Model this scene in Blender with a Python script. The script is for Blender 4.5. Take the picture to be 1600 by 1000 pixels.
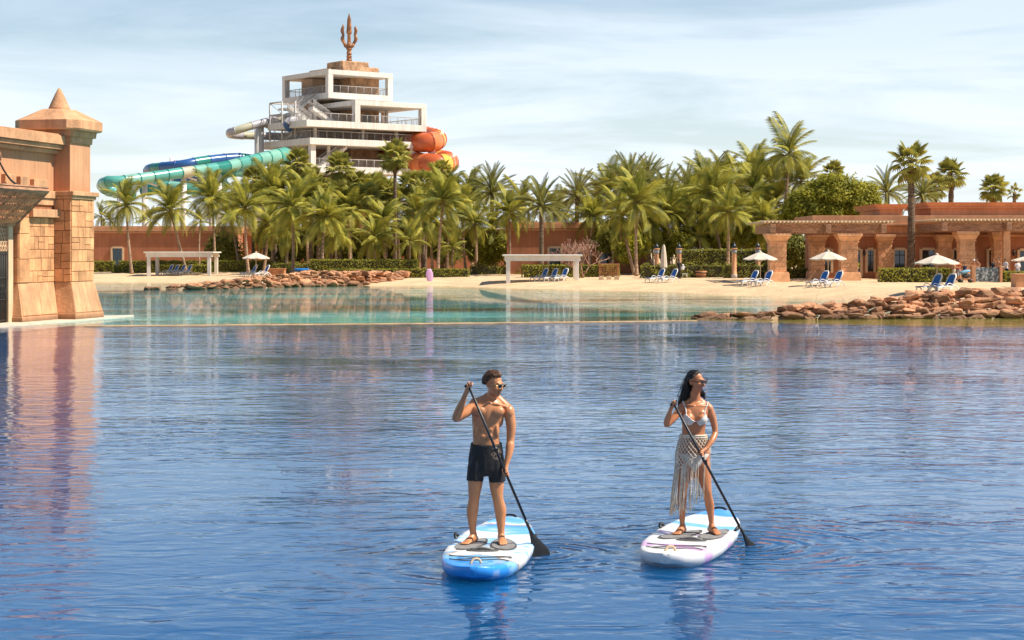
import bpy, bmesh, math, random
import numpy as np
from mathutils import Vector, Matrix, Quaternion, noise as mnoise
from mathutils.bvhtree import BVHTree

R = math.radians
PI = math.pi
rnd = random.Random(7)
SC = bpy.context.scene
COL = SC.collection
for _o in list(bpy.data.objects):
    bpy.data.objects.remove(_o)

# ------------------------------------------------------------------ camera
CAMH, FPX, HOR = 3.2, 2800.0, 391.0        # height in metres, focal length and horizon row in photo pixels
cam_d = bpy.data.cameras.new('camera')
cam = bpy.data.objects.new('camera', cam_d)
COL.objects.link(cam)
cam.location = (0, 0, CAMH)
cam.rotation_euler = (R(90), 0, 0)
cam_d.sensor_width = 36.0
cam_d.lens = 36.0 * FPX / 1600
cam_d.shift_y = (HOR - 500) / 1600
cam_d.clip_start = 0.1
cam_d.clip_end = 20000
SC.camera = cam

# ------------------------------------------------------------------ light
SUN_EL = 52.0
SUN_H = Vector((0.99, -0.16, 0)).normalized()
sun_dir = Vector((SUN_H.x * math.cos(R(SUN_EL)), SUN_H.y * math.cos(R(SUN_EL)), math.sin(R(SUN_EL))))
sd = bpy.data.lights.new('sun', 'SUN')
sd.energy = 5.0
sd.angle = R(0.53)
sd.color = (1.0, 0.92, 0.80)
so = bpy.data.objects.new('sun', sd)
COL.objects.link(so)
so.rotation_euler = (-sun_dir).to_track_quat('-Z', 'Y').to_euler()
so.location = (60, -10, 80)

world = bpy.data.worlds.new('World')
SC.world = world
world.use_nodes = True
wn, wl = world.node_tree.nodes, world.node_tree.links
wn.clear()
w_out = wn.new('ShaderNodeOutputWorld')
w_bg = wn.new('ShaderNodeBackground')
w_bg.inputs['Strength'].default_value = 0.078
w_sky = wn.new('ShaderNodeTexSky')
w_sky.sky_type = 'NISHITA'
w_sky.sun_disc = False
w_sky.sun_elevation = R(SUN_EL)
w_sky.sun_rotation = math.atan2(SUN_H.x, SUN_H.y)
w_sky.air_density = 1.1
w_sky.dust_density = 0.15
w_sky.ozone_density = 3.0
w_tc = wn.new('ShaderNodeTexCoord')
w_sep = wn.new('ShaderNodeSeparateXYZ')
wl.new(w_tc.outputs['Generated'], w_sep.inputs[0])


def wmath(op, a, b=None, clamp=False):
    m = wn.new('ShaderNodeMath')
    m.operation = op
    m.use_clamp = clamp
    for i, v in enumerate((a, b)):
        if v is None:
            continue
        if isinstance(v, (int, float)):
            m.inputs[i].default_value = v
        else:
            wl.new(v, m.inputs[i])
    return m.outputs[0]


_zz = wmath('ADD', wmath('MAXIMUM', w_sep.outputs['Z'], 0.0), 0.10)
_cx = wmath('DIVIDE', w_sep.outputs['X'], _zz)
_cy = wmath('DIVIDE', w_sep.outputs['Y'], _zz)
w_cmb = wn.new('ShaderNodeCombineXYZ')
wl.new(_cx, w_cmb.inputs[0])
wl.new(_cy, w_cmb.inputs[1])
w_map = wn.new('ShaderNodeMapping')
w_map.inputs['Rotation'].default_value = (0, 0, R(9))
w_map.inputs['Location'].default_value = (3.3, 1.7, 0)
w_map.inputs['Scale'].default_value = (0.55, 0.62, 1)
wl.new(w_cmb.outputs[0], w_map.inputs[0])
w_n = wn.new('ShaderNodeTexNoise')
w_n.inputs['Scale'].default_value = 1.0
w_n.inputs['Detail'].default_value = 9
w_n.inputs['Roughness'].default_value = 0.58
w_n.inputs['Distortion'].default_value = 0.9
wl.new(w_map.outputs[0], w_n.inputs['Vector'])
w_ramp = wn.new('ShaderNodeValToRGB')
w_ramp.color_ramp.elements[0].position = 0.41
w_ramp.color_ramp.elements[0].color = (0.20, 0.20, 0.20, 1)
w_ramp.color_ramp.elements[1].position = 0.60
w_ramp.color_ramp.elements[1].color = (0.92, 0.92, 0.92, 1)
wl.new(w_n.outputs['Fac'], w_ramp.inputs[0])
# clouds are thick towards the horizon and thin out overhead
_thin = wmath('SUBTRACT', 1.0, wmath('MULTIPLY', w_sep.outputs['Z'], 2.3, True), True)
_hz = wmath('MULTIPLY', wmath('SUBTRACT', 1.0, wmath('MULTIPLY', w_sep.outputs['Z'], 9.0, True), True), 0.45)
_fac = wmath('ADD', wmath('MULTIPLY', w_ramp.outputs[0], _thin, True), _hz, True)
w_mix = wn.new('ShaderNodeMixRGB')
w_mix.inputs[2].default_value = (8.15, 9.0, 9.9, 1)
wl.new(_fac, w_mix.inputs[0])
wl.new(w_sky.outputs[0], w_mix.inputs[1])
wl.new(w_mix.outputs[0], w_bg.inputs['Color'])
wl.new(w_bg.outputs[0], w_out.inputs['Surface'])

vs = SC.view_settings
vs.view_transform = 'Standard'
vs.look = 'None'
vs.gamma = 1.0
vs.exposure = 0.62
vs.use_curve_mapping = False
SC.render.engine = 'CYCLES'
SC.cycles.max_bounces = 6
SC.cycles.transparent_max_bounces = 8
SC.cycles.caustics_reflective = False
SC.cycles.caustics_refractive = False


# ------------------------------------------------------------------ picture <-> place
def P(px, py, d):
    """point on the ray of photo pixel (px, py) at depth d"""
    return Vector(((px - 800) / FPX * d, d, CAMH - (py - HOR) / FPX * d))


def gd(py, z=0.0):
    """depth of a ground point of height z seen at row py"""
    return (CAMH - z) * FPX / (py - HOR)


def G(px, py, z=0.0):
    return P(px, py, gd(py, z))


# ------------------------------------------------------------------ materials
MATS = {}


def nodes_of(name):
    m = bpy.data.materials.new(name)
    m.use_nodes = True
    nt = m.node_tree
    bs = nt.nodes['Principled BSDF']
    return m, nt.nodes, nt.links, bs


def pmat(name, col, rough=0.8, var=0.18, scale=1.5, bump=0.15, bscale=25.0, metal=0.0, spec=0.4,
         col2=None, objrand=0.0, coords='Position', stretch=(1, 1, 1), detail=5, bdist=0.02, streak=0.0, tide=0.0):
    """stone, stucco, wood, plastic: colour broken by two noises, fine relief from a third"""
    if name in MATS:
        return MATS[name]
    m, n, l, bs = nodes_of(name)
    bs.inputs['Roughness'].default_value = rough
    bs.inputs['Metallic'].default_value = metal
    bs.inputs['Specular IOR Level'].default_value = spec
    if coords == 'Position':
        g = n.new('ShaderNodeNewGeometry').outputs['Position']
    else:
        g = n.new('ShaderNodeTexCoord').outputs['Object']
    mp = n.new('ShaderNodeMapping')
    mp.inputs['Scale'].default_value = stretch
    l.new(g, mp.inputs[0])
    vec = mp.outputs[0]
    n1 = n.new('ShaderNodeTexNoise')
    n1.inputs['Scale'].default_value = scale
    n1.inputs['Detail'].default_value = detail
    n1.inputs['Roughness'].default_value = 0.62
    l.new(vec, n1.inputs['Vector'])
    rp = n.new('ShaderNodeValToRGB')
    c2 = col2 or tuple(c * (1 - 2.2 * var) for c in col)
    c1 = tuple(min(1, c * (1 + var)) for c in col)
    rp.color_ramp.elements[0].position = 0.30
    rp.color_ramp.elements[0].color = (*c2, 1)
    rp.color_ramp.elements[1].position = 0.68
    rp.color_ramp.elements[1].color = (*c1, 1)
    l.new(n1.outputs['Fac'], rp.inputs[0])
    cout = rp.outputs[0]
    if streak:
        # rain streaks: noise stretched along z
        mp2 = n.new('ShaderNodeMapping')
        mp2.inputs['Scale'].default_value = (2.2, 2.2, 0.16)
        l.new(g, mp2.inputs[0])
        n3 = n.new('ShaderNodeTexNoise')
        n3.inputs['Scale'].default_value = 1.6
        n3.inputs['Detail'].default_value = 6
        l.new(mp2.outputs[0], n3.inputs['Vector'])
        r3 = n.new('ShaderNodeMapRange')
        r3.inputs[1].default_value = 0.35
        r3.inputs[2].default_value = 0.7
        r3.inputs[3].default_value = 1.0 - streak
        r3.inputs[4].default_value = 1.06
        l.new(n3.outputs['Fac'], r3.inputs[0])
        hs = n.new('ShaderNodeHueSaturation')
        l.new(r3.outputs[0], hs.inputs['Value'])
        l.new(cout, hs.inputs['Color'])
        cout = hs.outputs[0]
    if tide:
        # algae and damp left by the water: a ragged stained band above the waterline
        sp = n.new('ShaderNodeSeparateXYZ')
        l.new(n.new('ShaderNodeNewGeometry').outputs['Position'], sp.inputs[0])
        ad = n.new('ShaderNodeMath')
        ad.operation = 'MULTIPLY_ADD'
        ad.inputs[1].default_value = -tide
        l.new(n1.outputs['Fac'], ad.inputs[0])
        l.new(sp.outputs['Z'], ad.inputs[2])
        r4 = n.new('ShaderNodeMapRange')
        r4.inputs[1].default_value = -tide * .35
        r4.inputs[2].default_value = tide * .25
        r4.inputs[3].default_value = 0.75
        r4.inputs[4].default_value = 0.0
        l.new(ad.outputs[0], r4.inputs[0])
        mt = n.new('ShaderNodeMixRGB')
        mt.inputs[2].default_value = (.085, .055, .03, 1)
        l.new(r4.outputs[0], mt.inputs[0])
        l.new(cout, mt.inputs[1])
        cout = mt.outputs[0]
    if objrand:
        oi = n.new('ShaderNodeObjectInfo')
        mr = n.new('ShaderNodeMapRange')
        mr.inputs[3].default_value = 1 - objrand
        mr.inputs[4].default_value = 1 + objrand
        l.new(oi.outputs['Random'], mr.inputs[0])
        hs = n.new('ShaderNodeHueSaturation')
        l.new(mr.outputs[0], hs.inputs['Value'])
        l.new(cout, hs.inputs['Color'])
        cout = hs.outputs[0]
    l.new(cout, bs.inputs['Base Color'])
    if bump:
        n2 = n.new('ShaderNodeTexNoise')
        n2.inputs['Scale'].default_value = bscale
        n2.inputs['Detail'].default_value = 6
        l.new(vec, n2.inputs['Vector'])
        b = n.new('ShaderNodeBump')
        b.inputs['Strength'].default_value = bump
        b.inputs['Distance'].default_value = bdist
        l.new(n2.outputs['Fac'], b.inputs['Height'])
        l.new(b.outputs[0], bs.inputs['Normal'])
    MATS[name] = m
    return m


def leafmat(name, col, col2, trans=0.35, objrand=0.25, rough=0.6):
    if name in MATS:
        return MATS[name]
    m, n, l, bs = nodes_of(name)
    g = n.new('ShaderNodeNewGeometry')
    n1 = n.new('ShaderNodeTexNoise')
    n1.inputs['Scale'].default_value = 0.9
    n1.inputs['Detail'].default_value = 4
    l.new(g.outputs['Position'], n1.inputs['Vector'])
    rp = n.new('ShaderNodeValToRGB')
    rp.color_ramp.elements[0].position = 0.33
    rp.color_ramp.elements[0].color = (*col2, 1)
    rp.color_ramp.elements[1].position = 0.60
    rp.color_ramp.elements[1].color = (*col, 1)
    l.new(n1.outputs['Fac'], rp.inputs[0])
    oi = n.new('ShaderNodeObjectInfo')
    mr = n.new('ShaderNodeMapRange')
    mr.inputs[3].default_value = 1 - objrand
    mr.inputs[4].default_value = 1 + objrand
    l.new(oi.outputs['Random'], mr.inputs[0])
    hs = n.new('ShaderNodeHueSaturation')
    l.new(mr.outputs[0], hs.inputs['Value'])
    l.new(rp.outputs[0], hs.inputs['Color'])
    l.new(hs.outputs[0], bs.inputs['Base Color'])
    bs.inputs['Roughness'].default_value = rough
    bs.inputs['Specular IOR Level'].default_value = 0.22
    tr = n.new('ShaderNodeBsdfTranslucent')
    l.new(hs.outputs[0], tr.inputs['Color'])
    mx = n.new('ShaderNodeMixShader')
    mx.inputs[0].default_value = trans
    l.new(bs.outputs[0], mx.inputs[1])
    l.new(tr.outputs[0], mx.inputs[2])
    l.new(mx.outputs[0], n['Material Output'].inputs['Surface'])
    MATS[name] = m
    return m


# ------------------------------------------------------------------ mesh building
class MB:
    def __init__(s):
        s.v, s.f, s.m, s.sm = [], [], [], []

    def add(s, vs, fs, mi=0, smooth=False):
        o = len(s.v)
        s.v.extend([tuple(v) for v in vs])
        for f in fs:
            s.f.append(tuple(i + o for i in f))
            s.m.append(mi)
            s.sm.append(smooth)

    def box(s, c, size, rz=0.0, mi=0, mat=None, taper=None):
        """box by centre and full size; taper scales the top face in x and y"""
        hx, hy, hz = size[0] / 2, size[1] / 2, size[2] / 2
        tx, ty = taper or (1, 1)
        vs = [(-hx, -hy, -hz), (hx, -hy, -hz), (hx, hy, -hz), (-hx, hy, -hz),
              (-hx * tx, -hy * ty, hz), (hx * tx, -hy * ty, hz), (hx * tx, hy * ty, hz), (-hx * tx, hy * ty, hz)]
        M = mat or Matrix.Rotation(rz, 4, 'Z')
        c = Vector(c)
        s.add([M @ Vector(v) + c for v in vs],
              [(0, 3, 2, 1), (4, 5, 6, 7), (0, 1, 5, 4), (1, 2, 6, 5), (2, 3, 7, 6), (3, 0, 4, 7)], mi)

    def hexa(s, b, t, mi=0):
        """4 bottom and 4 top corners, both anticlockwise seen from above"""
        s.add(list(b) + list(t), [(0, 3, 2, 1), (4, 5, 6, 7), (0, 1, 5, 4), (1, 2, 6, 5), (2, 3, 7, 6), (3, 0, 4, 7)], mi)

    def tube(s, pts, rad, n=8, mi=0, caps=True, smooth=True, flat=1.0, up=None):
        pts = [Vector(p) for p in pts]
        if isinstance(rad, (int, float)):
            rad = [rad] * len(pts)
        rings = []
        ref = Vector(up) if up else None
        for i, p in enumerate(pts):
            t = (pts[min(i + 1, len(pts) - 1)] - pts[max(i - 1, 0)])
            t = t.normalized() if t.length > 1e-9 else Vector((0, 0, 1))
            if ref is None:
                ref = Vector((0, 0, 1)) if abs(t.z) < 0.9 else Vector((0, 1, 0))
            a = ref - t * ref.dot(t)
            if a.length < 1e-6:
                a = t.orthogonal()
            a.normalize()
            b = t.cross(a)
            if not up:
                ref = a
            r = rad[i]
            rx, ry = (r, r * flat) if isinstance(r, (int, float)) else r
            rings.append([p + a * (rx * math.cos(2 * PI * k / n)) + b * (ry * math.sin(2 * PI * k / n)) for k in range(n)])
        vs = [v for rg in rings for v in rg]
        fs = []
        for i in range(len(pts) - 1):
            for k in range(n):
                k2 = (k + 1) % n
                fs.append((i * n + k, i * n + k2, (i + 1) * n + k2, (i + 1) * n + k))
        if caps:
            fs.append(tuple(range(n))[::-1])
            fs.append(tuple((len(pts) - 1) * n + k for k in range(n)))
        s.add(vs, fs, mi, smooth)

    def lathe(s, prof, c=(0, 0, 0), n=12, mi=0, smooth=True, rot=0.0, caps=True):
        c = Vector(c)
        vs = []
        for r, z in prof:
            for k in range(n):
                a = rot + 2 * PI * k / n
                vs.append(c + Vector((r * math.cos(a), r * math.sin(a), z)))
        fs = []
        for i in range(len(prof) - 1):
            for k in range(n):
                k2 = (k + 1) % n
                fs.append((i * n + k, i * n + k2, (i + 1) * n + k2, (i + 1) * n + k))
        if caps:
            fs.append(tuple(range(n))[::-1])
            fs.append(tuple((len(prof) - 1) * n + k for k in range(n)))
        s.add(vs, fs, mi, smooth)

    def ell(s, c, r, M=None, nu=14, nv=9, mi=0, smooth=True):
        c = Vector(c)
        vs = [Vector((0, 0, -1))]
        for j in range(1, nv):
            ph = -PI / 2 + PI * j / nv
            for k in range(nu):
                a = 2 * PI * k / nu
                vs.append(Vector((math.cos(ph) * math.cos(a), math.cos(ph) * math.sin(a), math.sin(ph))))
        vs.append(Vector((0, 0, 1)))
        fs = []
        for k in range(nu):
            fs.append((0, 1 + (k + 1) % nu, 1 + k))
        for j in range(nv - 2):
            for k in range(nu):
                k2 = (k + 1) % nu
                a = 1 + j * nu
                fs.append((a + k, a + k2, a + nu + k2, a + nu + k))
        top = len(vs) - 1
        a = 1 + (nv - 2) * nu
        for k in range(nu):
            fs.append((a + k, a + (k + 1) % nu, top))
        out = []
        for v in vs:
            w = Vector((v.x * r[0], v.y * r[1], v.z * r[2]))
            if M is not None:
                w = M @ w
            out.append(w + c)
        s.add(out, fs, mi, smooth)

    def prism(s, poly, z0, z1, mi=0):
        n = len(poly)
        vs = [(x, y, z0) for x, y in poly] + [(x, y, z1) for x, y in poly]
        fs = [tuple(range(n))[::-1], tuple(range(n, 2 * n))]
        for k in range(n):
            k2 = (k + 1) % n
            fs.append((k, k2, n + k2, n + k))
        s.add(vs, fs, mi)

    def mesh(s, name, mats):
        me = bpy.data.meshes.new(name)
        me.from_pydata(s.v, [], s.f)
        for m in (mats if isinstance(mats, (list, tuple)) else [mats]):
            me.materials.append(m)
        me.polygons.foreach_set('material_index', s.m)
        me.polygons.foreach_set('use_smooth', s.sm)
        me.update()
        return me

    def build(s, name, mats, parent=None, loc=None, bevel=0.0):
        me = s.mesh(name, mats)
        if bevel:
            bevel_mesh(me, bevel)
        return link(name, me, parent, loc)


def bevel_mesh(me, w, seg=1):
    bm = bmesh.new()
    bm.from_mesh(me)
    bmesh.ops.bevel(bm, geom=list(bm.edges), offset=w, segments=seg, affect='EDGES', profile=0.6)
    bm.to_mesh(me)
    bm.free()


def link(name, data, parent=None, loc=None, rz=None):
    o = bpy.data.objects.new(name, data)
    COL.objects.link(o)
    if parent is not None:
        o.parent = parent
    if loc is not None:
        o.location = loc
    if rz is not None:
        o.rotation_euler = (0, 0, rz)
    return o


def tag(o, label=None, cat=None, group=None, kind=None):
    if label:
        o['label'] = label
    if cat:
        o['category'] = cat
    if group:
        o['group'] = group
    if kind:
        o['kind'] = kind
    return o


def thing(name, label, cat, loc=(0, 0, 0), rz=0.0, group=None, sc=None):
    o = bpy.data.objects.new(name, None)
    COL.objects.link(o)
    o.location = loc
    o.rotation_euler = (0, 0, rz)
    if sc:
        o.scale = (sc, sc, sc)
    o.empty_display_size = 0.3
    return tag(o, label, cat, group)


CHILD = {}


def kids(o):
    return [c for c in bpy.data.objects if c.parent == o]


def copy_tree(o, parent=None, tree=None):
    tree = tree if tree is not None else {}
    c = o.copy()
    COL.objects.link(c)
    c.parent = parent
    for k in (tree.get(o) or kids(o)):
        copy_tree(k, c, tree)
    return c


def interp(xs, ys):
    xs, ys = list(xs), list(ys)
    return lambda x: float(np.interp(x, xs, ys))


def catmull(pts, n=6):
    """smooth polyline through points (any dimension)"""
    p = [np.array(q, float) for q in pts]
    p = [2 * p[0] - p[1]] + p + [2 * p[-1] - p[-2]]
    out = []
    for i in range(1, len(p) - 2):
        for k in range(n):
            t = k / n
            a, b, c, d = p[i - 1], p[i], p[i + 1], p[i + 2]
            out.append(0.5 * ((2 * b) + (-a + c) * t + (2 * a - 5 * b + 4 * c - d) * t * t + (-a + 3 * b - 3 * c + d) * t ** 3))
    out.append(p[-2])
    return out
# ================================================================== SETTING
def water_mat(name, base, amp=1.0, rings=(), tint=False, sss=0.0, ior=1.33, rough=0.015, fstr=0.18):
    m, n, l, bs = nodes_of(name)
    n.remove(bs)
    dif = n.new('ShaderNodeSubsurfaceScattering' if sss else 'ShaderNodeBsdfDiffuse')        # light coming back out of the water
    if sss:
        dif.falloff = 'BURLEY'
        dif.inputs['Scale'].default_value = sss
        dif.inputs['Radius'].default_value = (1, 1, 1)
    dif.inputs['Color'].default_value = (*base, 1)
    glo = n.new('ShaderNodeBsdfGlossy')         # mirror of the surroundings
    glo.inputs['Roughness'].default_value = rough
    glo.inputs['Color'].default_value = (1, 1, 1, 1)
    fre = n.new('ShaderNodeFresnel')
    fre.inputs['IOR'].default_value = ior
    mxs = n.new('ShaderNodeMixShader')
    l.new(fre.outputs[0], mxs.inputs[0])
    l.new(dif.outputs[0], mxs.inputs[1])
    l.new(glo.outputs[0], mxs.inputs[2])
    l.new(mxs.outputs[0], n['Material Output'].inputs['Surface'])
    if tint:
        at = n.new('ShaderNodeAttribute')
        at.attribute_name = 'tint'
        l.new(at.outputs['Color'], dif.inputs['Color'])
    pos = n.new('ShaderNodeNewGeometry').outputs['Position']

    def math_(op, a, b=None, c=None, clamp=False):
        k = n.new('ShaderNodeMath')
        k.operation = op
        k.use_clamp = clamp
        for i, v in enumerate((a, b, c)):
            if v is None:
                continue
            if isinstance(v, (int, float)):
                k.inputs[i].default_value = v
            else:
                l.new(v, k.inputs[i])
        return k.outputs[0]

    def nz(scale, stretch, rot=0.0, detail=2.0, dist=0.0, rough=0.5):
        mp = n.new('ShaderNodeMapping')
        mp.inputs['Scale'].default_value = (stretch[0], stretch[1], 1)
        mp.inputs['Rotation'].default_value = (0, 0, rot)
        l.new(pos, mp.inputs[0])
        t = n.new('ShaderNodeTexNoise')
        t.inputs['Scale'].default_value = scale
        t.inputs['Detail'].default_value = detail
        t.inputs['Roughness'].default_value = rough
        t.inputs['Distortion'].default_value = dist
        l.new(mp.outputs[0], t.inputs['Vector'])
        return t.outputs['Fac']

    big = nz(0.09, (0.6, 1.0), R(8), 2)
    gust = n.new('ShaderNodeMapRange')
    gust.inputs[1].default_value = 0.36
    gust.inputs[2].default_value = 0.64
    gust.inputs[3].default_value = 0.30
    gust.inputs[4].default_value = 1.45
    l.new(big, gust.inputs[0])
    h1 = math_('MULTIPLY', nz(0.75, (0.50, 1.0), R(6), 2.0, 0.8), 0.058 * amp)
    h2 = math_('MULTIPLY', nz(2.2, (0.55, 1.0), R(-9), 2.0, 1.0), 0.054 * amp)
    h3 = math_('MULTIPLY', nz(9.0, (0.6, 1.0), R(14), 2.0, 0.4), 0.0050 * amp)
    h4 = math_('MULTIPLY', nz(0.28, (0.55, 1.0), R(-14), 1.0), 0.06 * amp)
    h = math_('ADD', math_('ADD', h1, h2), h3)
    h = math_('ADD', math_('MULTIPLY', h, gust.outputs[0]), h4)
    for (cx, cy, wl_, a, fall) in rings:
        sp = n.new('ShaderNodeVectorMath')
        sp.operation = 'DISTANCE'
        sp.inputs[1].default_value = (cx, cy, 0)
        l.new(pos, sp.inputs[0])
        d = sp.outputs['Value']
        dd = math_('ADD', d, math_('MULTIPLY', nz(1.1, (1, 1), 0, 2), 0.35))
        wv = math_('SINE', math_('MULTIPLY', dd, 2 * PI / wl_))
        at2 = math_('POWER', 2.718, math_('MULTIPLY', d, -1.0 / fall))
        h = math_('ADD', h, math_('MULTIPLY', math_('MULTIPLY', wv, at2), a))
    b = n.new('ShaderNodeBump')
    b.inputs['Strength'].default_value = 1.0
    b.inputs['Distance'].default_value = 1.0
    l.new(h, b.inputs['Height'])
    l.new(b.outputs[0], glo.inputs['Normal'])
    b2 = n.new('ShaderNodeBump')        # wavelets hide behind one another at a low angle: the mirror share follows a calmer surface
    b2.inputs['Strength'].default_value = fstr
    b2.inputs['Distance'].default_value = 1.0
    l.new(h, b2.inputs['Height'])
    l.new(b2.outputs[0], fre.inputs['Normal'])
    return m


# places of the two boards (needed for the ripples they make)
MAN_D, WOM_D = gd(848, .14), gd(833, .14)
MAN_X, WOM_X = (757 - 800) / FPX * MAN_D, (1086 - 800) / FPX * WOM_D
RINGS = [(G(840, 866).x, G(840, 866).y, 0.27, 0.018, 0.6), (G(1172, 853).x, G(1172, 853).y, 0.27, 0.020, 0.75),
         (MAN_X - .1, MAN_D - .3, 0.38, 0.010, 1.1), (WOM_X, WOM_D - .3, 0.38, 0.010, 1.1)]
M_POOL = water_mat('pool_water', (0.003, 0.064, 0.185), 0.54, RINGS, sss=1.6)
M_LAGOON = water_mat('lagoon_water', (0.2, 0.5, 0.45), 0.42, tint=True, fstr=0.85)

weir_pts = [(-400, 78), (-60, 77), (-17.2, 75.3), (-2.8, 77.9), (2.8, 79.3), (8.6, 80.9), (11.5, 78.6), (14.4, 76.6), (21.1, 74), (40, 71), (400, 66)]
weir_y = interp([p[0] for p in weir_pts], [p[1] for p in weir_pts])
shore_pts = [(-3000, 190), (-60, 181), (-41, 179), (-35.5, 178), (-31, 172), (-27, 160), (-22, 159), (-14.5, 163.5), (-11, 163), (-5.7, 160), (-1, 152.5), (5.2, 144.8),
             (10, 140), (13.8, 133.7), (17.8, 124), (21, 113), (23.5, 103), (25.5, 91), (27, 87), (45, 85), (3000, 85)]
shore_y = interp([p[0] for p in shore_pts], [p[1] for p in shore_pts])


def shore_noise(x):
    return shore_y(x) + 0.5 * mnoise.noise(Vector((x * .35, 3.1, 0))) + 0.25 * mnoise.noise(Vector((x * 1.3, 7.1, 0)))


xs_fine = list(np.concatenate([np.linspace(-400, -62, 14), np.linspace(-60, 45, 211), np.linspace(50, 400, 14)]))

# near pool
vs_, fs_ = [], []
ys = list(np.linspace(-60, 70, 14)) + [1e9]
for x in xs_fine:
    for y in ys:
        vs_.append((x, weir_y(x) + 0.3 if y > 1e8 else min(y, weir_y(x) - 1), 0.0))
ny = len(ys)
for i in range(len(xs_fine) - 1):
    for j in range(ny - 1):
        fs_.append((i * ny + j, (i + 1) * ny + j, (i + 1) * ny + j + 1, i * ny + j + 1))
mb = MB()
mb.add(vs_, fs_)
tag(mb.build('pool_water', M_POOL), kind='structure')

# lagoon beyond the weir: the bed shows through, so its colour mostly follows the depth
vs_, fs_, tint = [], [], []
NY = 46
for x in xs_fine:
    y0, y1 = weir_y(x) + 0.3, max(shore_y(x) + 4, weir_y(x) + 5)
    for j in range(NY):
        y = y0 + (y1 - y0) * j / (NY - 1)
        vs_.append((x, y, 0.0))
        ds = shore_noise(x) - y
        turq = np.array((0.075, 0.42, 0.41))
        deep = np.array((0.02, 0.11, 0.21))
        sand = np.array((0.42, 0.30, 0.15))
        green = np.array((0.17, 0.30, 0.17))
        nn = mnoise.fractal(Vector((x * .05, y * .11, 2.0)), 1.0, 2.0, 4)
        nd = mnoise.fractal(Vector((x * .16, y * .5, 5.0)), 1.0, 2.0, 3)
        turq = turq * (0.85 + 1.1 * nn + .35 * nd)  # mottling also stands for dark reflection streaks, painted into the water colour
        turq = np.clip(turq, .02, .7)
        k = np.clip((ds - 5) / 14 + .25 * nd, 0, 1)
        c = green * (1 - k) + turq * k
        k = np.clip(ds / 4.5 + .2 * nd, 0, 1)
        c = sand * (1 - k) + c * k
        # a dark blue band runs across the middle of the lagoon
        ch = np.clip(1 - abs(y - (108 + .25 * x)) / 15, 0, 1) * np.clip(.7 + 1.3 * nn, 0, 1) * np.clip((ds - 10) / 10, 0, 1)
        c = c * (1 - .75 * ch) + deep * .75 * ch
        # shallow shelf with algae in front of the rocks on the right
        k = np.clip((x - 6.5) / 3.0, 0, 1) * np.clip((90 - y) / 6, 0, 1)
        c = c * (1 - k) + np.array((0.27, 0.24, 0.05)) * k
        k = np.clip((weir_y(x) + 2.6 - y) / 1.6, 0, 1) * np.clip((9 - x) / 2, 0, 1)
        c = c * (1 - .6 * k) + np.array((0.16, 0.24, 0.14)) * .6 * k
        tint.append(c)
for i in range(len(xs_fine) - 1):
    for j in range(NY - 1):
        fs_.append((i * NY + j, (i + 1) * NY + j, (i + 1) * NY + j + 1, i * NY + j + 1))
mb = MB()
mb.add(vs_, fs_)
me = mb.mesh('lagoon_water', M_LAGOON)
ca = me.color_attributes.new('tint', 'FLOAT_COLOR', 'POINT')
for i, c in enumerate(tint):
    ca.data[i].color = (c[0], c[1], c[2], 1)
tag(link('lagoon_water', me), kind='structure')

# weir: a low sandy coping just above the water between the two
M_WEIR = pmat('weir_stone', (0.50, 0.32, 0.15), 0.55, 0.25, 1.2, 0.2, 12)
mb = MB()
xw = [x for x in np.arange(-17.9, 9.01, 0.75)]
for i in range(len(xw) - 1):
    a, b = xw[i], xw[i + 1]
    hw0 = 0.42 + .10 * mnoise.noise(Vector((a * .6, 0, 0)))
    hw1 = 0.42 + .10 * mnoise.noise(Vector((b * .6, 0, 0)))
    z = 0.022
    mb.add([(a, weir_y(a) - hw0, -.5), (b, weir_y(b) - hw1, -.5), (b, weir_y(b) - hw1, z), (a, weir_y(a) - hw0, z),
            (b, weir_y(b) + hw1, z + .01), (a, weir_y(a) + hw0, z + .01), (b, weir_y(b) + hw1, -.5), (a, weir_y(a) + hw0, -.5)],
           [(0, 1, 2, 3), (3, 2, 4, 5), (5, 4, 6, 7)])
tag(mb.build('weir', M_WEIR), kind='structure')

# ground sheet and beach
M_SAND = pmat('sand', (0.62, 0.44, 0.26), 0.95, 0.10, 0.5, 0.9, 3.2, spec=0.15, detail=8, bdist=0.12)
mb = MB()
off = [-7, -3, -1.0, 0.0, 0.8, 2.2, 5, 9, 14, 22, 40, 70, 140, 4000]
zz = [-.75, -.34, -.10, 0.0, .055, .14, .29, .45, .58, .66, .74, .82, .9, 1.0]
xsb = [-4000, -1500] + xs_fine + [1500, 4000]
vs_, fs_ = [], []
for x in xsb:
    ys0 = shore_noise(x)
    for o_, z in zip(off, zz):
        zn = 0.05 * mnoise.noise(Vector((x * .5, (ys0 + o_) * .5, 1.0))) + .03 * mnoise.noise(Vector((x * 1.9, (ys0 + o_) * 1.6, 4.0))) if 0.5 < o_ < 60 else 0
        vs_.append((x, ys0 + o_, z + zn))
nb = len(off)
for i in range(len(xsb) - 1):
    for j in range(nb - 1):
        fs_.append((i * nb + j, (i + 1) * nb + j, (i + 1) * nb + j + 1, i * nb + j + 1))
mb.add(vs_, fs_, smooth=True)
beach = tag(mb.build('sand_beach', M_SAND), kind='structure')
mb = MB()
mb.add([(-6000, -400, -3), (6000, -400, -3), (6000, 9000, -3), (-6000, 9000, -3)], [(0, 1, 2, 3)])
tag(mb.build('ground', M_SAND), kind='structure')


def ground_z(x, y):
    o_ = y - shore_noise(x)
    return float(np.interp(o_, off, zz)) + (0.05 * mnoise.noise(Vector((x * .5, y * .5, 1.0))) + .03 * mnoise.noise(Vector((x * 1.9, y * 1.6, 4.0))) if 0.5 < o_ < 60 else 0)


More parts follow.
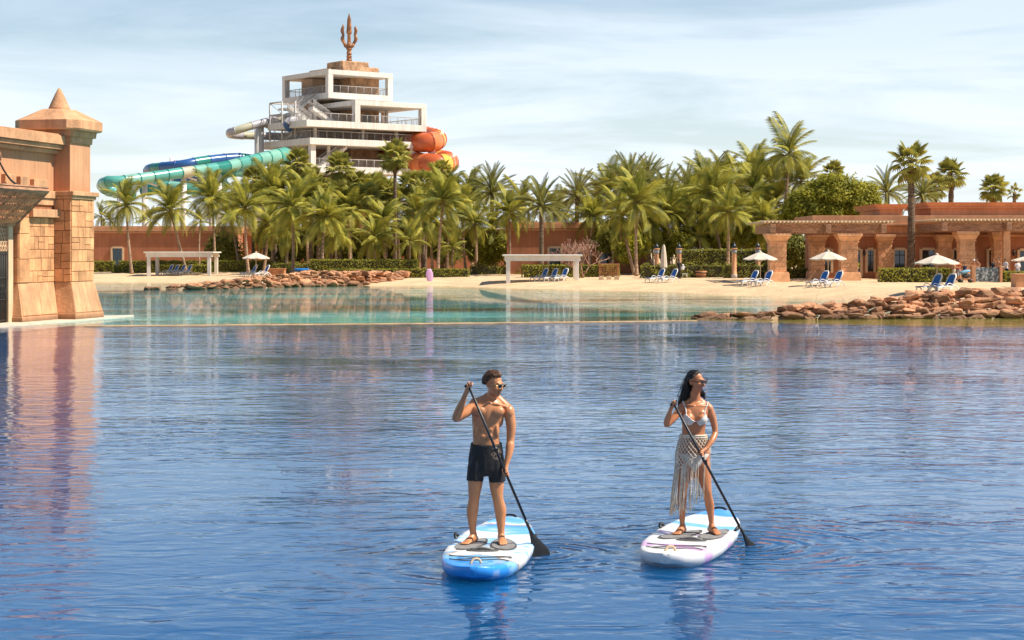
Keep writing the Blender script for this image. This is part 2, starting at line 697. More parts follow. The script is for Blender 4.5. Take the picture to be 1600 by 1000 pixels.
def on_sand(px, py, z0=.6):
    """ground point seen at a pixel on the beach (a few fixed-point steps)"""
    z = z0
    for _ in range(12):
        p = G(px, py, z)
        z = .5 * z + .5 * ground_z(p.x, p.y)
    p = G(px, py, z)
    p.z = ground_z(p.x, p.y)
    return p


# ------------------------------------------------------------------ rocks
M_ROCK = pmat('rock', (0.46, 0.225, 0.115), 0.9, 0.28, 1.1, 0.7, 5.0, objrand=0.4, detail=8, bdist=0.15, tide=.55)
ROCKS = []
for k in range(9):
    r_ = random.Random(100 + k)
    bm = bmesh.new()
    for _ in range(22):
        v = Vector((r_.gauss(0, 1), r_.gauss(0, 1), r_.gauss(0, 1))).normalized()
        f = max(abs(v.x), abs(v.y), abs(v.z))
        v = v / f ** 0.65 * r_.uniform(.74, 1.0)
        bm.verts.new((v.x * .55, v.y * .45, v.z * .34))
    res = bmesh.ops.convex_hull(bm, input=bm.verts)
    bmesh.ops.delete(bm, geom=[g for g in res['geom_interior'] if isinstance(g, bmesh.types.BMVert)], context='VERTS')
    bmesh.ops.bevel(bm, geom=list(bm.edges), offset=.03, segments=1, affect='EDGES', clamp_overlap=True)
    bmesh.ops.triangulate(bm, faces=bm.faces)
    for v in bm.verts:
        v.co += v.co.normalized() * .05 * mnoise.noise(v.co * 4 + Vector((k, 0, 0)))
    me = bpy.data.meshes.new('rock')
    bm.to_mesh(me)
    bm.free()
    me.materials.append(M_ROCK)
    for p in me.polygons:
        p.use_smooth = False
    ROCKS.append(me)


def rock_bank(name, label, path, top, rr, size, step):
    """rocks piled along a path of (x, y); top(t) = crest height"""
    cx = sum(p[0] for p in path) / len(path)
    cy = sum(p[1] for p in path) / len(path)
    t = thing(name, label, 'rocks', (cx, cy, 0))
    L = [0]
    for i in range(1, len(path)):
        L.append(L[-1] + math.dist(path[i], path[i - 1]))
    fx, fy = interp(L, [p[0] for p in path]), interp(L, [p[1] for p in path])
    n = 0
    s = 0.0
    while s < L[-1]:
        h = top(s / L[-1])
        z = -.12
        lay = 0
        while z < h:
            sc = size * rr.uniform(.45, 1.3) * (1.0 if lay else 1.1)
            a = rr.uniform(-.5, .5)
            hz = .46 * sc * rr.uniform(.75, 1.15)
            x = fx(s) + rr.uniform(-.25, .25) * size
            y = fy(s) + lay * .30 * size + rr.uniform(-.2, .2) * size
            o = link('rock', ROCKS[rr.randrange(len(ROCKS))], t, (x - cx, y - cy, min(z + hz * .45, h)))
            o.rotation_euler = (rr.uniform(-.2, .2), rr.uniform(-.2, .2), a + (PI if rr.random() < .5 else 0))
            o.scale = (sc * rr.uniform(.9, 1.75), sc * 1.15, sc * rr.uniform(.5, .95))
            z += hz * .72
            lay += 1
            n += 1
        s += step * rr.uniform(.75, 1.2)
    return t


rb = random.Random(5)
pl = [G(232, 453), G(300, 453), G(360, 451.5), G(450, 449), G(530, 447), G(600, 444.5), G(668, 441)]
rock_bank('rock_breakwater', 'low bank of tumbled brown rocks along the far lagoon before hedge and parasol', [(p.x, p.y + .4) for p in pl],
          interp([0, .10, .22, .42, .5, .75, .9, 1], [.12, .42, .75, 1.28, 1.18, .98, 1.0, .75]), rb, .88, .76)
pr = [G(1092, 498.5), G(1200, 499.5), G(1300, 499), G(1400, 498.5), G(1500, 498), G(1600, 497.5), G(1680, 497)]
rock_bank('rock_breakwater', 'high wall of red-brown boulders at the near water edge before the arcaded building', [(p.x, p.y + .3) for p in pr],
          interp([0, .19, .21, .4, .54, .62, .8, 1], [.10, .20, .52, .72, .95, 1.18, 1.25, 1.3]), rb, .64, .46)
# ================================================================== BUILDINGS
M_STUCCO = pmat('stucco', (0.60, 0.295, 0.15), 0.9, 0.09, 0.6, 0.25, 9.0, streak=0.14)
M_BLOCK = pmat('stone_block', (0.63, 0.295, 0.13), 0.88, 0.16, 1.6, 0.6, 9.0, objrand=0.2, bdist=.04)
M_COLUMN = pmat('brightened_column_stone', (0.72, 0.38, 0.19), 0.88, 0.14, 1.6, 0.5, 9.0, objrand=0.18, bdist=.04)  # lighter copy of the block stone; missing sun on the fronts put into colour
M_MORTAR = pmat('mortar', (0.30, 0.13, 0.06), 0.95, 0.2, 2.0, 0.2, 20)
M_STONE = pmat('dressed_stone', (0.64, 0.33, 0.165), 0.85, 0.14, 0.9, 0.5, 9.0, streak=0.22, tide=.45, bdist=.04)
M_RED = pmat('red_stucco', (0.40, 0.155, 0.075), 0.92, 0.10, 0.5, 0.2, 8.0, streak=0.1)
M_TILE = pmat('clay_tile', (0.40, 0.20, 0.11), 0.75, 0.25, 3.0, 0.2, 18, objrand=0.3)
M_WOOD = pmat('weathered_wood', (0.38, 0.20, 0.11), 0.8, 0.25, 2.0, 0.35, 20, stretch=(1, 1, 4))
M_DARK = pmat('dark_gate', (0.035, 0.028, 0.022), 0.5, 0.2, 4, 0.1, 20)
M_WHITE = pmat('white_paint', (0.70, 0.65, 0.58), 0.6, 0.05, 0.3, 0.08, 6.0, streak=0.07)
M_FRAME = pmat('pale_frame', (0.62, 0.44, 0.27), 0.8, 0.08, 1.0, 0.15, 14)
M_GLASS = pmat('dark_glass', (0.012, 0.018, 0.022), 0.06, 0.3, 0.7, 0.0, 5, spec=0.8)
M_BLUEDOOR = pmat('blue_door', (0.03, 0.12, 0.20), 0.35, 0.15, 1.0, 0.1, 10)


def ashlar(parent, origin, du, dv, w, h, rr, mat, t=0.05, row=(.42, .75), wid=(.45, 1.0), gap=.022, name='stone_block', taper=None):
    """irregular squared stones on the rectangle origin + u*du + v*dv; each one its own object, proud of the mortar"""
    du, dv = Vector(du).normalized(), Vector(dv).normalized()
    nn = du.cross(dv)
    Mx = Matrix((du, nn, dv)).transposed().to_4x4()
    v = 0.0
    while v < h - 1e-3:
        rh = min(rr.uniform(*row), h - v)
        if h - v - rh < row[0] * .6:
            rh = h - v
        u = 0.0
        while u < w - 1e-3:
            bw = rr.uniform(*wid)
            if w - u - bw < wid[0] * .6:
                bw = w - u
            cells = [(u, v, bw, rh)]
            if rr.random() < .32 and rh > row[0] * 1.25:
                k = rr.uniform(.4, .6)
                cells = [(u, v, bw, rh * k), (u, v + rh * k, bw, rh * (1 - k))]
            elif rr.random() < .3 and bw > wid[0] * 1.4:
                k = rr.uniform(.4, .6)
                cells = [(u, v, bw * k, rh), (u + bw * k, v, bw * (1 - k), rh)]
            for (a, b, cw, chh) in cells:
                m_ = MB()
                m_.box((0, 0, 0), (max(cw - gap, .05), t, max(chh - gap, .05)), mat=Mx)
                me = m_.mesh(name, mat)
                bevel_mesh(me, min(.014, t * .3))
                c = Vector(origin) + du * (a + cw / 2) + dv * (b + chh / 2) + nn * (rr.uniform(-.006, .010))
                link(name, me, parent, c - parent.location)
            u += bw
        v += rh


# ------------------------------------------------------------------ gatehouse on the left
GW = Vector((.21, .977, 0)).normalized()      # along the wall, away from the camera
GN = Vector((GW.y, -GW.x, 0))                 # out of the wall, towards the pool
GC = Vector(((111 - 800) / FPX * 82.0, 82.0, 0))   # front corner of the corner pillar
GS = 82.0 / 78.0                              # sizes were measured at 78 m
gate = thing('gatehouse', 'sandstone gatehouse with capped corner pillar and tiled canopy rising from the pool', 'gatehouse', GC)


def gp(s, n, z):
    """gatehouse frame: s along wall, n outward, z up (metres from the pillar's front corner)"""
    return GW * (s * GS) + GN * (n * GS) + Vector((0, 0, z * GS))


def gbox(m_, s0, s1, n0, n1, z0, z1, mi=0, top=None):
    b = [gp(s0, n0, z0), gp(s0, n1, z0), gp(s1, n1, z0), gp(s1, n0, z0)]
    if top:
        s0, s1, n0, n1 = top
    t = [gp(s0, n0, z1), gp(s0, n1, z1), gp(s1, n1, z1), gp(s1, n0, z1)]
    m_.hexa(b, t, mi)


PS, PN = 2.21, -2.2      # pillar from s 0..PS and n 0..PN
m_ = MB()
gbox(m_, 0.03, PS - .03, PN + .03, -.03, 1.55, 5.3)
m_.build('pillar_core', M_MORTAR, gate)
m_ = MB()
gbox(m_, .10, PS - .10, PN + .1, -.10, 5.25, 7.9)
m_.build('pillar_shaft', M_STUCCO, gate)
# battered plinth of pillar and pier: big stones
m_ = MB()
gbox(m_, -.34, PS + .34, PN, .40, -.4, .30, top=(-.30, PS + .30, PN, .36))
gbox(m_, -.28, PS + .28, PN, .34, .302, 1.66, top=(.0, PS + .02, PN, .02))
m_.build('plinth', M_STONE, gate, bevel=.02)
for (s0, s1, z0, z1, o0, o1) in ((-.26, .84, .34, 1.62, .352, .03), (.88, PS + .24, .34, 1.62, .352, .03)):
    m_ = MB()
    k = 1.0 if s0 < 0 else 0.86
    m_.hexa([gp(s0, .2, z0), gp(s0, o0, z0), gp(s1, o0, z0), gp(s1, .2, z0)],
            [gp(s0 + .26 if s0 < 0 else s0, -.2, z1), gp(s0 + .26 if s0 < 0 else s0, o1 + .012, z1), gp(s1 - .22 if s1 > 1 else s1, o1 + .012, z1), gp(s1 - .22 if s1 > 1 else s1, -.2, z1)])
    m_.build('plinth_slab', M_STONE, gate, bevel=.012)
rg = random.Random(21)


def gash(s0, n0, ds, dn, z0, z1, w, row=(.42, .72), wid=(.42, .85), mat=None):
    o = GC + gp(s0, n0, z0)
    d = (GW * ds + GN * dn)
    ashlar(gate, o, d, (0, 0, 1), w * GS, (z1 - z0) * GS, rg, mat or M_BLOCK, t=.07 * GS, row=row, wid=wid)


gash(0, 0, 1, 0, 1.67, 5.28, PS)                       # pillar, pool side
gash(0, -.80, 0, 1, 1.67, 5.28, .80, wid=(.35, .6))    # pillar, side towards the camera
# bands and cap of the pillar
m_ = MB()
gbox(m_, -.10, PS + .10, PN - .1, .10, 5.28, 5.42)
gbox(m_, -.20, PS + .20, PN - .2, .20, 5.423, 5.62)
m_.build('capital_band', M_STONE, gate, bevel=.02)


def octa(r_s, cut, z):
    cs, cn = PS / 2, PN / 2
    h = r_s
    pts = []
    for (a, b) in ((-h, -h + cut), (-h + cut, -h), (h - cut, -h), (h, -h + cut), (h, h - cut), (h - cut, h), (-h + cut, h), (-h, h - cut)):
        pts.append(gp(cs + a, cn + b, z))
    return pts


def loft(m_, rings, mi=0, smooth=False):
    n = len(rings[0])
    vs = [v for r_ in rings for v in r_]
    fs = []
    for i in range(len(rings) - 1):
        for k in range(n):
            k2 = (k + 1) % n
            fs.append((i * n + k, i * n + k2, (i + 1) * n + k2, (i + 1) * n + k))
    fs.append(tuple(range(n))[::-1])
    fs.append(tuple((len(rings) - 1) * n + k for k in range(n)))
    m_.add(vs, fs, mi, smooth)


m_ = MB()
loft(m_, [octa(1.08, .05, 7.75), octa(1.10, .05, 8.02), octa(1.22, .10, 8.03), octa(1.25, .10, 8.28)])
m_.build('cap_neck', M_STONE, gate)
m_ = MB()
loft(m_, [octa(1.50, .42, 8.285), octa(1.55, .45, 8.36), octa(1.55, .45, 8.72), octa(1.50, .45, 8.76), octa(.62, .2, 9.26)])
m_.build('cap', M_STONE, gate)
m_ = MB()
cc = gp(PS / 2, PN / 2, 0)
m_.lathe([(.46, 9.22), (.50, 9.30), (.48, 9.36), (.36, 9.62), (.20, 9.95), (.07, 10.18), (.02, 10.22)], (cc.x, cc.y, 0), 14)
for i, v in enumerate(m_.v):
    m_.v[i] = (v[0], v[1], v[2] * GS)
m_.build('finial', M_STONE, gate)
# wall running towards the camera, set back from the pillar
m_ = MB()
gbox(m_, -16, .1, -2.4, -.86, 4.9, 7.55)
m_.build('wall', M_STUCCO, gate)
m_ = MB()
gbox(m_, -16, .06, -2.4, -.60, 7.25, 7.42)
gbox(m_, -16, .10, -2.4, -.40, 7.423, 7.62)
gbox(m_, -16, .12, -2.4, -.26, 7.623, 8.02)
gbox(m_, -16, .10, -2.4, -.34, 8.023, 8.08)
m_.build('cornice', M_STONE, gate, bevel=.015)
# pier between pillar and gate, its panel of stones and lintels
m_ = MB()
gbox(m_, -3.25, .05, -2.4, -.80, -.4, 4.98)
m_.build('pier', M_MORTAR, gate)
gash(-3.30, -.76, 1, 0, 1.67, 4.98, .95, row=(1.0, 1.15), wid=(.9, 1.0))
gash(-2.33, -.80, 1, 0, 1.67, 4.45, 2.30, row=(.36, .60), wid=(.34, .62))
gash(-3.30, -1.05, 0, 1, 1.67, 4.98, .29, row=(1.0, 1.15), wid=(.29, .3))
m_ = MB()
gbox(m_, -2.45, -.0, -1.2, -.52, 4.452, 4.80)
m_.build('lintel', M_STONE, gate, bevel=.02)
m_ = MB()
gbox(m_, -3.3, .02, -2.4, -.72, 4.985, 5.28)
gbox(m_, -3.34, .02, -2.4, -.64, 5.283, 5.60)
m_.build('string_course', M_STONE, gate, bevel=.02)
for (a, b, h) in ((-3.3, -2.55, 6.15), (-2.1, -.85, 6.08), (-4.6, -3.7, 6.2)):
    m_ = MB()
    gbox(m_, a, b, -1.0, -.66, 5.603, h)
    m_.build('merlon', M_STONE, gate, bevel=.02)
m_ = MB()
gbox(m_, -3.62, -.30, -2.4, -.42, -.4, .26, top=(-3.56, -.30, -2.4, -.46))
gbox(m_, -3.52, -.28, -2.4, -.48, .262, 1.66, top=(-3.30, -.05, -2.4, -.78))
m_.build('pier_plinth', M_STONE, gate, bevel=.02)
for (s0, s1) in ((-3.42, -1.75), (-1.71, -.34)):
    m_ = MB()
    m_.hexa([gp(s0, -.6, .30), gp(s0, -.462, .30), gp(s1, -.462, .30), gp(s1, -.6, .30)],
            [gp(s0 + .16, -.9, 1.62), gp(s0 + .16, -.762, 1.62), gp(s1, -.762, 1.62), gp(s1, -.9, 1.62)])
    m_.build('plinth_slab', M_STONE, gate, bevel=.012)
# gate opening: reveal, fretwork lunette and dark iron gate
m_ = MB()
gbox(m_, -16, -3.24, -2.4, -1.06, -.4, 4.95)
m_.build('gate_reveal', M_STUCCO, gate)
m_ = MB()
gbox(m_, -3.85, -3.45, -1.06, -.93, -.3, 4.1)
m_.build('gate_jamb', M_FRAME, gate)
ig = MB()
gbox(ig, -8, -3.86, -1.055, -1.03, 0, 3.0)
gate_leaf = ig.build('iron_gate', M_DARK, gate)
ig = MB()
for k in range(26):
    s = -3.95 - k * .15
    ig.tube([gp(s, -.99, 0), gp(s, -.99, 3.0)], .022, 5)
for z in (.15, 1.0, 1.9, 2.9):
    ig.tube([gp(-8, -.99, z), gp(-3.87, -.99, z)], .03, 5)
for k in range(12):
    s = -4.1 - k * .3
    ig.tube([gp(s + .12 * math.cos(a), -.99, 1.45 + .16 * math.sin(a)) for a in np.linspace(0, 2 * PI, 11)], .016, 4, caps=False)
ig.build('bars', M_DARK, gate_leaf)
fr = MB()
for r_ in range(7):
    for k in range(16):
        s = -3.96 - k * .22 - (.11 if r_ % 2 else 0)
        z = 3.12 + r_ * .18
        fr.tube([gp(s + .085 * math.cos(a), -.99, z + .12 * math.sin(a)) for a in np.linspace(0, 2 * PI, 9)], .02, 4, caps=False)
fr.build('fretwork', M_FRAME, gate)
fb = MB()
gbox(fb, -8, -3.86, -1.056, -1.025, 3.0, 4.5)
fb.build('fretwork_backing', M_STUCCO, gate)
# canopy flaring up and out above the gate: open timber frame carrying rows of clay tiles with gaps between them
CL, CH_ = (-.92, 4.14), (.52, 5.50)        # (n, z) of the lower edge on the wall and of the upper outer edge
CE = -3.28
canopy = MB()
canopy.tube([gp(-11, CH_[0], CH_[1]), gp(CE, CH_[0], CH_[1])], .13, 4, smooth=False)
canopy = canopy.build('canopy_beam', M_WOOD, gate)
cb = MB()
cb.tube([gp(-11, CL[0], CL[1]), gp(CE, CL[0], CL[1])], .12, 4, smooth=False)
cb.tube([gp(CE, CL[0] - .03, CL[1] - .03), gp(CE, CH_[0] + .03, CH_[1] + .03)], .10, 4, smooth=False)
cb.tube([gp(-11, CH_[0], CH_[1] + .14), gp(CE + .06, CH_[0], CH_[1] + .14)], .06, 4, smooth=False)
for k in range(5):
    s = CE - 1.3 * (k + 1)
    cb.tube([gp(s, CL[0], CL[1] - .02), gp(s, CH_[0], CH_[1] - .02)], .06, 4, smooth=False)
cb.build('canopy_frame', M_WOOD, canopy)
tm = MB()
seg = []
for i in range(2):
    for k in range(7):
        a = PI * k / 6
        seg.append(Vector((math.cos(a) * .085, (i - .5) * .40, math.sin(a) * .06)))
seg2 = [Vector((v.x * .8, v.y, v.z * .75)) for v in seg]
tm.add(seg, [(k, k + 1, 7 + k + 1, 7 + k) for k in range(6)], 0, True)
tm.add(seg2, [(k + 1, k, 7 + k, 7 + k + 1) for k in range(6)], 0, True)
tm.add([seg[k] for k in range(7)] + [seg2[k] for k in range(7)], [(k + 1, k, 7 + k, 8 + k) for k in range(6)])
M_PTILE = pmat('pale_tile', (0.56, 0.25, 0.11), 0.7, 0.2, 3.0, 0.2, 18, objrand=0.25)
tile_me = tm.mesh('roof_tile', M_PTILE)
sl = gp(0, CH_[0], CH_[1]) - gp(0, CL[0], CL[1])
sn = sl.normalized()
tw = (sn + GW * .55).normalized()           # tiles lie askew across the rows
nx_ = GW.cross(sn).normalized()
if nx_.z > 0:
    nx_ = -nx_
Mt = Matrix((tw.cross(nx_), tw, nx_)).transposed().to_4x4()
for r_ in range(5):
    base = gp(0, CL[0], CL[1]) + sl * ((r_ + .55) / 5.1)
    s = CE - .18 - (.07 if r_ % 2 else 0)
    while s > -7.6:
        o = link('roof_tile', tile_me, canopy)
        o.matrix_local = Matrix.Translation(base + GW * (s * GS) + nx_ * rg.uniform(0, .02)) @ Mt
        s -= .215
# hanging chain and horn ornament at the ridge
ch = MB()
pts = catmull([gp(-5.5, -.6, 6.9), gp(-5.0, -.55, 6.35), gp(-4.5, -.5, 5.95), gp(-3.9, -.5, 5.75)], 8)
for i in range(len(pts)):
    ch.ell(pts[i], (.05, .05, .05), None, 8, 5)
ch.build('chain', M_DARK, gate)
hn = MB()
hn.tube(catmull([gp(-6.4, -.6, 6.7), gp(-5.9, -.55, 7.05), gp(-5.5, -.5, 6.95), gp(-5.35, -.5, 6.7)], 5), [.16, .16, .15, .15, .15, .14, .14, .13, .13, .12, .11, .10, .08, .07, .06, .04], 8)
hn.build('ridge_horn', M_TILE, gate)
# pool coping round the gatehouse
m_ = MB()
b0 = [gp(-16, -2, -.5), gp(-16, .62, -.5), gp(PS + 3.0, .62, -.5), gp(PS + .8, -2.5, -.5)]
t0 = [v + Vector((0, 0, .5 * GS + .05)) for v in b0]
m_.hexa(b0, t0)
m_.build('coping', pmat('coping', (.62, .52, .40), .6, .08, 2, .1, 15), gate)

# ------------------------------------------------------------------ long stucco walls behind the palms
def opening(par, M4, x, z0, w, h, door=False, blue=False, depth=.25):
    """framed window or door standing on a wall's local face y=0 (camera side is -y)"""
    f = MB()
    t = .22
    f.box((x - w / 2 - t / 2, -.06, z0 + h / 2), (t, .20, h + t))
    f.box((x + w / 2 + t / 2, -.06, z0 + h / 2), (t, .20, h + t))
    f.box((x, -.062, z0 + h + t / 2), (w, .196, t))
    fo = f.build('door_frame' if door else 'window_frame', M_FRAME, par)
    g_ = MB()
    g_.box((x, .012, z0 + h / 2), (w, .05, h))
    go = g_.build('door' if door else 'window', M_GLASS, par)
    b = MB()
    bw = .05 if not blue else .14
    b.box((x, -.035, z0 + h / 2), (bw, .05, h))
    if blue:
        b.box((x - w / 3, -.035, z0 + h / 2), (bw, .05, h))
        b.box((x + w / 3, -.035, z0 + h / 2), (bw, .05, h))
    b.box((x, -.036, z0 + h * .74), (w * .98, .046, .07))
    b.build('glazing_bar', M_BLUEDOOR if (blue or door) else M_DARK, go)
    return fo


def wall_block(name, label, pxa, pxb, d, py_top, depth, mat, openings=(), zb=.3):
    """single-storey block whose camera-side face spans two photo columns at depth d"""
    xa, xb = (pxa - 800) / FPX * d, (pxb - 800) / FPX * d
    zt = CAMH - (py_top - HOR) / FPX * d
    w = xb - xa
    t = thing(name, label, 'building', ((xa + xb) / 2, d, zb))
    m_ = MB()
    m_.box((0, depth / 2, (zt - zb) / 2), (w, depth, zt - zb))
    m_.build('wall', mat, t)
    m_ = MB()
    m_.box((0, depth / 2 - .1, zt - zb - .28), (w + .3, depth + .3, .5))
    m_.box((0, depth / 2 - .1, zt - zb - .66), (w + .2, depth + .14, .16))
    m_.box((0, depth / 2 - .1, zt - zb + .06), (w + .16, depth + .16, .16))
    m_.build('cornice', M_STUCCO, t, bevel=.02)
    for (px, pw, pyt, pyb, door) in openings:
        x = (px - 800) / FPX * d - (xa + xb) / 2
        ww = pw / FPX * d
        z1 = CAMH - (pyt - HOR) / FPX * d - zb
        z0 = CAMH - (pyb - HOR) / FPX * d - zb
        opening(t, None, x, z0, ww, z1 - z0, door)
    return t


wall_block('stucco_building', 'plain terracotta stucco building with doorway beside the gatehouse and white cabana', 120, 372, 222, 355, 10, M_RED,
           [(183.5, 15, 388, 419, True)])
wall_block('stucco_building', 'long terracotta stucco wall deep behind the coconut palms and hedges', 374, 790, 226, 359, 12, M_RED, [(546, 18, 398, 420, False), (440, 14, 392, 420, True)])
wall_block('stucco_building', 'terracotta block with two framed doors behind leafless shrub and timber trellis box', 792, 1010, 186, 349, 12, M_RED,
           [(867, 17, 388, 424, True), (947, 18, 389, 424, True), (905, 10, 392, 420, False)])

# ------------------------------------------------------------------ arcaded building on the right
BD = 152.0
bx = lambda px, d=BD: (px - 800) / FPX * d
bz = lambda py, d=BD: CAMH - (py - HOR) / FPX * d
arc = thing('arcade_building', 'long terracotta beach building with dark windows behind the pergola colonnades', 'building', (bx(1450), BD, .4))
ax = lambda px: bx(px) - bx(1450)
az = lambda py: bz(py) - .4
m_ = MB()
m_.box(((ax(1285) + ax(1760)) / 2, 4.5, az(345) / 2), (ax(1760) - ax(1285), 9, az(345)))
m_.build('wall', M_RED, arc)
for (pa, pb, pt, pbm, yy, dep) in ((1268, 1760, 337, 349, -.35, 9.6), (1272, 1760, 349.2, 352.5, -.55, 9.8), (1281, 1760, 352.7, 366, -.06, 1), (1278, 1760, 366.2, 369.5, -.25, 1)):
    m_ = MB()
    m_.box(((ax(pa) + ax(pb)) / 2, dep / 2 + yy, (az(pt) + az(pbm)) / 2), (ax(pb) - ax(pa), dep, az(pt) - az(pbm)))
    m_.build('cornice', M_STUCCO, arc, bevel=.02)
# two stepped roof storeys
for (pa, pb, pt, pb2) in ((1392, 1428, 317, 338), (1474, 1760, 314, 338)):
    m_ = MB()
    x0, x1 = ax(pa), ax(pb)
    zt, zl = az(pt), az(pb2)
    h = zt - zl
    m_.box(((x0 + x1) / 2, 9, zl + h * .30), (x1 - x0, 9, h * .6))
    m_.box(((x0 + x1) / 2, 9, zl + h * .66), (x1 - x0 + .5, 9.5, h * .12))
    m_.hexa([(x0 - .25, 4.2, zl + h * .725), (x1 + .25, 4.2, zl + h * .725), (x1 + .25, 13.8, zl + h * .725), (x0 - .25, 13.8, zl + h * .725)],
            [(x0 - .55, 3.9, zt), (x1 + .55, 3.9, zt), (x1 + .55, 14.1, zt), (x0 - .55, 14.1, zt)])
    m_.build('roof_storey', M_STUCCO, arc)
for (px, pw, pyt, pyb, dr) in ((1291, 13, 391, 424, False), (1337, 13, 391, 434, True), (1360, 9, 391, 424, False), (1405.5, 16, 391, 420, False), (1450, 19, 391, 420, False),
                               (1494, 8, 391, 424, False), (1516, 10, 394, 424, True), (1549, 8, 391, 424, False), (1567, 6, 392, 424, False), (1603, 20, 392, 424, True)):
    opening(arc, None, ax(px), az(pyb), ax(px + pw) - ax(px), az(pyt) - az(pyb), dr, blue=px == 1516)
for px in (1353, 1587):
    m_ = MB()
    m_.ell((ax(px) - .2, -.25, az(396)), (.13, .13, .24))
    m_.tube([(ax(px) - .2, 0, az(391)), (ax(px) - .2, -.25, az(391.5)), (ax(px) - .2, -.25, az(394))], .03, 6)
    m_.build('wall_lantern', M_DARK, arc)
rk = random.Random(11)
PIL = {}


def column(par, x, y, w, zb, zc, zt, stones=True, name='column'):
    """square stone column: battered base, ashlar shaft, flared capital; origin frame of the parent"""
    c = MB()
    c.box((x, y, zb + .45), (w * 1.36, w * 1.36, .9), taper=(.93, .93))
    c.box((x, y, zb + .93), (w * 1.18, w * 1.18, .10))
    c.box((x, y, (zb + .9 + zc) / 2), (w * .93, w * .93, zc - zb - .9))
    c.box((x, y, zc + .04), (w * 1.12, w * 1.12, .10))
    h = zt - zc
    b = [(x - w * .52, y - w * .52, zc + .09), (x + w * .52, y - w * .52, zc + .09), (x + w * .52, y + w * .52, zc + .09), (x - w * .52, y + w * .52, zc + .09)]
    t = [(x - w * .70, y - w * .70, zt - h * .32), (x + w * .70, y - w * .70, zt - h * .32), (x + w * .70, y + w * .70, zt - h * .32), (x - w * .70, y + w * .70, zt - h * .32)]
    c.hexa(b, t)
    c.box((x, y, zt - h * .16), (w * 1.46, w * 1.46, h * .30))
    co = c.build(name, M_COLUMN, par, bevel=.015)
    if stones:
        org = Vector(co.matrix_world.translation) if False else Vector((0, 0, 0))
        for (du, ox, oy) in (((1, 0, 0), x - w / 2, y - w * .465), ((0, -1, 0), x - w * .465, y + w / 2), ((0, 1, 0), x + w * .465, y - w / 2)):
            holder = co
            o = Vector((ox, oy, zb + 1.0))
            ashlar(holder, o, du, (0, 0, 1), w, zc - zb - 1.0, rk, M_COLUMN, t=.07, row=(.30, .5), wid=(.4, .8), gap=.03)
    return co


for px in (1380, 1473):
    column(arc, ax(px), -.3, 1.15, 0, az(379), az(366.5), name='pilaster')


def pergola(label, cols, d_front, d_back, pxa, pxb, py_top, py_beam, raf, posts=()):
    t = thing('pergola', label, 'pergola', (bx((pxa + pxb) / 2, d_front), d_front, 0.5))
    x0 = bx(pxa, d_front) - t.location.x
    x1 = bx(pxb, d_front) - t.location.x
    z1 = bz(py_top, d_front) - .5
    z0 = bz(py_beam, d_front) - .5
    dep = d_back - d_front
    for yy in (0, dep):
        m_ = MB()
        m_.box(((x0 + x1) / 2, yy, z0 + (z1 - z0) * .40), (x1 - x0 - .5, .55, (z1 - z0) * .80))
        m_.build('beam', M_WOOD, t, bevel=.02)
    for k in range(3):
        xx = x0 + (x1 - x0) * (.04 + .46 * k)
        m_ = MB()
        m_.box((xx, dep / 2 - .5, z0 + (z1 - z0) * .38), (.40, dep + 1.3, (z1 - z0) * .72))
        m_.build('cross_beam', M_WOOD, t, bevel=.02)
    n = raf
    rm = MB()
    rm.tube([(0, -1.1, 0), (0, dep + .8, 0)], .085, 7)
    rme = rm.mesh('rafter', M_FRAME)
    for k in range(n):
        link('rafter', rme, t, (x0 - .4 + (x1 - x0 + .8) * (k + .5) / n, 0, z1 - .05))
    m_ = MB()
    m_.box(((x0 + x1) / 2, -.75, z1 + .06), (x1 - x0 + 1.2, .16, .07))
    m_.build('batten', M_FRAME, t)
    for (px, dd, w, pyc, pyt) in cols:
        column(t, bx(px, dd) - t.location.x, dd - d_front, w, 0, bz(pyc, dd) - .5, bz(pyt, dd) - .5)
    for (px, w) in posts:
        m_ = MB()
        m_.box((bx(px, d_front) - t.location.x, 0, z0 / 2), (w, w, z0))
        m_.build('post', M_STONE, t)
    return t


pergola('stone columned pergola with timber rafters at the wooded end of the beach building',
        [(1214, 143, 1.35, 379, 364.8), (1325, 143, 1.35, 379, 364.8), (1276, 150.5, 1.2, 379, 367), (1214, 150.5, 1.1, 379, 367)], 143, 150.5, 1197, 1384, 346.5, 364.6, 34)
pergola('timber pergola with vine over the cafe terrace of the beach building',
        [(1509, 144, 1.2, 377, 361.5), (1560, 150, 1.0, 377, 363), (1640, 144, 1.2, 377, 361.5)], 144, 150.8, 1462, 1680, 343.5, 361.3, 40, posts=[(1572, .55)])
# ================================================================== SLIDE TOWER
TO = Vector((-28.7, 280, 0.0))
TV, TU = Vector((.8, .6, 0)), Vector((-.6, .8, 0))
tower = thing('slide_tower', 'white stacked concrete slide tower with rock core rising behind the palms', 'tower', TO)
M_TWHITE = pmat('tower_white', (0.72, 0.67, 0.60), 0.7, 0.05, 0.12, 0.06, 2.0, streak=0.2)
M_TROCK = pmat('tower_rock', (0.50, 0.29, 0.16), 0.9, 0.3, 0.55, 0.9, 1.4, detail=7, bdist=0.5)
M_STEEL = pmat('grey_steel', (0.42, 0.39, 0.36), 0.45, 0.1, 1, 0.05, 10, spec=.5)
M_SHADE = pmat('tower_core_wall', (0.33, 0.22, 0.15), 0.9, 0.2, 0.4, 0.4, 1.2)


def tb(m_, a0, a1, b0, b1, z0, z1, mi=0):
    q = lambda a, b, z: TV * a + TU * b + Vector((0, 0, z + .2))
    m_.hexa([q(a0, b0, z0), q(a1, b0, z0), q(a1, b1, z0), q(a0, b1, z0)], [q(a0, b0, z1), q(a1, b0, z1), q(a1, b1, z1), q(a0, b1, z1)], mi)


def tq(a, b, z):
    return TV * a + TU * b + Vector((0, 0, z + .2))


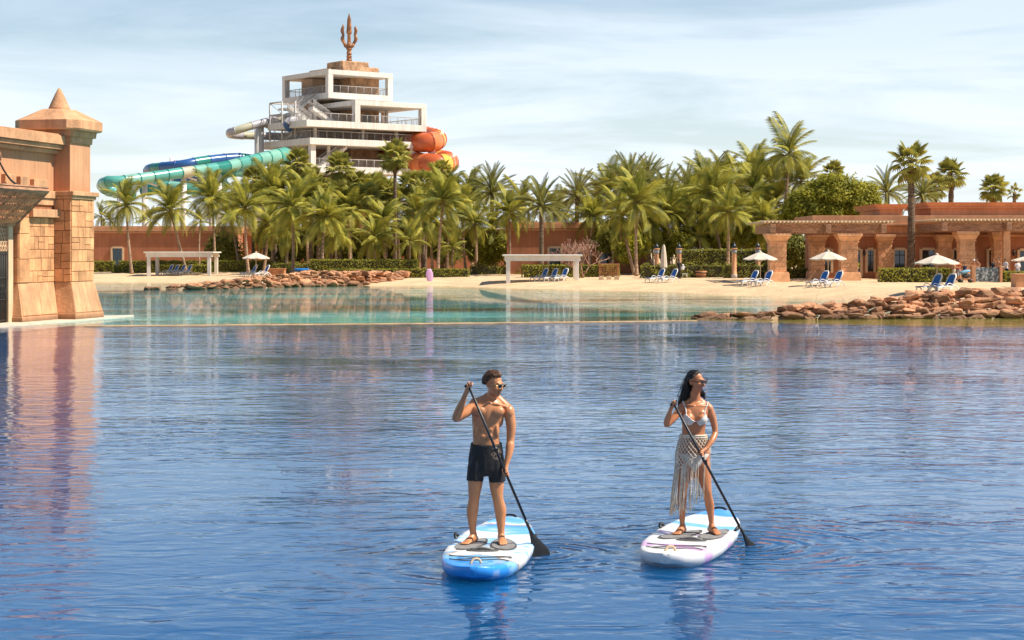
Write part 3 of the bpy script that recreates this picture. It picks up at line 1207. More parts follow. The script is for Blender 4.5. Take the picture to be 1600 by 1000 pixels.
def tpart(name, mat, *boxes, bevel=0.0):
    m_ = MB()
    for b in boxes:
        tb(m_, *b)
    return m_.build(name, mat, tower, bevel=bevel)


tpart('rock_core', M_TROCK, (6, 11.3, 3, 10, 0, 32.0))
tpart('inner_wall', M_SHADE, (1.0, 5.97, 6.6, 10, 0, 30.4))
# rock blocks under the trident
tpart('rock_crown', M_TROCK, (3.4, 8.4, 1.4, 6.2, 31.34, 33.0), bevel=.12)
tpart('rock_crown', M_TROCK, (7.0, 10.9, 2.4, 6.8, 31.34, 32.35), bevel=.12)
tpart('rock_crown', M_TROCK, (2.6, 6.0, 4.0, 10.4, 31.34, 32.0), bevel=.12)
# top box
tpart('floor_slab', M_TWHITE, (0, 12, 0, 14.5, 26.8, 27.72), bevel=.03)
tpart('roof_slab', M_TWHITE, (-.02, 12.02, -.02, 14.52, 30.55, 31.3), bevel=.03)
for (a, b) in ((0, 0), (11.1, 0), (0, 13.6), (11.1, 13.6)):
    tpart('column', M_TWHITE, (a + .01, a + .89, b + .01, b + .89, 27.72, 30.55))
# second box and its terrace
tpart('floor_slab', M_TWHITE, (-7.4, 14.5, -5.93, 6, 21.75, 22.75), bevel=.03)
tpart('roof_slab', M_TWHITE, (1.24, 14.5, -5.93, 6, 25.4, 26.15), bevel=.03)
for (a, b) in ((1.24, -5.93), (13.55, -5.93), (13.55, 5.05)):
    tpart('column', M_TWHITE, (a + .01, a + .94, b + .01, b + .94, 22.75, 25.4))
# third level
tpart('floor_slab', M_TWHITE, (-6.4, 13, -5.2, 12, 19.1, 20.1), bevel=.03)
tpart('floor_slab', M_TWHITE, (-5.9, 13, -4.7, 12, 14.9, 15.9), bevel=.03)
tpart('floor_slab', M_TWHITE, (-5.9, 13, -4.7, 12, 9.9, 10.9), bevel=.03)
for (a, b) in ((-6.4, -5.2), (-6.4, 11.1), (12.1, -5.2)):
    for (z0, z1) in ((15.9, 19.1), (10.9, 14.9), (0, 9.9)):
        tpart('column', M_TWHITE, (a + .55, a + 1.4, b + .55, b + 1.4, z0, z1))
for (a, b, z0, z1) in ((-4.6, -3.6, 20.1, 21.75), (4.0, -3.6, 20.1, 21.75), (10.5, -3.2, 20.1, 21.75), (-1, 2.5, 20.1, 26.8), (-.5, 8, 20.1, 26.8), (-2.2, -3.6, 15.9, 19.1),
                      (11.7, 1.5, 22.75, 25.4)):
    tpart('post', M_TWHITE, (a, a + .4, b, b + .4, z0, z1))


def railing(pts, z, h=1.15):
    m_ = MB()
    for i in range(len(pts) - 1):
        a, b = Vector(pts[i]), Vector(pts[i + 1])
        L = (b - a).length
        n = max(2, int(L / 1.35))
        for k in range(n + 1):
            p = a + (b - a) * (k / n)
            m_.tube([tq(p.x, p.y, z), tq(p.x, p.y, z + h)], .045, 4)
        m_.tube([tq(a.x, a.y, z + h), tq(b.x, b.y, z + h)], .055, 4)
        n2 = int(L / .22)
        for k in range(n2):
            p = a + (b - a) * ((k + .5) / n2)
            m_.tube([tq(p.x, p.y, z), tq(p.x, p.y, z + h)], .018, 3, caps=False)
    return m_.build('railing', M_STEEL, tower)


railing([(.9, .3, 0), (11.1, .3, 0)], 27.72)
railing([(.3, .9, 0), (.3, 13.6, 0)], 27.72)
railing([(11.7, .9, 0), (11.7, 13.6, 0), (.9, 14.2, 0)], 27.72)
railing([(-7.2, 5, 0), (-7.2, -5.7, 0), (1.24, -5.7, 0)], 22.75)
railing([(2.2, -5.7, 0), (13.5, -5.7, 0)], 22.75)
railing([(14.2, -5, 0), (14.2, 5, 0), (2, 5.7, 0)], 22.75)
railing([(-6.1, 11.7, 0), (-6.1, -4.9, 0), (12.7, -4.9, 0)], 20.1)
railing([(-5.6, 11.7, 0), (-5.6, -4.4, 0), (12.7, -4.4, 0)], 15.9)
# stairs on the left side


def stair(a0, b0, z0, a1, b1, z1, w=1.5):
    m_ = MB()
    p, q_ = tq(a0, b0, z0), tq(a1, b1, z1)
    d = (q_ - p)
    side = Vector((-d.y, d.x, 0)).normalized() * (w / 2)
    th = Vector((0, 0, .45))
    m_.hexa([p - side - th, p + side - th, q_ + side - th, q_ - side - th][::1], [p - side, p + side, q_ + side, q_ - side])
    n = int(d.length / .45)
    for k in range(n):
        c = p + d * ((k + .5) / n)
        m_.box(c + Vector((0, 0, .1)), (.32, w, .18), rz=math.atan2(d.y, d.x))
    st = m_.build('stair', M_TWHITE, tower)
    r_ = MB()
    for sgn in (-1, 1):
        s_ = side * sgn
        r_.tube([p + s_ + Vector((0, 0, 1.1)), q_ + s_ + Vector((0, 0, 1.1))], .06, 4)
        for k in range(n * 2):
            c = p + d * ((k + .5) / (n * 2)) + s_
            r_.tube([c, c + Vector((0, 0, 1.1))], .03, 3)
    r_.build('handrail', M_STEEL, st)


stair(-3.4, 4.5, 25.2, .2, 4.5, 27.7)
stair(-4.6, -1.6, 22.75, -4.6, 3.6, 25.2)
stair(2.0, 1.0, 22.75, -2.6, 1.0, 25.3)
stair(-4.8, 4.5, 20.1, -4.8, -1.5, 22.7)
stair(-3.8, -3.5, 15.9, .8, -3.5, 19.1)
tpart('landing', M_TWHITE, (-5.6, -2.6, 3.4, 6.0, 24.95, 25.25))
# steel stair frame at the left edge
m_ = MB()
for (a, b) in ((-7.0, 2.2), (-7.0, 6.0), (-3.2, 6.4), (-6.2, -.5)):
    m_.tube([tq(a, b, 20.1), tq(a, b, 26.0)], .16, 6)
for z in (22.4, 24.1, 26.0):
    m_.tube([tq(-7, 2.2, z), tq(-7, 6.0, z), tq(-3.2, 6.4, z)], .12, 5)
m_.tube([tq(-7, 2.2, 20.1), tq(-7, 6.0, 22.4), tq(-7, 2.2, 24.1), tq(-7, 6, 26)], .08, 4)
m_.build('steel_frame', M_STEEL, tower)
for (a, z) in ((4.4, 27.72), (8.2, 22.75), (2.8, 15.9)):
    tpart('doorway', M_DARK, (a, a + 1.5, 2.86 if a > 6 else 6.5, 3.0 if a > 6 else 6.62, z, z + 2.1))

# trident
tri = thing('trident', 'giant bronze trident standing on the rock crown of the tower', 'trident', P(545.5, 95, 285.5))
M_BRONZE = pmat('bronze', (0.40, 0.18, 0.08), 0.55, 0.4, 1.2, 0.6, 3.0, metal=0.25, bdist=.15)
m_ = MB()
m_.lathe([(.46, -.1), (.46, .15), (.40, .2), (.38, .6), (.46, .62), (.46, .72), (.37, .75), (.36, 1.05), (.45, 1.07), (.45, 1.17), (.36, 1.2), (.34, 1.75), (.47, 1.8), (.50, 1.98), (.4, 2.05)], n=12)
m_.build('shaft', M_BRONZE, tri)
m_ = MB()
m_.ell((0, 0, 2.35), (.78, .42, .42))
m_.ell((0, -.35, 2.65), (.22, .16, .26))
m_.ell((-.55, 0, 2.42), (.32, .3, .34))
m_.ell((.55, 0, 2.42), (.32, .3, .34))
m_.build('collar', M_BRONZE, tri)


def prong(pts, rad):
    q = MB()
    q.tube(catmull(pts, 4), [(r_, r_ * .55) for r_ in np.interp(np.linspace(0, 1, 4 * (len(pts) - 1) + 1), np.linspace(0, 1, len(rad)), rad)], 6, smooth=False, up=(1, 0, 0))
    q.build('prong', M_BRONZE, tri)


prong([(0, 0, 2.4), (0, 0, 3.4), (0, 0, 4.2), (0, 0, 4.45), (0, 0, 5.4), (0, 0, 6.6), (0, 0, 7.55)], [.34, .29, .28, .46, .38, .30, .03])
for s in (-1, 1):
    prong([(s * .45, 0, 2.3), (s * .85, 0, 2.9), (s * 1.08, 0, 3.5), (s * .94, 0, 4.1), (s * 1.10, 0, 4.8), (s * .98, 0, 5.2 if s > 0 else 5.4), (s * 1.0, 0, 5.55 if s > 0 else 5.85)],
          [.28, .24, .30, .20, .29, .20, .03])

# ------------------------------------------------------------------ water slides
SLM = {}


def slide_mat(name, col):
    return pmat('slide_' + name, col, 0.28, 0.06, 0.5, 0.0, 3, spec=.5)


S_GREEN = slide_mat('green', (0.09, 0.33, 0.27))
S_LGREEN = slide_mat('light_green', (0.19, 0.42, 0.33))
S_DGREEN = slide_mat('deep_green', (0.02, 0.20, 0.16))
S_CREAM = slide_mat('cream', (0.42, 0.40, 0.28))
S_BLUE = slide_mat('blue', (0.03, 0.10, 0.28))
S_ORANGE = slide_mat('orange', (0.66, 0.19, 0.06))
S_DORANGE = slide_mat('deep_orange', (0.48, 0.10, 0.03))
S_YELLOW = slide_mat('yellow', (0.68, 0.42, 0.05))
S_GREY = slide_mat('grey', (0.38, 0.36, 0.37))


def slide(name, label, keys, rad, mats, seg=3, rings=10, flange=1.06, fm=None, supports=()):
    """tube slide swept through (px, py, depth) keys; every moulded section is an object"""
    pts = [P(*k) for k in keys]
    path = [Vector(p) for p in catmull(pts, 9)]
    base = Vector((path[0].x, path[0].y, 1.0))
    t = thing(name, label, 'water slide', base)
    # resample evenly
    L = [0.0]
    for i in range(1, len(path)):
        L.append(L[-1] + (path[i] - path[i - 1]).length)
    n = max(2, int(L[-1] / seg))
    f = [interp(L, [p[j] for p in path]) for j in range(3)]
    q = lambda s: Vector((f[0](s), f[1](s), f[2](s))) - base
    # one set of frames along the whole run, shared by neighbouring sections
    SUB = 5
    N = n * SUB
    fr_pts = [q(L[-1] * i / N) for i in range(N + 1)]
    ref = None
    frames = []
    for i in range(N + 1):
        tg = (fr_pts[min(i + 1, N)] - fr_pts[max(i - 1, 0)]).normalized()
        ref = (Vector((0, 0, 1)) if ref is None else ref)
        a_ = (ref - tg * ref.dot(tg)).normalized()
        ref = a_
        frames.append((fr_pts[i], a_, tg.cross(a_), tg))
    NS = 18

    def ring(i, r_):
        p_, a_, b_, _ = frames[i]
        return [p_ + a_ * (r_ * math.cos(2 * PI * k / NS)) + b_ * (r_ * math.sin(2 * PI * k / NS)) for k in range(NS)]
    for k in range(n):
        m_ = MB()
        rk_ = [(rad if isinstance(rad, (int, float)) else rad(i / N)) for i in range(k * SUB, (k + 1) * SUB + 1)]
        rings_ = [ring(i, r_) for i, r_ in zip(range(k * SUB, (k + 1) * SUB + 1), rk_)]
        vs = [v for rg_ in rings_ for v in rg_]
        fs = [(i * NS + j, i * NS + (j + 1) % NS, (i + 1) * NS + (j + 1) % NS, (i + 1) * NS + j) for i in range(SUB) for j in range(NS)]
        if k == 0:
            fs.append(tuple(range(NS))[::-1])
        if k == n - 1:
            fs.append(tuple(SUB * NS + j for j in range(NS)))
        m_.add(vs, fs, 0, True)
        o = m_.build('tube_section', mats[k % len(mats)], t)
        fl = MB()
        p_, a_, b_, tg = frames[(k + 1) * SUB]
        fl.tube([p_ - tg * .09, p_ + tg * .09], rk_[-1] * flange, 18)
        fl.build('flange', fm or mats[0], o)
    for (px, pyt, pyb, d, w) in supports:
        a, b = P(px, pyt, d), P(px, pyb, d)
        m_ = MB()
        m_.tube([Vector((a.x, a.y, .5)) - base, a - base], w, 10)
        m_.tube([a - base + Vector((0, 0, -.3)), a - base + Vector((1.6, 1.2, -.9))], w * .4, 6)
        m_.build('support_post', M_TWHITE, t)
    return t


slide('water_slide', 'green banded tube slide curling at its far end high over the coconut palms',
      [(447, 243, 272), (400, 250, 266), (350, 261, 260), (290, 269, 254), (235, 277, 250), (190, 283, 247), (168, 284, 247), (160, 290, 251), (172, 299, 256), (205, 305, 262)],
      interp([0, .12, .4, 1], [1.35, .98, .78, .76]), [S_GREEN, S_LGREEN, S_LGREEN, S_GREEN, S_GREEN, S_LGREEN, S_DGREEN, S_GREEN, S_LGREEN, S_CREAM, S_GREEN], 2.2, fm=S_DGREEN,
      supports=[(287, 271, 330, 254.5, .42), (226, 280, 330, 250.6, .4), (342, 264, 330, 260.5, .4), (186, 286, 330, 248, .3), (385, 255, 330, 264.5, .35)])
slide('water_slide', 'teal tube slide looping low beneath the green banded one',
      [(470, 262, 285), (430, 272, 276), (395, 268, 268), (360, 268, 262), (335, 277, 262), (350, 292, 266), (310, 296, 262), (262, 292, 262), (225, 298, 264)],
      .85, [S_LGREEN, S_GREEN, S_DGREEN, S_GREEN], 2.4, fm=S_DGREEN, supports=[(330, 283, 330, 263, .35)])
slide('water_slide', 'dark blue tube slide behind the green slide below the tower',
      [(452, 246, 284), (415, 252, 282), (372, 247, 280), (318, 252, 276), (285, 258, 274), (250, 262, 276), (232, 266, 280), (250, 277, 280), (300, 284, 278), (350, 282, 276)],
      .8, [S_BLUE, S_BLUE, S_DGREEN], 2.6, fm=S_BLUE, supports=[(268, 246, 320, 275, .3)])
slide('water_slide', 'thin grey tube slide looping out left of the white tower',
      [(470, 178, 287), (440, 185, 284), (405, 193, 280), (372, 203, 278), (359, 207, 279), (365, 211, 281), (395, 212, 284), (430, 213, 287), (462, 215, 290)],
      .62, [S_GREY, S_CREAM, S_GREY], 2.6, fm=S_GREY, supports=[(405, 190, 240, 281.5, .75)])
slide('water_slide', 'small grey spiral slide tucked against the steel stair frame',
      [(463, 186, 276), (452, 188, 275), (447, 194, 275), (452, 201, 276), (462, 206, 278)], .5, [S_GREY, S_BLUE], 1.8, fm=S_GREY)
slide('water_slide', 'upper orange and yellow tube slide bulging from the tower side',
      [(590, 214, 295), (625, 219, 290), (650, 222, 285), (668, 222.5, 283.5), (680, 220, 286), (682, 217, 291), (668, 213, 296)],
      1.55, [S_ORANGE, S_DORANGE, S_ORANGE, S_YELLOW, S_ORANGE], 2.1, fm=S_DORANGE)
slide('water_slide', 'lower orange and yellow tube slide bulging from the tower side',
      [(585, 246, 294), (625, 250, 288), (655, 255, 284), (680, 257, 281.5), (696, 256, 284.5), (700, 253, 290), (684, 249, 296)],
      1.65, [S_ORANGE, S_ORANGE, S_DORANGE, S_YELLOW, S_ORANGE], 2.1, fm=S_DORANGE, supports=[(672, 234, 300, 284, .35)])
# ================================================================== PLANTS
L_COCO = leafmat('coconut_leaf', (0.46, 0.41, 0.06), (0.12, 0.145, 0.026), .34)
L_FAN = leafmat('fan_leaf', (0.46, 0.41, 0.085), (0.23, 0.23, 0.05), .36)
L_DATE = leafmat('date_leaf', (0.32, 0.30, 0.075), (0.135, 0.15, 0.038), .3)
L_DRY = leafmat('dry_leaf', (0.38, 0.21, 0.09), (0.17, 0.09, 0.04), .1)
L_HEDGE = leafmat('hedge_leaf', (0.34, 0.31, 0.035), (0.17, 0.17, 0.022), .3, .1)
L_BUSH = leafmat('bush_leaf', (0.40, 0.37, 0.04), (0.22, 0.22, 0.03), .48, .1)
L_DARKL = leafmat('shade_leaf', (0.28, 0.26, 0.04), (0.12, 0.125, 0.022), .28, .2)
M_TRUNK = pmat('palm_trunk', (0.42, 0.27, 0.17), 0.9, 0.3, 2.2, 0.6, 6, stretch=(1, 1, 4), objrand=.2, bdist=.08)
M_TRUNKD = pmat('palm_trunk_dark', (0.20, 0.13, 0.08), 0.95, 0.35, 2.2, 0.7, 6, stretch=(1, 1, 3), objrand=.2, bdist=.08)
M_RACH = pmat('frond_stem', (0.30, 0.26, 0.07), 0.6, 0.2, 2, 0.0)


def frond_mesh(name, curve, nl, ll, sweep, droop, vup, width, leaf, seed, twist=0.0, start=.13):
    """feather frond of unit length along +x; curve = drop at the tip"""
    r_ = random.Random(seed)
    m_ = MB()

    def pos(t):
        return Vector((t - .18 * curve * t ** 2.2, twist * .12 * t * t, .16 * t * (1 - t) - curve * t ** 2.1))
    m_.tube([pos(t) for t in (0, .25, .5, .75, 1)], [.017, .013, .009, .006, .002], 4, 1)
    for i in range(nl):
        t = start + (1 - start) * (i + .5) / nl
        prof = (math.sin(PI * (.14 + .80 * (i / nl))) ** .7)
        for sgn in (-1, 1):
            L = ll * prof * r_.uniform(.85, 1.1)
            p = pos(t)
            tg = (pos(min(1, t + .02)) - pos(t - .02)).normalized()
            side = Vector((0, 1, 0)) * sgn
            sw = sweep * (1 + .6 * t)
            d = (side * math.cos(sw) + tg * math.sin(sw) + Vector((0, 0, vup))).normalized()
            mid = p + d * L * .5
            tip = p + d * L * .93 + Vector((0, 0, -droop * L * r_.uniform(.7, 1.3)))
            wv = tg * width
            m_.add([p - wv * .6, p + wv * .6, mid + wv, mid - wv, tip], [(0, 1, 2, 3), (3, 2, 4)], 0)
    return m_.mesh(name, [leaf, M_RACH])


FR_COCO = [frond_mesh('frond', c, 40, .31, .62, .42, .05, .0112, L_COCO, 10 + i, tw) for i, (c, tw) in enumerate(((.18, 1), (.32, -1), (.48, .6), (.66, -.8)))]
FR_DATE = [frond_mesh('frond', c, 40, .21, .85, .05, .42, .0105, L_DATE, 30 + i, tw, .08) for i, (c, tw) in enumerate(((.10, 1), (.22, -1), (.38, .5)))]
FR_DRY = [frond_mesh('dry_frond', .75, 15, .18, .75, .4, 0, .011, L_DRY, 51)]


def fan_mesh(seed, leaf, droop):
    r_ = random.Random(seed)
    m_ = MB()
    m_.tube([(0, 0, 0), (.25, 0, .02), (.5, 0, .0)], [.014, .011, .009], 4, 1)
    n = 19
    c = Vector((.48, 0, 0))
    for k in range(n):
        a0 = R(-128 + 256 * k / n)
        a1 = R(-128 + 256 * (k + 1) / n)
        am = (a0 + a1) / 2
        L = .50 * (1 - .22 * abs(am) / R(128)) * r_.uniform(.92, 1.06)
        f = .62
        dz = -.02 - .05 * math.cos(am) * 0
        e0 = c + Vector((math.cos(a0), math.sin(a0), 0)) * L * f + Vector((0, 0, -.02 - droop * .12))
        e1 = c + Vector((math.cos(a1), math.sin(a1), 0)) * L * f + Vector((0, 0, -.02 - droop * .12))
        md = c + Vector((math.cos(am), math.sin(am), 0)) * L * f + Vector((0, 0, .025 - droop * .12))
        tip = c + Vector((math.cos(am), math.sin(am), 0)) * L * .98 + Vector((0, 0, -droop * r_.uniform(.25, .5)))
        m_.add([c, e0, md, e1, tip], [(0, 1, 2), (0, 2, 3), (1, 4, 2), (2, 4, 3)], 0)
    return m_.mesh('fan_leaf', [leaf, M_RACH])


FAN = [fan_mesh(60, L_FAN, .25), fan_mesh(61, L_FAN, .55)]
FANDRY = [fan_mesh(63, L_DRY, .8)]


def trunk_obj(par, base, top, r0, r1, mat, rr, bend=.0, swell=1.35):
    pts, rad = [], []
    n = 22
    side = Vector((rr.uniform(-1, 1), rr.uniform(-1, 1), 0)) * bend
    for i in range(n + 1):
        t = i / n
        p = base.lerp(top, t) + side * math.sin(PI * t)
        r_ = (r0 * (1 - t) + r1 * t) * (1 + (swell - 1) * math.exp(-t * 14))
        r_ *= 1 + (.07 if i % 2 else -.03)
        pts.append(p)
        rad.append(r_)
    m_ = MB()
    m_.tube(pts, rad, 9)
    return m_.build('trunk', mat, par)


def put_leaf(par, mesh, pos, az, pitch, L, roll=0.0, name='frond'):
    o = link(name, mesh, par, pos)
    q = Quaternion((0, 0, 1), az) @ Quaternion((0, 1, 0), -pitch) @ Quaternion((1, 0, 0), roll)
    o.rotation_mode = 'QUATERNION'
    o.rotation_quaternion = q
    o.scale = (L, L, L)
    return o


def palm(kind, label, crown_px, base_px, rpx, d, group=None, n=None, zb=None, tr=None, dark=False, seed=None):
    """palm whose crown heart and trunk foot are seen at two photo points at depth d"""
    rr = random.Random(seed if seed is not None else int(crown_px[0] * 31 + crown_px[1] * 7))
    cpos = P(crown_px[0], crown_px[1], d)
    bpos = P(base_px[0], base_px[1], d)
    bpos.z = ground_z(bpos.x, d) - .05
    name = {'coco': 'coconut_palm', 'date': 'date_palm', 'fan': 'fan_palm'}[kind]
    t = thing(name, label, 'palm tree', bpos, group=group)
    cl = cpos - bpos
    L = rpx / FPX * d
    vdrop, vn = rr.uniform(-14, 16), rr.uniform(.72, 1.12)
    if kind == 'coco':
        trunk_obj(t, Vector((0, 0, 0)), cl, tr or .17, (tr or .17) * .62, M_TRUNKD if dark else M_TRUNK, rr, .12)
        n = max(13, int((n or 36) * vn))
        for k in range(n):
            f = k / (n - 1)
            az = k * 2.39996 + rr.uniform(-.25, .25)
            pitch = R(84 - (112 + vdrop) * f ** .9) + rr.uniform(-.25, .25)
            mi = min(3, max(0, int(f * 3.2 + rr.uniform(-.3, .9))))
            put_leaf(t, FR_COCO[mi], cl + Vector((0, 0, rr.uniform(-.1, .1))), az, pitch, L * rr.uniform(.80, 1.25) * (1.12 if f < .3 else 1), rr.uniform(-.5, .5))
        for k in range(rr.choice((1, 2, 3, 5))):
            put_leaf(t, FR_DRY[0], cl - Vector((0, 0, .2)), rr.uniform(0, 6.28), R(-45), L * .75, 0, 'dry_frond')
    elif kind == 'date':
        trunk_obj(t, Vector((0, 0, 0)), cl, tr or .24, (tr or .24) * .95, M_TRUNKD, rr, .05, 1.2)
        n = max(20, int((n or 46) * vn))
        for k in range(n):
            f = k / (n - 1)
            az = k * 2.39996 + rr.uniform(-.2, .2)
            pitch = R(84 - 118 * f ** .9) + rr.uniform(-.12, .12)
            mi = min(2, int(f * 2.6 + rr.uniform(0, .6)))
            put_leaf(t, FR_DATE[mi], cl + Vector((0, 0, rr.uniform(-.15, .1))), az, pitch, L * rr.uniform(.98, 1.2), rr.uniform(-.3, .3))
    else:
        trunk_obj(t, Vector((0, 0, 0)), cl, tr or .24, (tr or .24) * .72, M_TRUNKD, rr, .08, 1.4)
        n = n or 34
        for k in range(n):
            f = k / (n - 1)
            az = k * 2.39996 + rr.uniform(-.3, .3)
            pitch = R(78 - 125 * f) + rr.uniform(-.15, .15)
            put_leaf(t, FAN[0 if f < .45 else 1], cl + Vector((0, 0, rr.uniform(-.12, .18) - .25 * f)), az, pitch, L * rr.uniform(.88, 1.12), rr.uniform(-.4, .4), 'fan_leaf')
        for k in range(6):
            put_leaf(t, FANDRY[0], cl - Vector((0, 0, .35 + .1 * k)), k * 1.9, R(-72), L * .6, 0, 'dry_leaf')
    return t


GC1 = 'coconut palms in the grove along the stucco wall'
CLAB = {331: 'coconut palm at the edge of the far cabana before the tall slide post', 383: 'front coconut palm rising just left of the lone parasol', 457: 'front coconut palm between brown planter box and blue float',
        508: 'front coconut palm at the near end of the upper hedge tier', 428: 'tall coconut palm right behind the brown planter box', 478: 'tall coconut palm behind the near end of the upper hedge tier',
        360: 'back coconut palm between far cabana and lone parasol', 545: 'coconut palm over the dark wall window behind the upper hedge', 420: 'low coconut palm just behind the lone parasol top',
        572: 'tall coconut palm over the middle of the upper hedge', 600: 'low spreading coconut palm over the middle of the upper hedge', 655: 'coconut palm right behind the short young one in the hedge',
        620: 'coconut palm directly below the tall round-headed fan palm'}
LC1 = 'arching yellow-green coconut palm in the grove before the long stucco wall'
# front row, left of the grove
palm('coco', 'coconut palm standing alone beside the white cabana nearest the gatehouse', (197, 322), (206, 420), 40, 196)
palm('coco', 'coconut palm with leaning trunk behind the white four-post cabana of four loungers', (266, 330), (292, 412), 42, 200)
palm('coco', 'small coconut palm with thin trunk above the roof of the far white cabana', (313, 348), (312, 414), 24, 204, n=16, tr=.12)
for (cx, cy, bx_, by_, r_, d) in ((331, 312, 336, 415, 44, 206), (383, 326, 388, 421, 46, 196), (457, 326, 457, 424, 44, 186), (508, 342, 504, 425, 42, 184), (428, 300, 425, 418, 44, 210),
                                  (478, 312, 482, 420, 40, 204), (360, 340, 375, 418, 36, 212), (545, 330, 548, 420, 40, 205), (420, 350, 412, 420, 34, 200), (572, 318, 575, 420, 40, 212),
                                  (600, 352, 604, 420, 38, 200), (655, 335, 654, 422, 42, 190), (620, 320, 625, 420, 40, 210)):
    palm('coco', CLAB[cx], (cx, cy), (bx_, by_), r_, d)
for (cx, cy, bx_, by_, r_, d, lb) in ((525, 366, 527, 424, 34, 192, 'low coconut palm just behind the upper hedge tier'), (448, 362, 446, 424, 34, 192, 'low coconut palm in the grove behind the blue float'),
                                      (585, 372, 588, 424, 32, 190, 'low coconut palm between upper hedge and dark wall window'), (672, 352, 676, 424, 40, 196, 'coconut palm crossing behind the pale leaning one')):
    palm('coco', lb, (cx, cy), (bx_, by_), r_, d)
palm('coco', 'coconut palm with pale leaning trunk above the clipped low hedge corner', (692, 318), (684, 424), 48, 182)
palm('coco', 'short young coconut palm growing out of the two-tier clipped hedge', (641, 378), (641, 424), 33, 186, n=18, tr=.13)
palm('coco', 'short young coconut palm above the low hedge end beside the pink paddle board', (708, 390), (708, 424), 30, 186, n=13, tr=.12)
palm('coco', 'slender coconut palm behind the near white cabana of three loungers', (795, 334), (795, 425), 38, 184, tr=.13)
BLAB = {735: 'tall back coconut palm over the low hedge end', 815: 'back coconut palm between near cabana and pale thick-trunked date palm', 872: 'back coconut palm right of the pale thick-trunked date palm',
        925: 'coconut palm rising over the leafless shrub', 952: 'tall back coconut palm over the timber trellis box', 1012: 'coconut palm between straight pale trunk and closed parasol', 1042: 'coconut palm directly over the closed parasol',
        1092: 'coconut palm over the short drooping one by the barrel planter', 1100: 'high back coconut palm behind the wide leaning one', 1160: 'coconut palm over the hedge between two lamp columns',
        1195: 'coconut palm crown pressed against the pergola end', 1205: 'high back coconut palm left of the tallest one', 1178: 'high back coconut palm over the lamp columns',
        1074: 'coconut palm in the clump over the person in black', 1180: 'coconut palm with tall dark crown over the open parasol', 1212: 'coconut palm right behind the outer pergola column',
        1155: 'high coconut palm over the ringed trunk by the lamp column', 1060: 'low coconut palm crown over the lamp column by the person in black', 1128: 'high coconut palm behind the light ringed trunk',
        742: 'shaded coconut palm right of the pink paddle board', 826: 'small coconut palm crown against the terracotta block corner', 770: 'shaded coconut palm below the stiff date palm', 722: 'coconut palm beside the pale leaning trunk over the low hedge'}
GC2 = 'coconut palms before the terracotta block'
for (cx, cy, bx_, by_, r_, d) in ((742, 350, 744, 424, 36, 196), (826, 372, 838, 424, 24, 188), (770, 360, 772, 424, 34, 200), (722, 335, 728, 424, 40, 202)):
    palm('coco', BLAB[cx], (cx, cy), (bx_, by_), r_, d)
# date palms of the middle
for (cx, cy, bx_, by_, r_, d, lb) in ((769, 302, 771, 424, 44, 205, 'stiff date palm rising clear against the sky over the near white cabana'),
                                      (846, 322, 846, 424, 46, 180, 'pale date palm with thick trunk right in front of the framed doors'),
                                      (902, 308, 898, 424, 44, 192, 'date palm standing behind the leafless shrub'),
                                      (985, 288, 985, 424, 50, 192, 'tallest date palm with upright fan of fronds beside the trellis box'),
                                      (1040, 305, 1044, 424, 46, 188, 'date palm with dark trunk behind the closed parasol'),
                                      (935, 318, 930, 424, 38, 206, 'date palm partly hidden between two taller date palms')):
    palm('date', lb, (cx, cy), (bx_, by_), r_, d)
palm('coco', 'coconut palm with straight pale trunk by the small white stool', (996, 318), (995, 432), 48, 172)
palm('coco', 'coconut palm with reddish leaning trunk crossing the straight pale one', (972, 338), (992, 432), 42, 176)
palm('coco', 'wide coconut palm leaning over the barrel planter', (1112, 305), (1132, 418), 52, 178)
palm('coco', 'coconut palm with light ringed trunk next to the lamp column', (1138, 334), (1137, 434), 40, 168)
palm('coco', 'short drooping coconut palm behind the barrel planter', (1092, 372), (1098, 414), 30, 178, n=16, tr=.15)
GC3 = 'palms massed behind the lamp columns'
for (k, cx, cy, bx_, by_, r_, d) in (('coco', 1074, 322, 1070, 418, 40, 190), ('coco', 1180, 300, 1175, 420, 48, 186), ('date', 1075, 300, 1078, 420, 42, 200), ('coco', 1212, 322, 1212, 420, 38, 184),
                                     ('coco', 1155, 290, 1150, 420, 42, 200), ('coco', 1060, 345, 1058, 418, 34, 186), ('coco', 1128, 280, 1124, 420, 38, 206)):
    palm(k, BLAB[cx] if k == 'coco' else 'date palm in the dense clump behind the lamp columns', (cx, cy), (bx_, by_), r_, d)

for (k, cx, cy, bx_, r_, d) in (('coco', 735, 305, 738, 38, 212), ('coco', 815, 318, 812, 38, 200), ('coco', 872, 330, 876, 36, 196), ('coco', 925, 340, 921, 38, 184), ('coco', 952, 300, 955, 44, 198), ('coco', 1012, 345, 1018, 40, 180), ('date', 1012, 285, 1010, 42, 204),
                                ('coco', 1042, 335, 1046, 42, 182), ('coco', 1092, 335, 1088, 44, 184), ('coco', 1100, 290, 1102, 44, 202), ('coco', 1160, 335, 1164, 42, 180), ('coco', 1195, 345, 1199, 36, 178), ('coco', 1205, 285, 1200, 44, 190), ('coco', 1178, 268, 1172, 42, 196)):
    palm(k, BLAB[cx] if k == 'coco' else 'back date palm just behind the tallest upright one', (cx, cy), (bx_, 422), r_, d)
palm('coco', 'tallest coconut palm towering over the pergola and round tree', (1233, 243), (1215, 400), 50, 182, tr=.2)
palm('coco', 'coconut palm just below the tallest one beside the round tree', (1252, 285), (1232, 400), 44, 184)
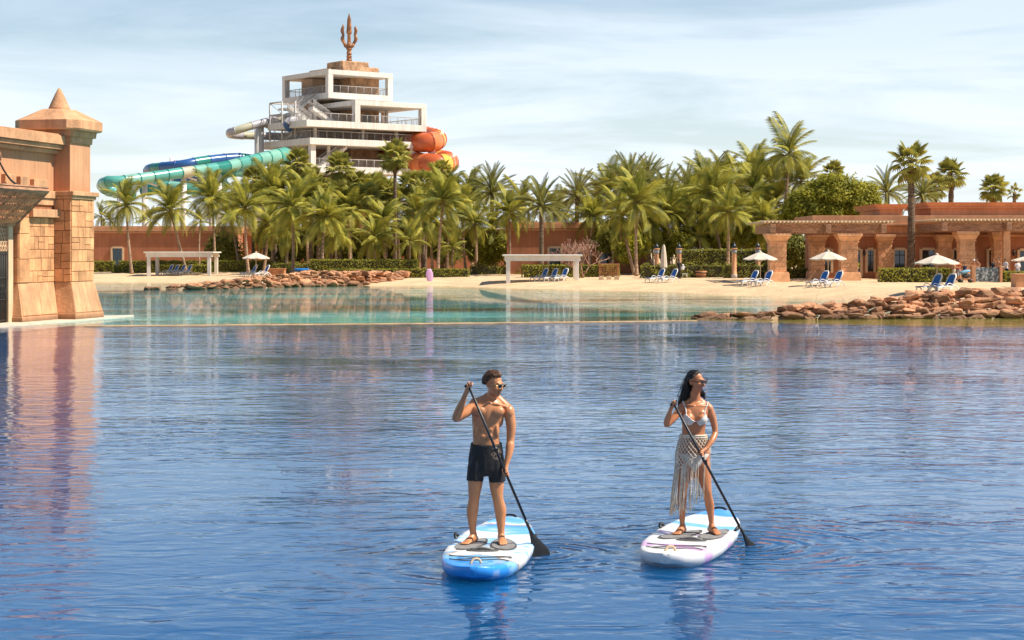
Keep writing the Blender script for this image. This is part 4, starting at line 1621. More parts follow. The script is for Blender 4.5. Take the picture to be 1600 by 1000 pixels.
# fan palms
GF = 'fan palms before the slide tower'
LF = 'dark fan palm crowded among others at the foot of the slide tower'
palm('fan', 'tall fan palm with full round head standing before the orange slides', (617, 244), (617, 424), 32, 206)
palm('fan', 'fan palm silhouetted against the lower orange slide', (690, 268), (690, 424), 22, 214)
palm('fan', 'fan palm standing before the white corner column of the tower', (466, 256), (466, 424), 28, 214)
palm('fan', 'fan palm before the rock core between two taller fan palms', (531, 262), (531, 424), 30, 210)
for (cx, cy, r_, d) in ((397, 282, 26, 216), (432, 278, 25, 214), (486, 284, 30, 208), (500, 300, 28, 204), (558, 288, 27, 212), (586, 290, 26, 214), (520, 305, 30, 208), (640, 288, 28, 212), (666, 286, 26, 210),
                        (548, 312, 28, 206), (605, 300, 28, 210), (450, 296, 28, 210), (575, 306, 26, 206), (660, 306, 28, 208), (700, 292, 26, 212), (415, 300, 24, 212)):
    zone = 'below the wide end of the green slide' if cx < 440 else 'below the white corner column of the tower' if cx < 515 else 'below the rock core of the tower' if cx < 600 else 'below the orange slides'
    palm('fan', 'dark fan palm crowded among others ' + zone, (cx, cy), (cx + rnd.uniform(-3, 3), 424), r_, d, 'fan palms ' + zone, n=30)
palm('fan', 'tall fan palm with thick ringed trunk rising through the arcade roofline', (1423, 252), (1423, 419), 40, 147, n=24, tr=.34)
palm('fan', 'fan palm with bare trunk behind the upper roof storey', (1486, 272), (1486, 390), 30, 190, tr=.36)
palm('fan', 'low fan palm head showing over the right roof storey', (1552, 294), (1552, 390), 28, 200)
palm('fan', 'narrow upright fan palm tuft showing over the roof edge', (1585, 300), (1585, 390), 14, 200, n=12)
palm('fan', 'fan palm head peeping over the round tree', (1302, 270), (1302, 400), 22, 200)
palm('date', 'date palm behind the roof between round tree and tall fan palm', (1386, 300), (1386, 400), 40, 186)
palm('date', 'date palm in the gap between the two roof storeys', (1442, 305), (1442, 400), 34, 180)
palm('fan', 'bushy fan palm just left of the bare-trunked one over the roof', (1462, 290), (1462, 400), 24, 186)
GD = 'far palms left of the grove'
for (cx, cy, r_, d) in ((158, 338, 22, 260), (172, 345, 18, 250), (235, 345, 24, 240)):
    palm('coco', 'far palm peeping over the stucco wall by the gatehouse', (cx, cy), (cx, 390), r_, d, GD, n=16)


# ------------------------------------------------------------------ leafy masses
def leaf_cloud(m_, pts, size, rr, mi=0, aspect=.5):
    for (p, nrm) in pts:
        d = Vector((rr.gauss(0, 1), rr.gauss(0, 1), rr.gauss(0, 1))) * .55 + Vector(nrm)
        if d.length < 1e-4:
            d = Vector((0, 0, 1))
        d.normalize()
        a = d.orthogonal().normalized()
        a.rotate(Quaternion(d, rr.uniform(0, 6.28)))
        b = d.cross(a)
        s = size * rr.uniform(.6, 1.3)
        p = Vector(p)
        m_.add([p - a * s, p + b * s * aspect + d * s * .1, p + a * s, p - b * s * aspect - d * s * .1], [(0, 1, 2, 3)], mi)


def hedge(label, pxa, pxb, d, py_top, depth, leaf=None, zb=None, cat='hedge', rough=.06, dens=1.5):
    x0, x1 = (pxa - 800) / FPX * d, (pxb - 800) / FPX * d
    zg = ground_z((x0 + x1) / 2, d) - .08
    h = CAMH - (py_top - HOR) / FPX * d - zg
    w = x1 - x0
    rr = random.Random(int(pxa * 3 + d))
    t = thing('hedge', label, cat, ((x0 + x1) / 2, d, zg))
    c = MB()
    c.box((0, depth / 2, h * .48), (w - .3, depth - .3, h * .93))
    c.build('branches', pmat('hedge_core_shade', (.06, .055, .02), .95, .3, 2, .3, 8), t)  # plain box core; shade between the leaves is put into its dark colour
    m_ = MB()
    pts = []
    nface = int(w * h * 55 * dens)
    for _ in range(nface):
        x, z = rr.uniform(-w / 2, w / 2), rr.uniform(0, h)
        b = rough * 2.2 * mnoise.noise(Vector((x * 1.4 + pxa, z * 1.4, d)))
        pts.append(((x, b + rr.uniform(-.03, .14), z), (0, -1, .25)))
    for _ in range(int(w * depth * 60 * dens)):
        x, y = rr.uniform(-w / 2, w / 2), rr.uniform(0, depth)
        b = rough * 2.0 * mnoise.noise(Vector((x * 1.4 + pxa, y * 1.4, d + 9)))
        pts.append(((x, y, h + b + rr.uniform(-.12, .04)), (0, 0, 1)))
    for _ in range(int(depth * h * 110 * dens)):
        y, z, s = rr.uniform(0, depth), rr.uniform(0, h), rr.choice((-1, 1))
        pts.append(((s * w / 2 + rr.uniform(-.08, .05), y, z), (s, 0, .2)))
    leaf_cloud(m_, pts, .085, rr, 0, .6)
    m_.build('foliage', leaf or L_HEDGE, t)
    return t


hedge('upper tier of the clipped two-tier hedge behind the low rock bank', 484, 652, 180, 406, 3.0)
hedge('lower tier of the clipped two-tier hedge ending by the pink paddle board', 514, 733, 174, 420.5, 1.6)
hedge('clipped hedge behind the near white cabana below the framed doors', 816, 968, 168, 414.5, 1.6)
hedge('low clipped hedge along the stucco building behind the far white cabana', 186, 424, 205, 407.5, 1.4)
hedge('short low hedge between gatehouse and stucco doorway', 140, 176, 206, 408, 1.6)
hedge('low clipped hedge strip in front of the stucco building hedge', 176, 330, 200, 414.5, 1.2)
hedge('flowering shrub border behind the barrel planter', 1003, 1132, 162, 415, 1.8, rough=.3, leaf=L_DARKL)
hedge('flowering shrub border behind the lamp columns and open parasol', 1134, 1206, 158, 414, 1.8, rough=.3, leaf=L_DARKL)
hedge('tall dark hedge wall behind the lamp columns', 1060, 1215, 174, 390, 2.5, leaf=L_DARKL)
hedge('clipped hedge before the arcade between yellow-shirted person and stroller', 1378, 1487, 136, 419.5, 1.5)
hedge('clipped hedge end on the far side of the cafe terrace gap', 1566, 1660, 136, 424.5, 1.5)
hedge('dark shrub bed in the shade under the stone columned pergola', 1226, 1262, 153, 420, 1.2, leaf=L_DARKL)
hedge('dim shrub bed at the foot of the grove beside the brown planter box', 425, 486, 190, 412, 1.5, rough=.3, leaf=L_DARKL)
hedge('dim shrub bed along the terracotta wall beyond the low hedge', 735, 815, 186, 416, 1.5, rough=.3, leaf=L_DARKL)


def blob_tree(name, label, cat, lobes, d, foot_px, leaf, size, n, seed, trunk=True, trunk_r=.22):
    """crown of leaf clumps spread through several uneven lobes (px, py, rx, ry in photo pixels)"""
    rr = random.Random(seed)
    bpos = P(foot_px, 420, d)
    bpos.z = ground_z(bpos.x, d)
    t = thing(name, label, cat, bpos)
    m_ = MB()
    for (px, py, rx, ry) in lobes:
        c = P(px, py, d) - bpos
        a, b = rx / FPX * d, ry / FPX * d
        k = int(n * (rx * ry) / 900)
        for _ in range(k):
            v = Vector((rr.gauss(0, 1), rr.gauss(0, 1), rr.gauss(0, 1))).normalized()
            rad = rr.uniform(.55, 1.0) ** .6
            f = 1 + .28 * mnoise.noise(v * 2.3 + Vector((px * .1, py * .1, 0)))
            q = Vector((v.x * a, v.y * a * .9, v.z * b)) * rad * f + c
            cl = [(q + Vector((rr.gauss(0, 1), rr.gauss(0, 1), rr.gauss(0, 1))) * size * 1.1, v + Vector((0, 0, .5))) for _ in range(7)]
            leaf_cloud(m_, cl, size, rr, 0, .45)
    m_.build('crown', leaf, t)
    if trunk:
        tk = MB()
        for (px, py, rx, ry) in lobes:
            c = P(px, py + ry * .2, d) - bpos
            s = Vector((rr.uniform(-.15, .15), rr.uniform(-.15, .15), 0))
            tk.tube(catmull([s, Vector((c.x * .25, 0, c.z * .4)), Vector((c.x * .7, c.y * .6, c.z * .75)), c], 4), list(np.linspace(trunk_r, .05, 13)), 7)
        tk.build('trunk', M_TRUNKD, t)
    return t


blob_tree('broadleaf_tree', 'dense round light-green tree behind the stone columned pergola', 'tree',
          [(1262, 322, 34, 26), (1300, 302, 42, 30), (1340, 312, 36, 30), (1240, 338, 24, 16), (1365, 330, 18, 18), (1290, 330, 40, 20)], 172, 1300, L_BUSH, .17, 900, 3)
for (px, seed, lb) in ((1090, 4, 'sunlit yellow-green bush mass above the tall dark hedge'), (1165, 5, 'sunlit yellow-green bush between lamp columns and pergola')):
    blob_tree('bush', lb, 'bush', [(px - 22, 376, 26, 16), (px + 8, 368, 28, 18), (px + 34, 378, 22, 14)], 184, px, L_BUSH, .16, 700, seed, True, .12)
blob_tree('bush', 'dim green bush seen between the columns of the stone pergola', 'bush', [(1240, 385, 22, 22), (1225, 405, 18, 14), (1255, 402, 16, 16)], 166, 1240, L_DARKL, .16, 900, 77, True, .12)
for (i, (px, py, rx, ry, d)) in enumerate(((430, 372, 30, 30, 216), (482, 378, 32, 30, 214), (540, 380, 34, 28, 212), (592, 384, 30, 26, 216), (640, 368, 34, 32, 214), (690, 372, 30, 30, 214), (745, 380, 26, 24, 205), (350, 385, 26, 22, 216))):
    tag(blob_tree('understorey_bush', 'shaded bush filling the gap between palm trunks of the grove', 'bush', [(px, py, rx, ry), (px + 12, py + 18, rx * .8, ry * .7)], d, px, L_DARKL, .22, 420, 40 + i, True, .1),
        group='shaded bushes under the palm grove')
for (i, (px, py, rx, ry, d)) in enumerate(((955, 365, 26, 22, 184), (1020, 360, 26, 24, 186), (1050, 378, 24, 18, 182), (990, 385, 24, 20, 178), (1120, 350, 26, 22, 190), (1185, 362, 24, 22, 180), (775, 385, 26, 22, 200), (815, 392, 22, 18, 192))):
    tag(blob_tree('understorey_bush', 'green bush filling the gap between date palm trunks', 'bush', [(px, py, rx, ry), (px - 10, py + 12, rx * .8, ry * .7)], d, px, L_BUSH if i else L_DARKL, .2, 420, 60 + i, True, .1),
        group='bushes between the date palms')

# leafless frangipani
rr = random.Random(8)
bp = P(908, 424, 165)
bp.z = ground_z(bp.x, 165)
fran = thing('bare_shrub', 'leafless pinkish frangipani shrub with forked twigs by the near cabana', 'shrub', bp)
m_ = MB()


def twig(p, d, L, r_, lev):
    q = p + d * L
    m_.tube([p, p.lerp(q, .5) + Vector((rr.uniform(-.05, .05), rr.uniform(-.05, .05), 0)), q], [r_, r_ * .85, r_ * .7], 5)
    if lev == 0:
        return
    for _ in range(3 if lev > 1 else 2):
        nd = (d + Vector((rr.gauss(0, .55), rr.gauss(0, .55), rr.uniform(-.15, .35)))).normalized()
        twig(q, nd, L * rr.uniform(.62, .85), r_ * .68, lev - 1)


for k in range(5):
    twig(Vector((rr.uniform(-.2, .2), rr.uniform(-.2, .2), 0)), Vector((rr.uniform(-.75, .75), rr.uniform(-.4, .4), .8)).normalized(), 1.25, .075, 4)
m_.build('branches', pmat('frangipani_bark', (.40, .23, .16), .85, .2, 3, .2, 12), fran)
# ================================================================== BEACH FURNITURE
M_PLASTIC = pmat('white_plastic', (0.78, 0.75, 0.70), 0.4, 0.04, 1, 0.0)
M_SLING = pmat('blue_sling', (0.03, 0.14, 0.40), 0.8, 0.12, 3, 0.1, 40)
M_CANVAS = pmat('canvas', (0.60, 0.51, 0.40), 0.9, 0.06, 1.2, 0.15, 20)
M_POLE = pmat('pale_wood', (0.60, 0.44, 0.28), 0.6, 0.1, 2, 0.1, 20)
M_CABANA = pmat('cabana_white', (0.76, 0.69, 0.60), 0.65, 0.05, .6, 0.1, 8, streak=.06)
M_CEDAR = pmat('cedar', (0.48, 0.20, 0.08), 0.7, 0.2, 2, 0.2, 20)
M_CONC = pmat('concrete', (0.48, 0.44, 0.40), 0.85, 0.12, 2, 0.3, 15)


def make_lounger():
    t = thing('sun_lounger', 'white', 'sun lounger')
    w = .33
    for s in (-1, 1):
        m_ = MB()
        m_.tube(catmull([(-1.0, s * w, .30), (-.3, s * w, .34), (.2, s * w, .34), (.35, s * w, .36)], 4), (.035), 6, flat=.8)
        m_.build('side_rail', M_PLASTIC, t)
        m_ = MB()   # arched leg pair
        m_.tube(catmull([(-.95, s * w, .0), (-.90, s * w, .20), (-.72, s * w, .30), (-.52, s * w, .20), (-.48, s * w, 0)], 5), .035, 6)
        m_.build('foot_leg', M_PLASTIC, t)
        m_ = MB()
        m_.tube(catmull([(-.05, s * w, .0), (.15, s * w, .22), (.36, s * w, .40), (.62, s * w, .30), (.86, s * w, .0)], 5), .042, 6)
        m_.build('rear_leg', M_PLASTIC, t)
        m_ = MB()
        m_.tube(catmull([(-.28, s * (w + .03), .36), (-.12, s * (w + .05), .52), (.12, s * (w + .05), .50), (.3, s * (w + .02), .40)], 5), .026, 6)
        m_.build('armrest', M_PLASTIC, t)
    m_ = MB()
    m_.box((-.36, 0, .355), (1.28, .58, .022))
    m_.build('seat_sling', M_SLING, t)
    a = R(62)
    c = Vector((.30, 0, .38))
    u = Vector((math.cos(a), 0, math.sin(a)))
    b = MB()
    pts = [c + Vector((0, -w + .02, 0)), c + u * .62 + Vector((0, -w + .02, 0)), c + u * .80 + Vector((0, -w + .13, 0)), c + u * .83, c + u * .80 + Vector((0, w - .13, 0)), c + u * .62 + Vector((0, w - .02, 0)), c + Vector((0, w - .02, 0))]
    b.tube(pts, .045, 6)
    bf = b.build('back_frame', M_PLASTIC, t)
    b = MB()
    n_ = Vector((-math.sin(a), 0, math.cos(a)))
    M3 = Matrix((u, Vector((0, 1, 0)), n_)).transposed().to_4x4()
    b.box(c + u * .39 + n_ * .012, (.74, .56, .02), mat=M3)
    b.build('back_sling', M_SLING, t)
    return t


lproto = make_lounger()
ltree = {lproto: kids(lproto)}
lfirst = True


def lounger(px, py, label, group=None, rz=0.0, sc=1.0):
    global lfirst
    o = lproto if lfirst else copy_tree(lproto, None, {lproto: ltree[lproto], **{k: [] for k in ltree[lproto]}})
    lfirst = False
    p = on_sand(px, py)
    o.location = (p.x, p.y, p.z + .015)
    o.rotation_euler = (0, 0, rz)
    o.scale = (sc, sc, sc)
    tag(o, label, 'sun lounger', group)
    return o


def pair(pxs, py, where, rz=.5):
    for px in pxs:
        lounger(px, py, 'blue and white lounger of the pair ' + where, 'pair of loungers ' + where, rz)


for px in (264, 273, 283, 293):
    lounger(px - 3, 430, 'blue sling lounger in the row of four under the far white cabana', 'four loungers under the far cabana', .7)
for px in (849, 864, 880):
    lounger(px - 4, 439.5, 'blue sling lounger in the row of three under the near white cabana', 'three loungers under the near cabana', .65)
pair((1026, 1046), 441, 'beside the closed parasol', .55)
pair((1171, 1193), 446, 'under the open parasol by the lamp columns', .55)
pair((1280, 1302), 448, 'under the open parasol before the stone columned pergola', .55)
pair((1455, 1477), 456.5, 'on the sand above the red-brown boulders', .55)
pair((391, 410), 432, 'under the lone parasol behind the low rock bank', .55)


def make_cabana(label, pxa, pxb, py_base, py_top, dep):
    a, b = on_sand(pxa + 5, py_base), on_sand(pxb - 5, py_base)
    d = (a.y + b.y) / 2
    t = thing('cabana', label, 'cabana', ((a.x + b.x) / 2, d, min(a.z, b.z) - .05))
    w = (pxb - pxa) / FPX * d
    h = (py_base - py_top) / FPX * d
    for sx in (-1, 1):
        for yy in (0, dep):
            m_ = MB()
            m_.box((sx * (w / 2 - .5), yy, h / 2 - .1), (.36, .36, h))
            m_.build('post', M_CABANA, t, bevel=.015)
    for yy in (0, dep):
        m_ = MB()
        m_.box((0, yy, h - .30), (w - .36, .34, .42))
        m_.build('beam', M_CABANA, t, bevel=.015)
    m_ = MB()
    m_.box((0, dep / 2, h - .02), (w, dep + .7, .14))
    m_.build('roof_slab', M_CABANA, t, bevel=.015)
    return t


make_cabana('far white four-post cabana with flat roof shading four loungers', 226, 335, 430.5, 393.5, 4.5)
make_cabana('near white four-post cabana with flat roof shading three loungers', 786, 911, 440, 397, 4.0)


def parasol(label, px, py_edge, py_top, wpx, py_base, group=None, closed=False, z=None):
    p = on_sand(px, py_base)
    d = p.y
    sc = d / FPX
    t = thing('parasol', label, 'parasol', p, group=group)
    R_ = wpx / 2 * sc
    ze, zt = CAMH - (py_edge - HOR) * sc - p.z, CAMH - (py_top - HOR) * sc - p.z
    m_ = MB()
    m_.tube([(0, 0, 0), (0, 0, zt - .05)], .035, 8)
    m_.build('pole', M_POLE, t)
    m_ = MB()
    m_.lathe([(.34, 0), (.34, .07), (.10, .10), (.08, .34), (.05, .36)], n=14)
    m_.build('base', M_CONC, t)
    n = 8
    if closed:
        m_ = MB()
        prof = [(.05, zt), (.12, zt - .2), (.19, zt - .8), (.24, zt - 1.5), (.27, zt - 2.0)]
        vs, fs = [], []
        for r_, z_ in prof:
            for k in range(24):
                rr_ = r_ * (1 + .18 * math.cos(k * PI / 24 * 16))
                vs.append((rr_ * math.cos(2 * PI * k / 24), rr_ * math.sin(2 * PI * k / 24), z_))
        for i in range(len(prof) - 1):
            for k in range(24):
                fs.append((i * 24 + (k + 1) % 24, i * 24 + k, (i + 1) * 24 + k, (i + 1) * 24 + (k + 1) % 24))
        m_.add(vs, fs, 0, True)
        m_.build('folded_canopy', M_CANVAS, t)
        return t
    for k in range(n):
        a0, a1 = 2 * PI * k / n + .3, 2 * PI * (k + 1) / n + .3
        m_ = MB()
        vs, fs = [], []
        nu, nv = 6, 6
        for i in range(nu + 1):
            f = i / nu
            for j in range(nv + 1):
                g = j / nv
                q = Vector((math.cos(a0), math.sin(a0), 0)).lerp(Vector((math.cos(a1), math.sin(a1), 0)), g) * (R_ * (.02 + .98 * f))
                sag = -.05 * math.sin(PI * g) * f
                vs.append((q.x, q.y, zt - .06 + (ze - zt + .06) * (f ** 1.12) + sag))
        for i in range(nu):
            for j in range(nv):
                a = i * (nv + 1) + j
                fs.append((a, a + nv + 1, a + nv + 2, a + 1))
        # valance
        o = len(vs)
        for j in range(nv + 1):
            x, y, z_ = vs[nu * (nv + 1) + j]
            vs.append((x * .998, y * .998, z_ - .07))
        for j in range(nv):
            a = nu * (nv + 1) + j
            fs.append((a, o + j, o + j + 1, a + 1))
        m_.add(vs, fs, 0, False)
        pn = m_.build('canopy_panel', M_CANVAS, t)
        m_ = MB()
        e = Vector((math.cos(a0), math.sin(a0), 0))
        m_.tube([Vector((0, 0, zt - .12)), e * R_ * .98 + Vector((0, 0, ze - .04))], .014, 5)
        m_.tube([Vector((0, 0, zt - .12 - (zt - ze) * 1.25)), e * R_ * .52 + Vector((0, 0, zt - .06 - (zt - ze) * .53))], .016, 5)
        m_.build('rib', M_POLE, t)
    m_ = MB()
    m_.lathe([(.13, zt - .10), (.10, zt - .02), (.02, zt + .05)], n=10)
    m_.build('cap', M_CANVAS, t)
    return t


parasol('open cream parasol by the lamp columns over a lounger pair', 1188, 404.5, 392.5, 57, 443)
parasol('open cream parasol before the stone columned pergola over a lounger pair', 1294, 404, 391, 60, 446)
parasol('open cream parasol over the lounger pair above the red-brown boulders', 1464, 410.5, 396.5, 71, 455)
parasol('lone cream parasol behind the low rock bank', 400, 403, 393.5, 43, 432)
parasol('cream parasol on the cafe terrace by the far hedge end', 1604, 406.5, 399, 48, 440)
parasol('closed cream parasol with folded canopy beside a lounger pair', 1037, 0, 382, 0, 437, closed=True)


def box_thing(name, label, cat, px, py, size, mat, rz=0.0, part='body', lid=None):
    p = on_sand(px, py)
    t = thing(name, label, cat, p, rz)
    m_ = MB()
    m_.box((0, 0, size[2] / 2), size)
    m_.build(part, mat, t, bevel=.02)
    if lid:
        m_ = MB()
        m_.box((0, 0, size[2] + .04), (size[0] + .12, size[1] + .12, .08))
        m_.build('rim', lid, t, bevel=.015)
    return t


box_thing('planter_box', 'square brown planter box next to the lone parasol', 'planter', 432, 431.5, (1.75, 1.2, .68), M_CEDAR, lid=M_CEDAR)
box_thing('planter_box', 'long terracotta planter wall end beside the cafe terrace hedge', 'planter', 1618, 449, (3.0, 1.2, .85), M_STUCCO, lid=M_STONE)

# timber trellis box
p = on_sand(951.5, 437)
tr_ = thing('trellis_box', 'reddish timber trellis box on blocks before the framed door', 'trellis', p)
sc_ = p.y / FPX
W, H = 31 * sc_, 24 * sc_
for sx in (-1, 1):
    m_ = MB()
    m_.box((sx * (W / 2 - .06), 0, H / 2 + .1), (.14, .14, H - .2))
    m_.build('post', M_CEDAR, tr_)
for k in range(5):
    m_ = MB()
    m_.box((0, -.03, .42 + k * (H - .55) / 4.4), (W - .2, .05, .06))
    m_.build('slat', M_CEDAR, tr_)
for k in range(7):
    m_ = MB()
    m_.box((-W / 2 + W * (k + 1) / 8, .03, H / 2 + .15), (.06, .05, H - .4))
    m_.build('batten', M_CEDAR, tr_)
m_ = MB()
m_.box((0, 0, H + .03), (W + .16, .5, .09))
m_.build('top_rail', M_CEDAR, tr_)
for k in (-1, 0, 1):
    m_ = MB()
    m_.box((k * (W / 2 - .2), -.02, .16), (.42, .4, .36))
    m_.build('block', M_POLE, tr_, bevel=.02)

# barrel planter, stools
p = on_sand(1095, 434)
bt = thing('barrel_planter', 'wooden half barrel planter before the flowering shrubs', 'planter', p)
for k in range(20):
    m_ = MB()
    a = 2 * PI * k / 20
    m_.tube([(math.cos(a) * .40, math.sin(a) * .40, 0), (math.cos(a) * .46, math.sin(a) * .46, .3), (math.cos(a) * .50, math.sin(a) * .50, .62)], [(.075, .03), (.08, .03), (.085, .03)], 6, up=(-math.sin(a), math.cos(a), 0))
    m_.build('stave', M_CEDAR, bt)
for z, r_ in ((.16, .465), (.46, .515)):
    m_ = MB()
    m_.lathe([(r_, z - .04), (r_ + .012, z - .04), (r_ + .03, z + .04), (r_ - .02, z + .04)], n=20)
    m_.build('hoop', M_DARK, bt)
m_ = MB()
m_.lathe([(.44, .52), (.44, .54)], n=16)
m_.build('soil', M_MORTAR, bt)
for (px, lb) in ((1004, 'small white stool beside the straight pale palm trunk'), (1070, 'small white stool next to the person in black by the shrubs')):
    p = on_sand(px, 434.5)
    st = thing('stool', lb, 'stool', p)
    for sx in (-1, 1):
        m_ = MB()
        m_.tube([(sx * .2, 0, 0), (sx * .16, 0, .36)], .035, 6)
        m_.build('leg', M_PLASTIC, st)
    m_ = MB()
    m_.box((0, 0, .38), (.48, .36, .05))
    m_.build('seat', M_PLASTIC, st, bevel=.01)

# lamp columns
M_LAMP = pmat('lamp_dark', (.05, .06, .07), .4, .2, 3, .1, 10, metal=.5)
M_BAND = pmat('lamp_band', (.30, .33, .34), .5, .2, 6, .2, 20)
for (px, pb, lb) in ((1026, 433, 'stone lamp column with dark onion cap behind the closed parasol'), (1061, 433, 'stone lamp column with dark onion cap behind the person in black'),
                     (1147, 434.5, 'stone lamp column with dark onion cap beside the ringed palm trunk'), (1184, 433, 'stone lamp column with dark onion cap behind the open parasol')):
    p = on_sand(px, pb)
    k = p.y / FPX
    lc = thing('lamp_column', lb, 'lamp column', p)
    m_ = MB()
    m_.lathe([(.26, 0), (.26, .36), (.22, .40), (.21, 2.15), (.22, 2.2)], n=14)
    m_.build('shaft', M_STONE, lc)
    m_ = MB()
    m_.lathe([(.275, -.02), (.275, .34), (.255, .36)], n=14)
    m_.build('foot', M_CONC, lc)
    m_ = MB()
    m_.lathe([(.23, 2.2), (.24, 2.3), (.24, 2.5), (.22, 2.52)], n=14)
    m_.build('band', M_BAND, lc)
    m_ = MB()
    m_.lathe([(.26, 2.52), (.30, 2.58), (.30, 2.64), (.24, 2.66)], n=14)
    m_.build('collar', M_STONE, lc)
    m_ = MB()
    m_.lathe([(.18, 2.66), (.22, 2.74), (.20, 2.88), (.10, 3.0), (.04, 3.06), (.05, 3.11), (.01, 3.2)], n=12)
    m_.build('cap', M_LAMP, lc)

# pink paddle board standing in the sand, blue float lying down
p = on_sand(672, 439.5)
pb_ = MB()
pts = []
k = p.y / FPX
for i in range(13):
    f = i / 12
    pts.append((Vector((-.12 * f, .1 * f, -.05 + f * 20 * k)), (.34 * math.sin(PI * (.12 + .76 * f)) ** .7, .05)))
pb_.tube([q[0] for q in pts], [q[1] for q in pts], 12, up=(1, 0, 0))
tag(pb_.build('paddle_board', pmat('pink_plastic', (.72, .42, .66), .4, .06, 2, .0), None, p), 'pink paddle board stood upright in the sand at the rock bank end', 'paddle board')
p = on_sand(472, 428.5)
fl = MB()
fl.tube([(-1.1, 0, .42), (-.9, 0, .45), (0, 0, .45), (.9, 0, .45), (1.1, 0, .42)], [(.15, .25), (.17, .38), (.18, .42), (.17, .38), (.15, .25)], 10, up=(0, 0, 1))
tag(fl.build('pool_float', pmat('blue_plastic', (.02, .16, .48), .4, .1, 2, 0), None, p), 'blue float board lying behind the low rock bank', 'float')

# low terrace walls, glass panel and stroller of the cafe on the right
p = on_sand(1512, 441)
tw_ = thing('terrace_wall', 'low stucco terrace wall with glass panel between the two clipped hedges', 'wall', p)
k = p.y / FPX
for (px, w) in ((1520, 6), (1563, 4)):
    m_ = MB()
    m_.box(((px - 1512) * k, 0, .62), (w * k, .5, 1.25))
    m_.build('pier', M_STUCCO, tw_, bevel=.02)
m_ = MB()
m_.box(((1512 - 1512) * k, .05, 1.28), (24 * k, .6, .10))
m_.build('coping', M_STONE, tw_)
m_ = MB()
m_.box(((1542 - 1512) * k, .0, .58), (38 * k, .05, 1.1))
gm, n_, l_, bs_ = nodes_of('wet_glass')
bs_.inputs['Base Color'].default_value = (.10, .14, .15, 1)
bs_.inputs['Roughness'].default_value = .15
nt_ = n_.new('ShaderNodeTexNoise')
nt_.inputs['Scale'].default_value = 6
rp_ = n_.new('ShaderNodeValToRGB')
rp_.color_ramp.elements[0].position = .42
rp_.color_ramp.elements[0].color = (.05, .07, .08, 1)
rp_.color_ramp.elements[1].position = .68
rp_.color_ramp.elements[1].color = (.45, .48, .47, 1)
g_ = n_.new('ShaderNodeNewGeometry')
l_.new(g_.outputs['Position'], nt_.inputs['Vector'])
l_.new(nt_.outputs['Fac'], rp_.inputs[0])
l_.new(rp_.outputs[0], bs_.inputs['Base Color'])
m_.build('glass_panel', gm, tw_)

p = on_sand(1508, 441.5)
sk = thing('stroller', 'dark baby stroller with light blue cover by the terrace wall', 'stroller', p)
for (x, y) in ((-.35, -.25), (-.35, .25), (.38, -.2), (.38, .2)):
    m_ = MB()
    m_.tube([(x, y - .03, .14), (x, y + .03, .14)], .14, 12)
    m_.build('wheel', M_DARK, sk)
m_ = MB()
for y in (-.22, .22):
    m_.tube([(.38, y, .14), (-.2, y, .6), (-.62, y, 1.02)], .022, 5)
    m_.tube([(-.35, y, .14), (.12, y, .62)], .022, 5)
m_.tube([(-.62, -.22, 1.02), (-.62, .22, 1.02)], .025, 5)
m_.build('frame', M_DARK, sk)
m_ = MB()
m_.ell((.08, 0, .52), (.36, .22, .18))
m_.build('seat', pmat('stroller_fabric', (.06, .05, .05), .9, .2, 4, .2, 20), sk)
m_ = MB()
m_.ell((.0, 0, .82), (.42, .26, .14), Matrix.Rotation(R(-14), 3, 'Y'))
m_.build('cover', pmat('light_blue_cloth', (.22, .42, .55), .9, .15, 5, .2, 20), sk)
# ================================================================== PADDLE BOARDS AND PADDLERS
def remesh(mb, name, mat, voxel=.007, smooth=4, fac=.5):
    """one continuous surface grown over all the shapes in mb"""
    me = mb.mesh(name + '_cage', mat)
    o = bpy.data.objects.new(name + '_cage', me)
    COL.objects.link(o)
    m = o.modifiers.new('r', 'REMESH')
    m.mode = 'VOXEL'
    m.voxel_size = voxel
    m.use_smooth_shade = True
    if smooth:
        s = o.modifiers.new('s', 'SMOOTH')
        s.factor = fac
        s.iterations = smooth
    dg = bpy.context.evaluated_depsgraph_get()
    dg.update()
    out = bpy.data.meshes.new_from_object(o.evaluated_get(dg))
    out.name = name
    bpy.data.objects.remove(o)
    bpy.data.meshes.remove(me)
    for p in out.polygons:
        p.use_smooth = True
    out.materials.clear()
    out.materials.append(mat)
    return out


def limb(mb, pts, n=5, seg=14, up=None):
    """pts: (position, radius or (rx, ry)); smooth through them"""
    q = []
    for p, r_ in pts:
        rx, ry = (r_, r_) if isinstance(r_, (int, float)) else r_
        q.append((p[0], p[1], p[2], rx, ry))
    c = catmull(q, n)
    mb.tube([Vector(k[:3]) for k in c], [(max(k[3], .002), max(k[4], .002)) for k in c], seg, up=up)
    # round ends
    for k in (c[0], c[-1]):
        mb.ell(Vector(k[:3]), (min(k[3], k[4]) * .98,) * 3, None, 10, 6)


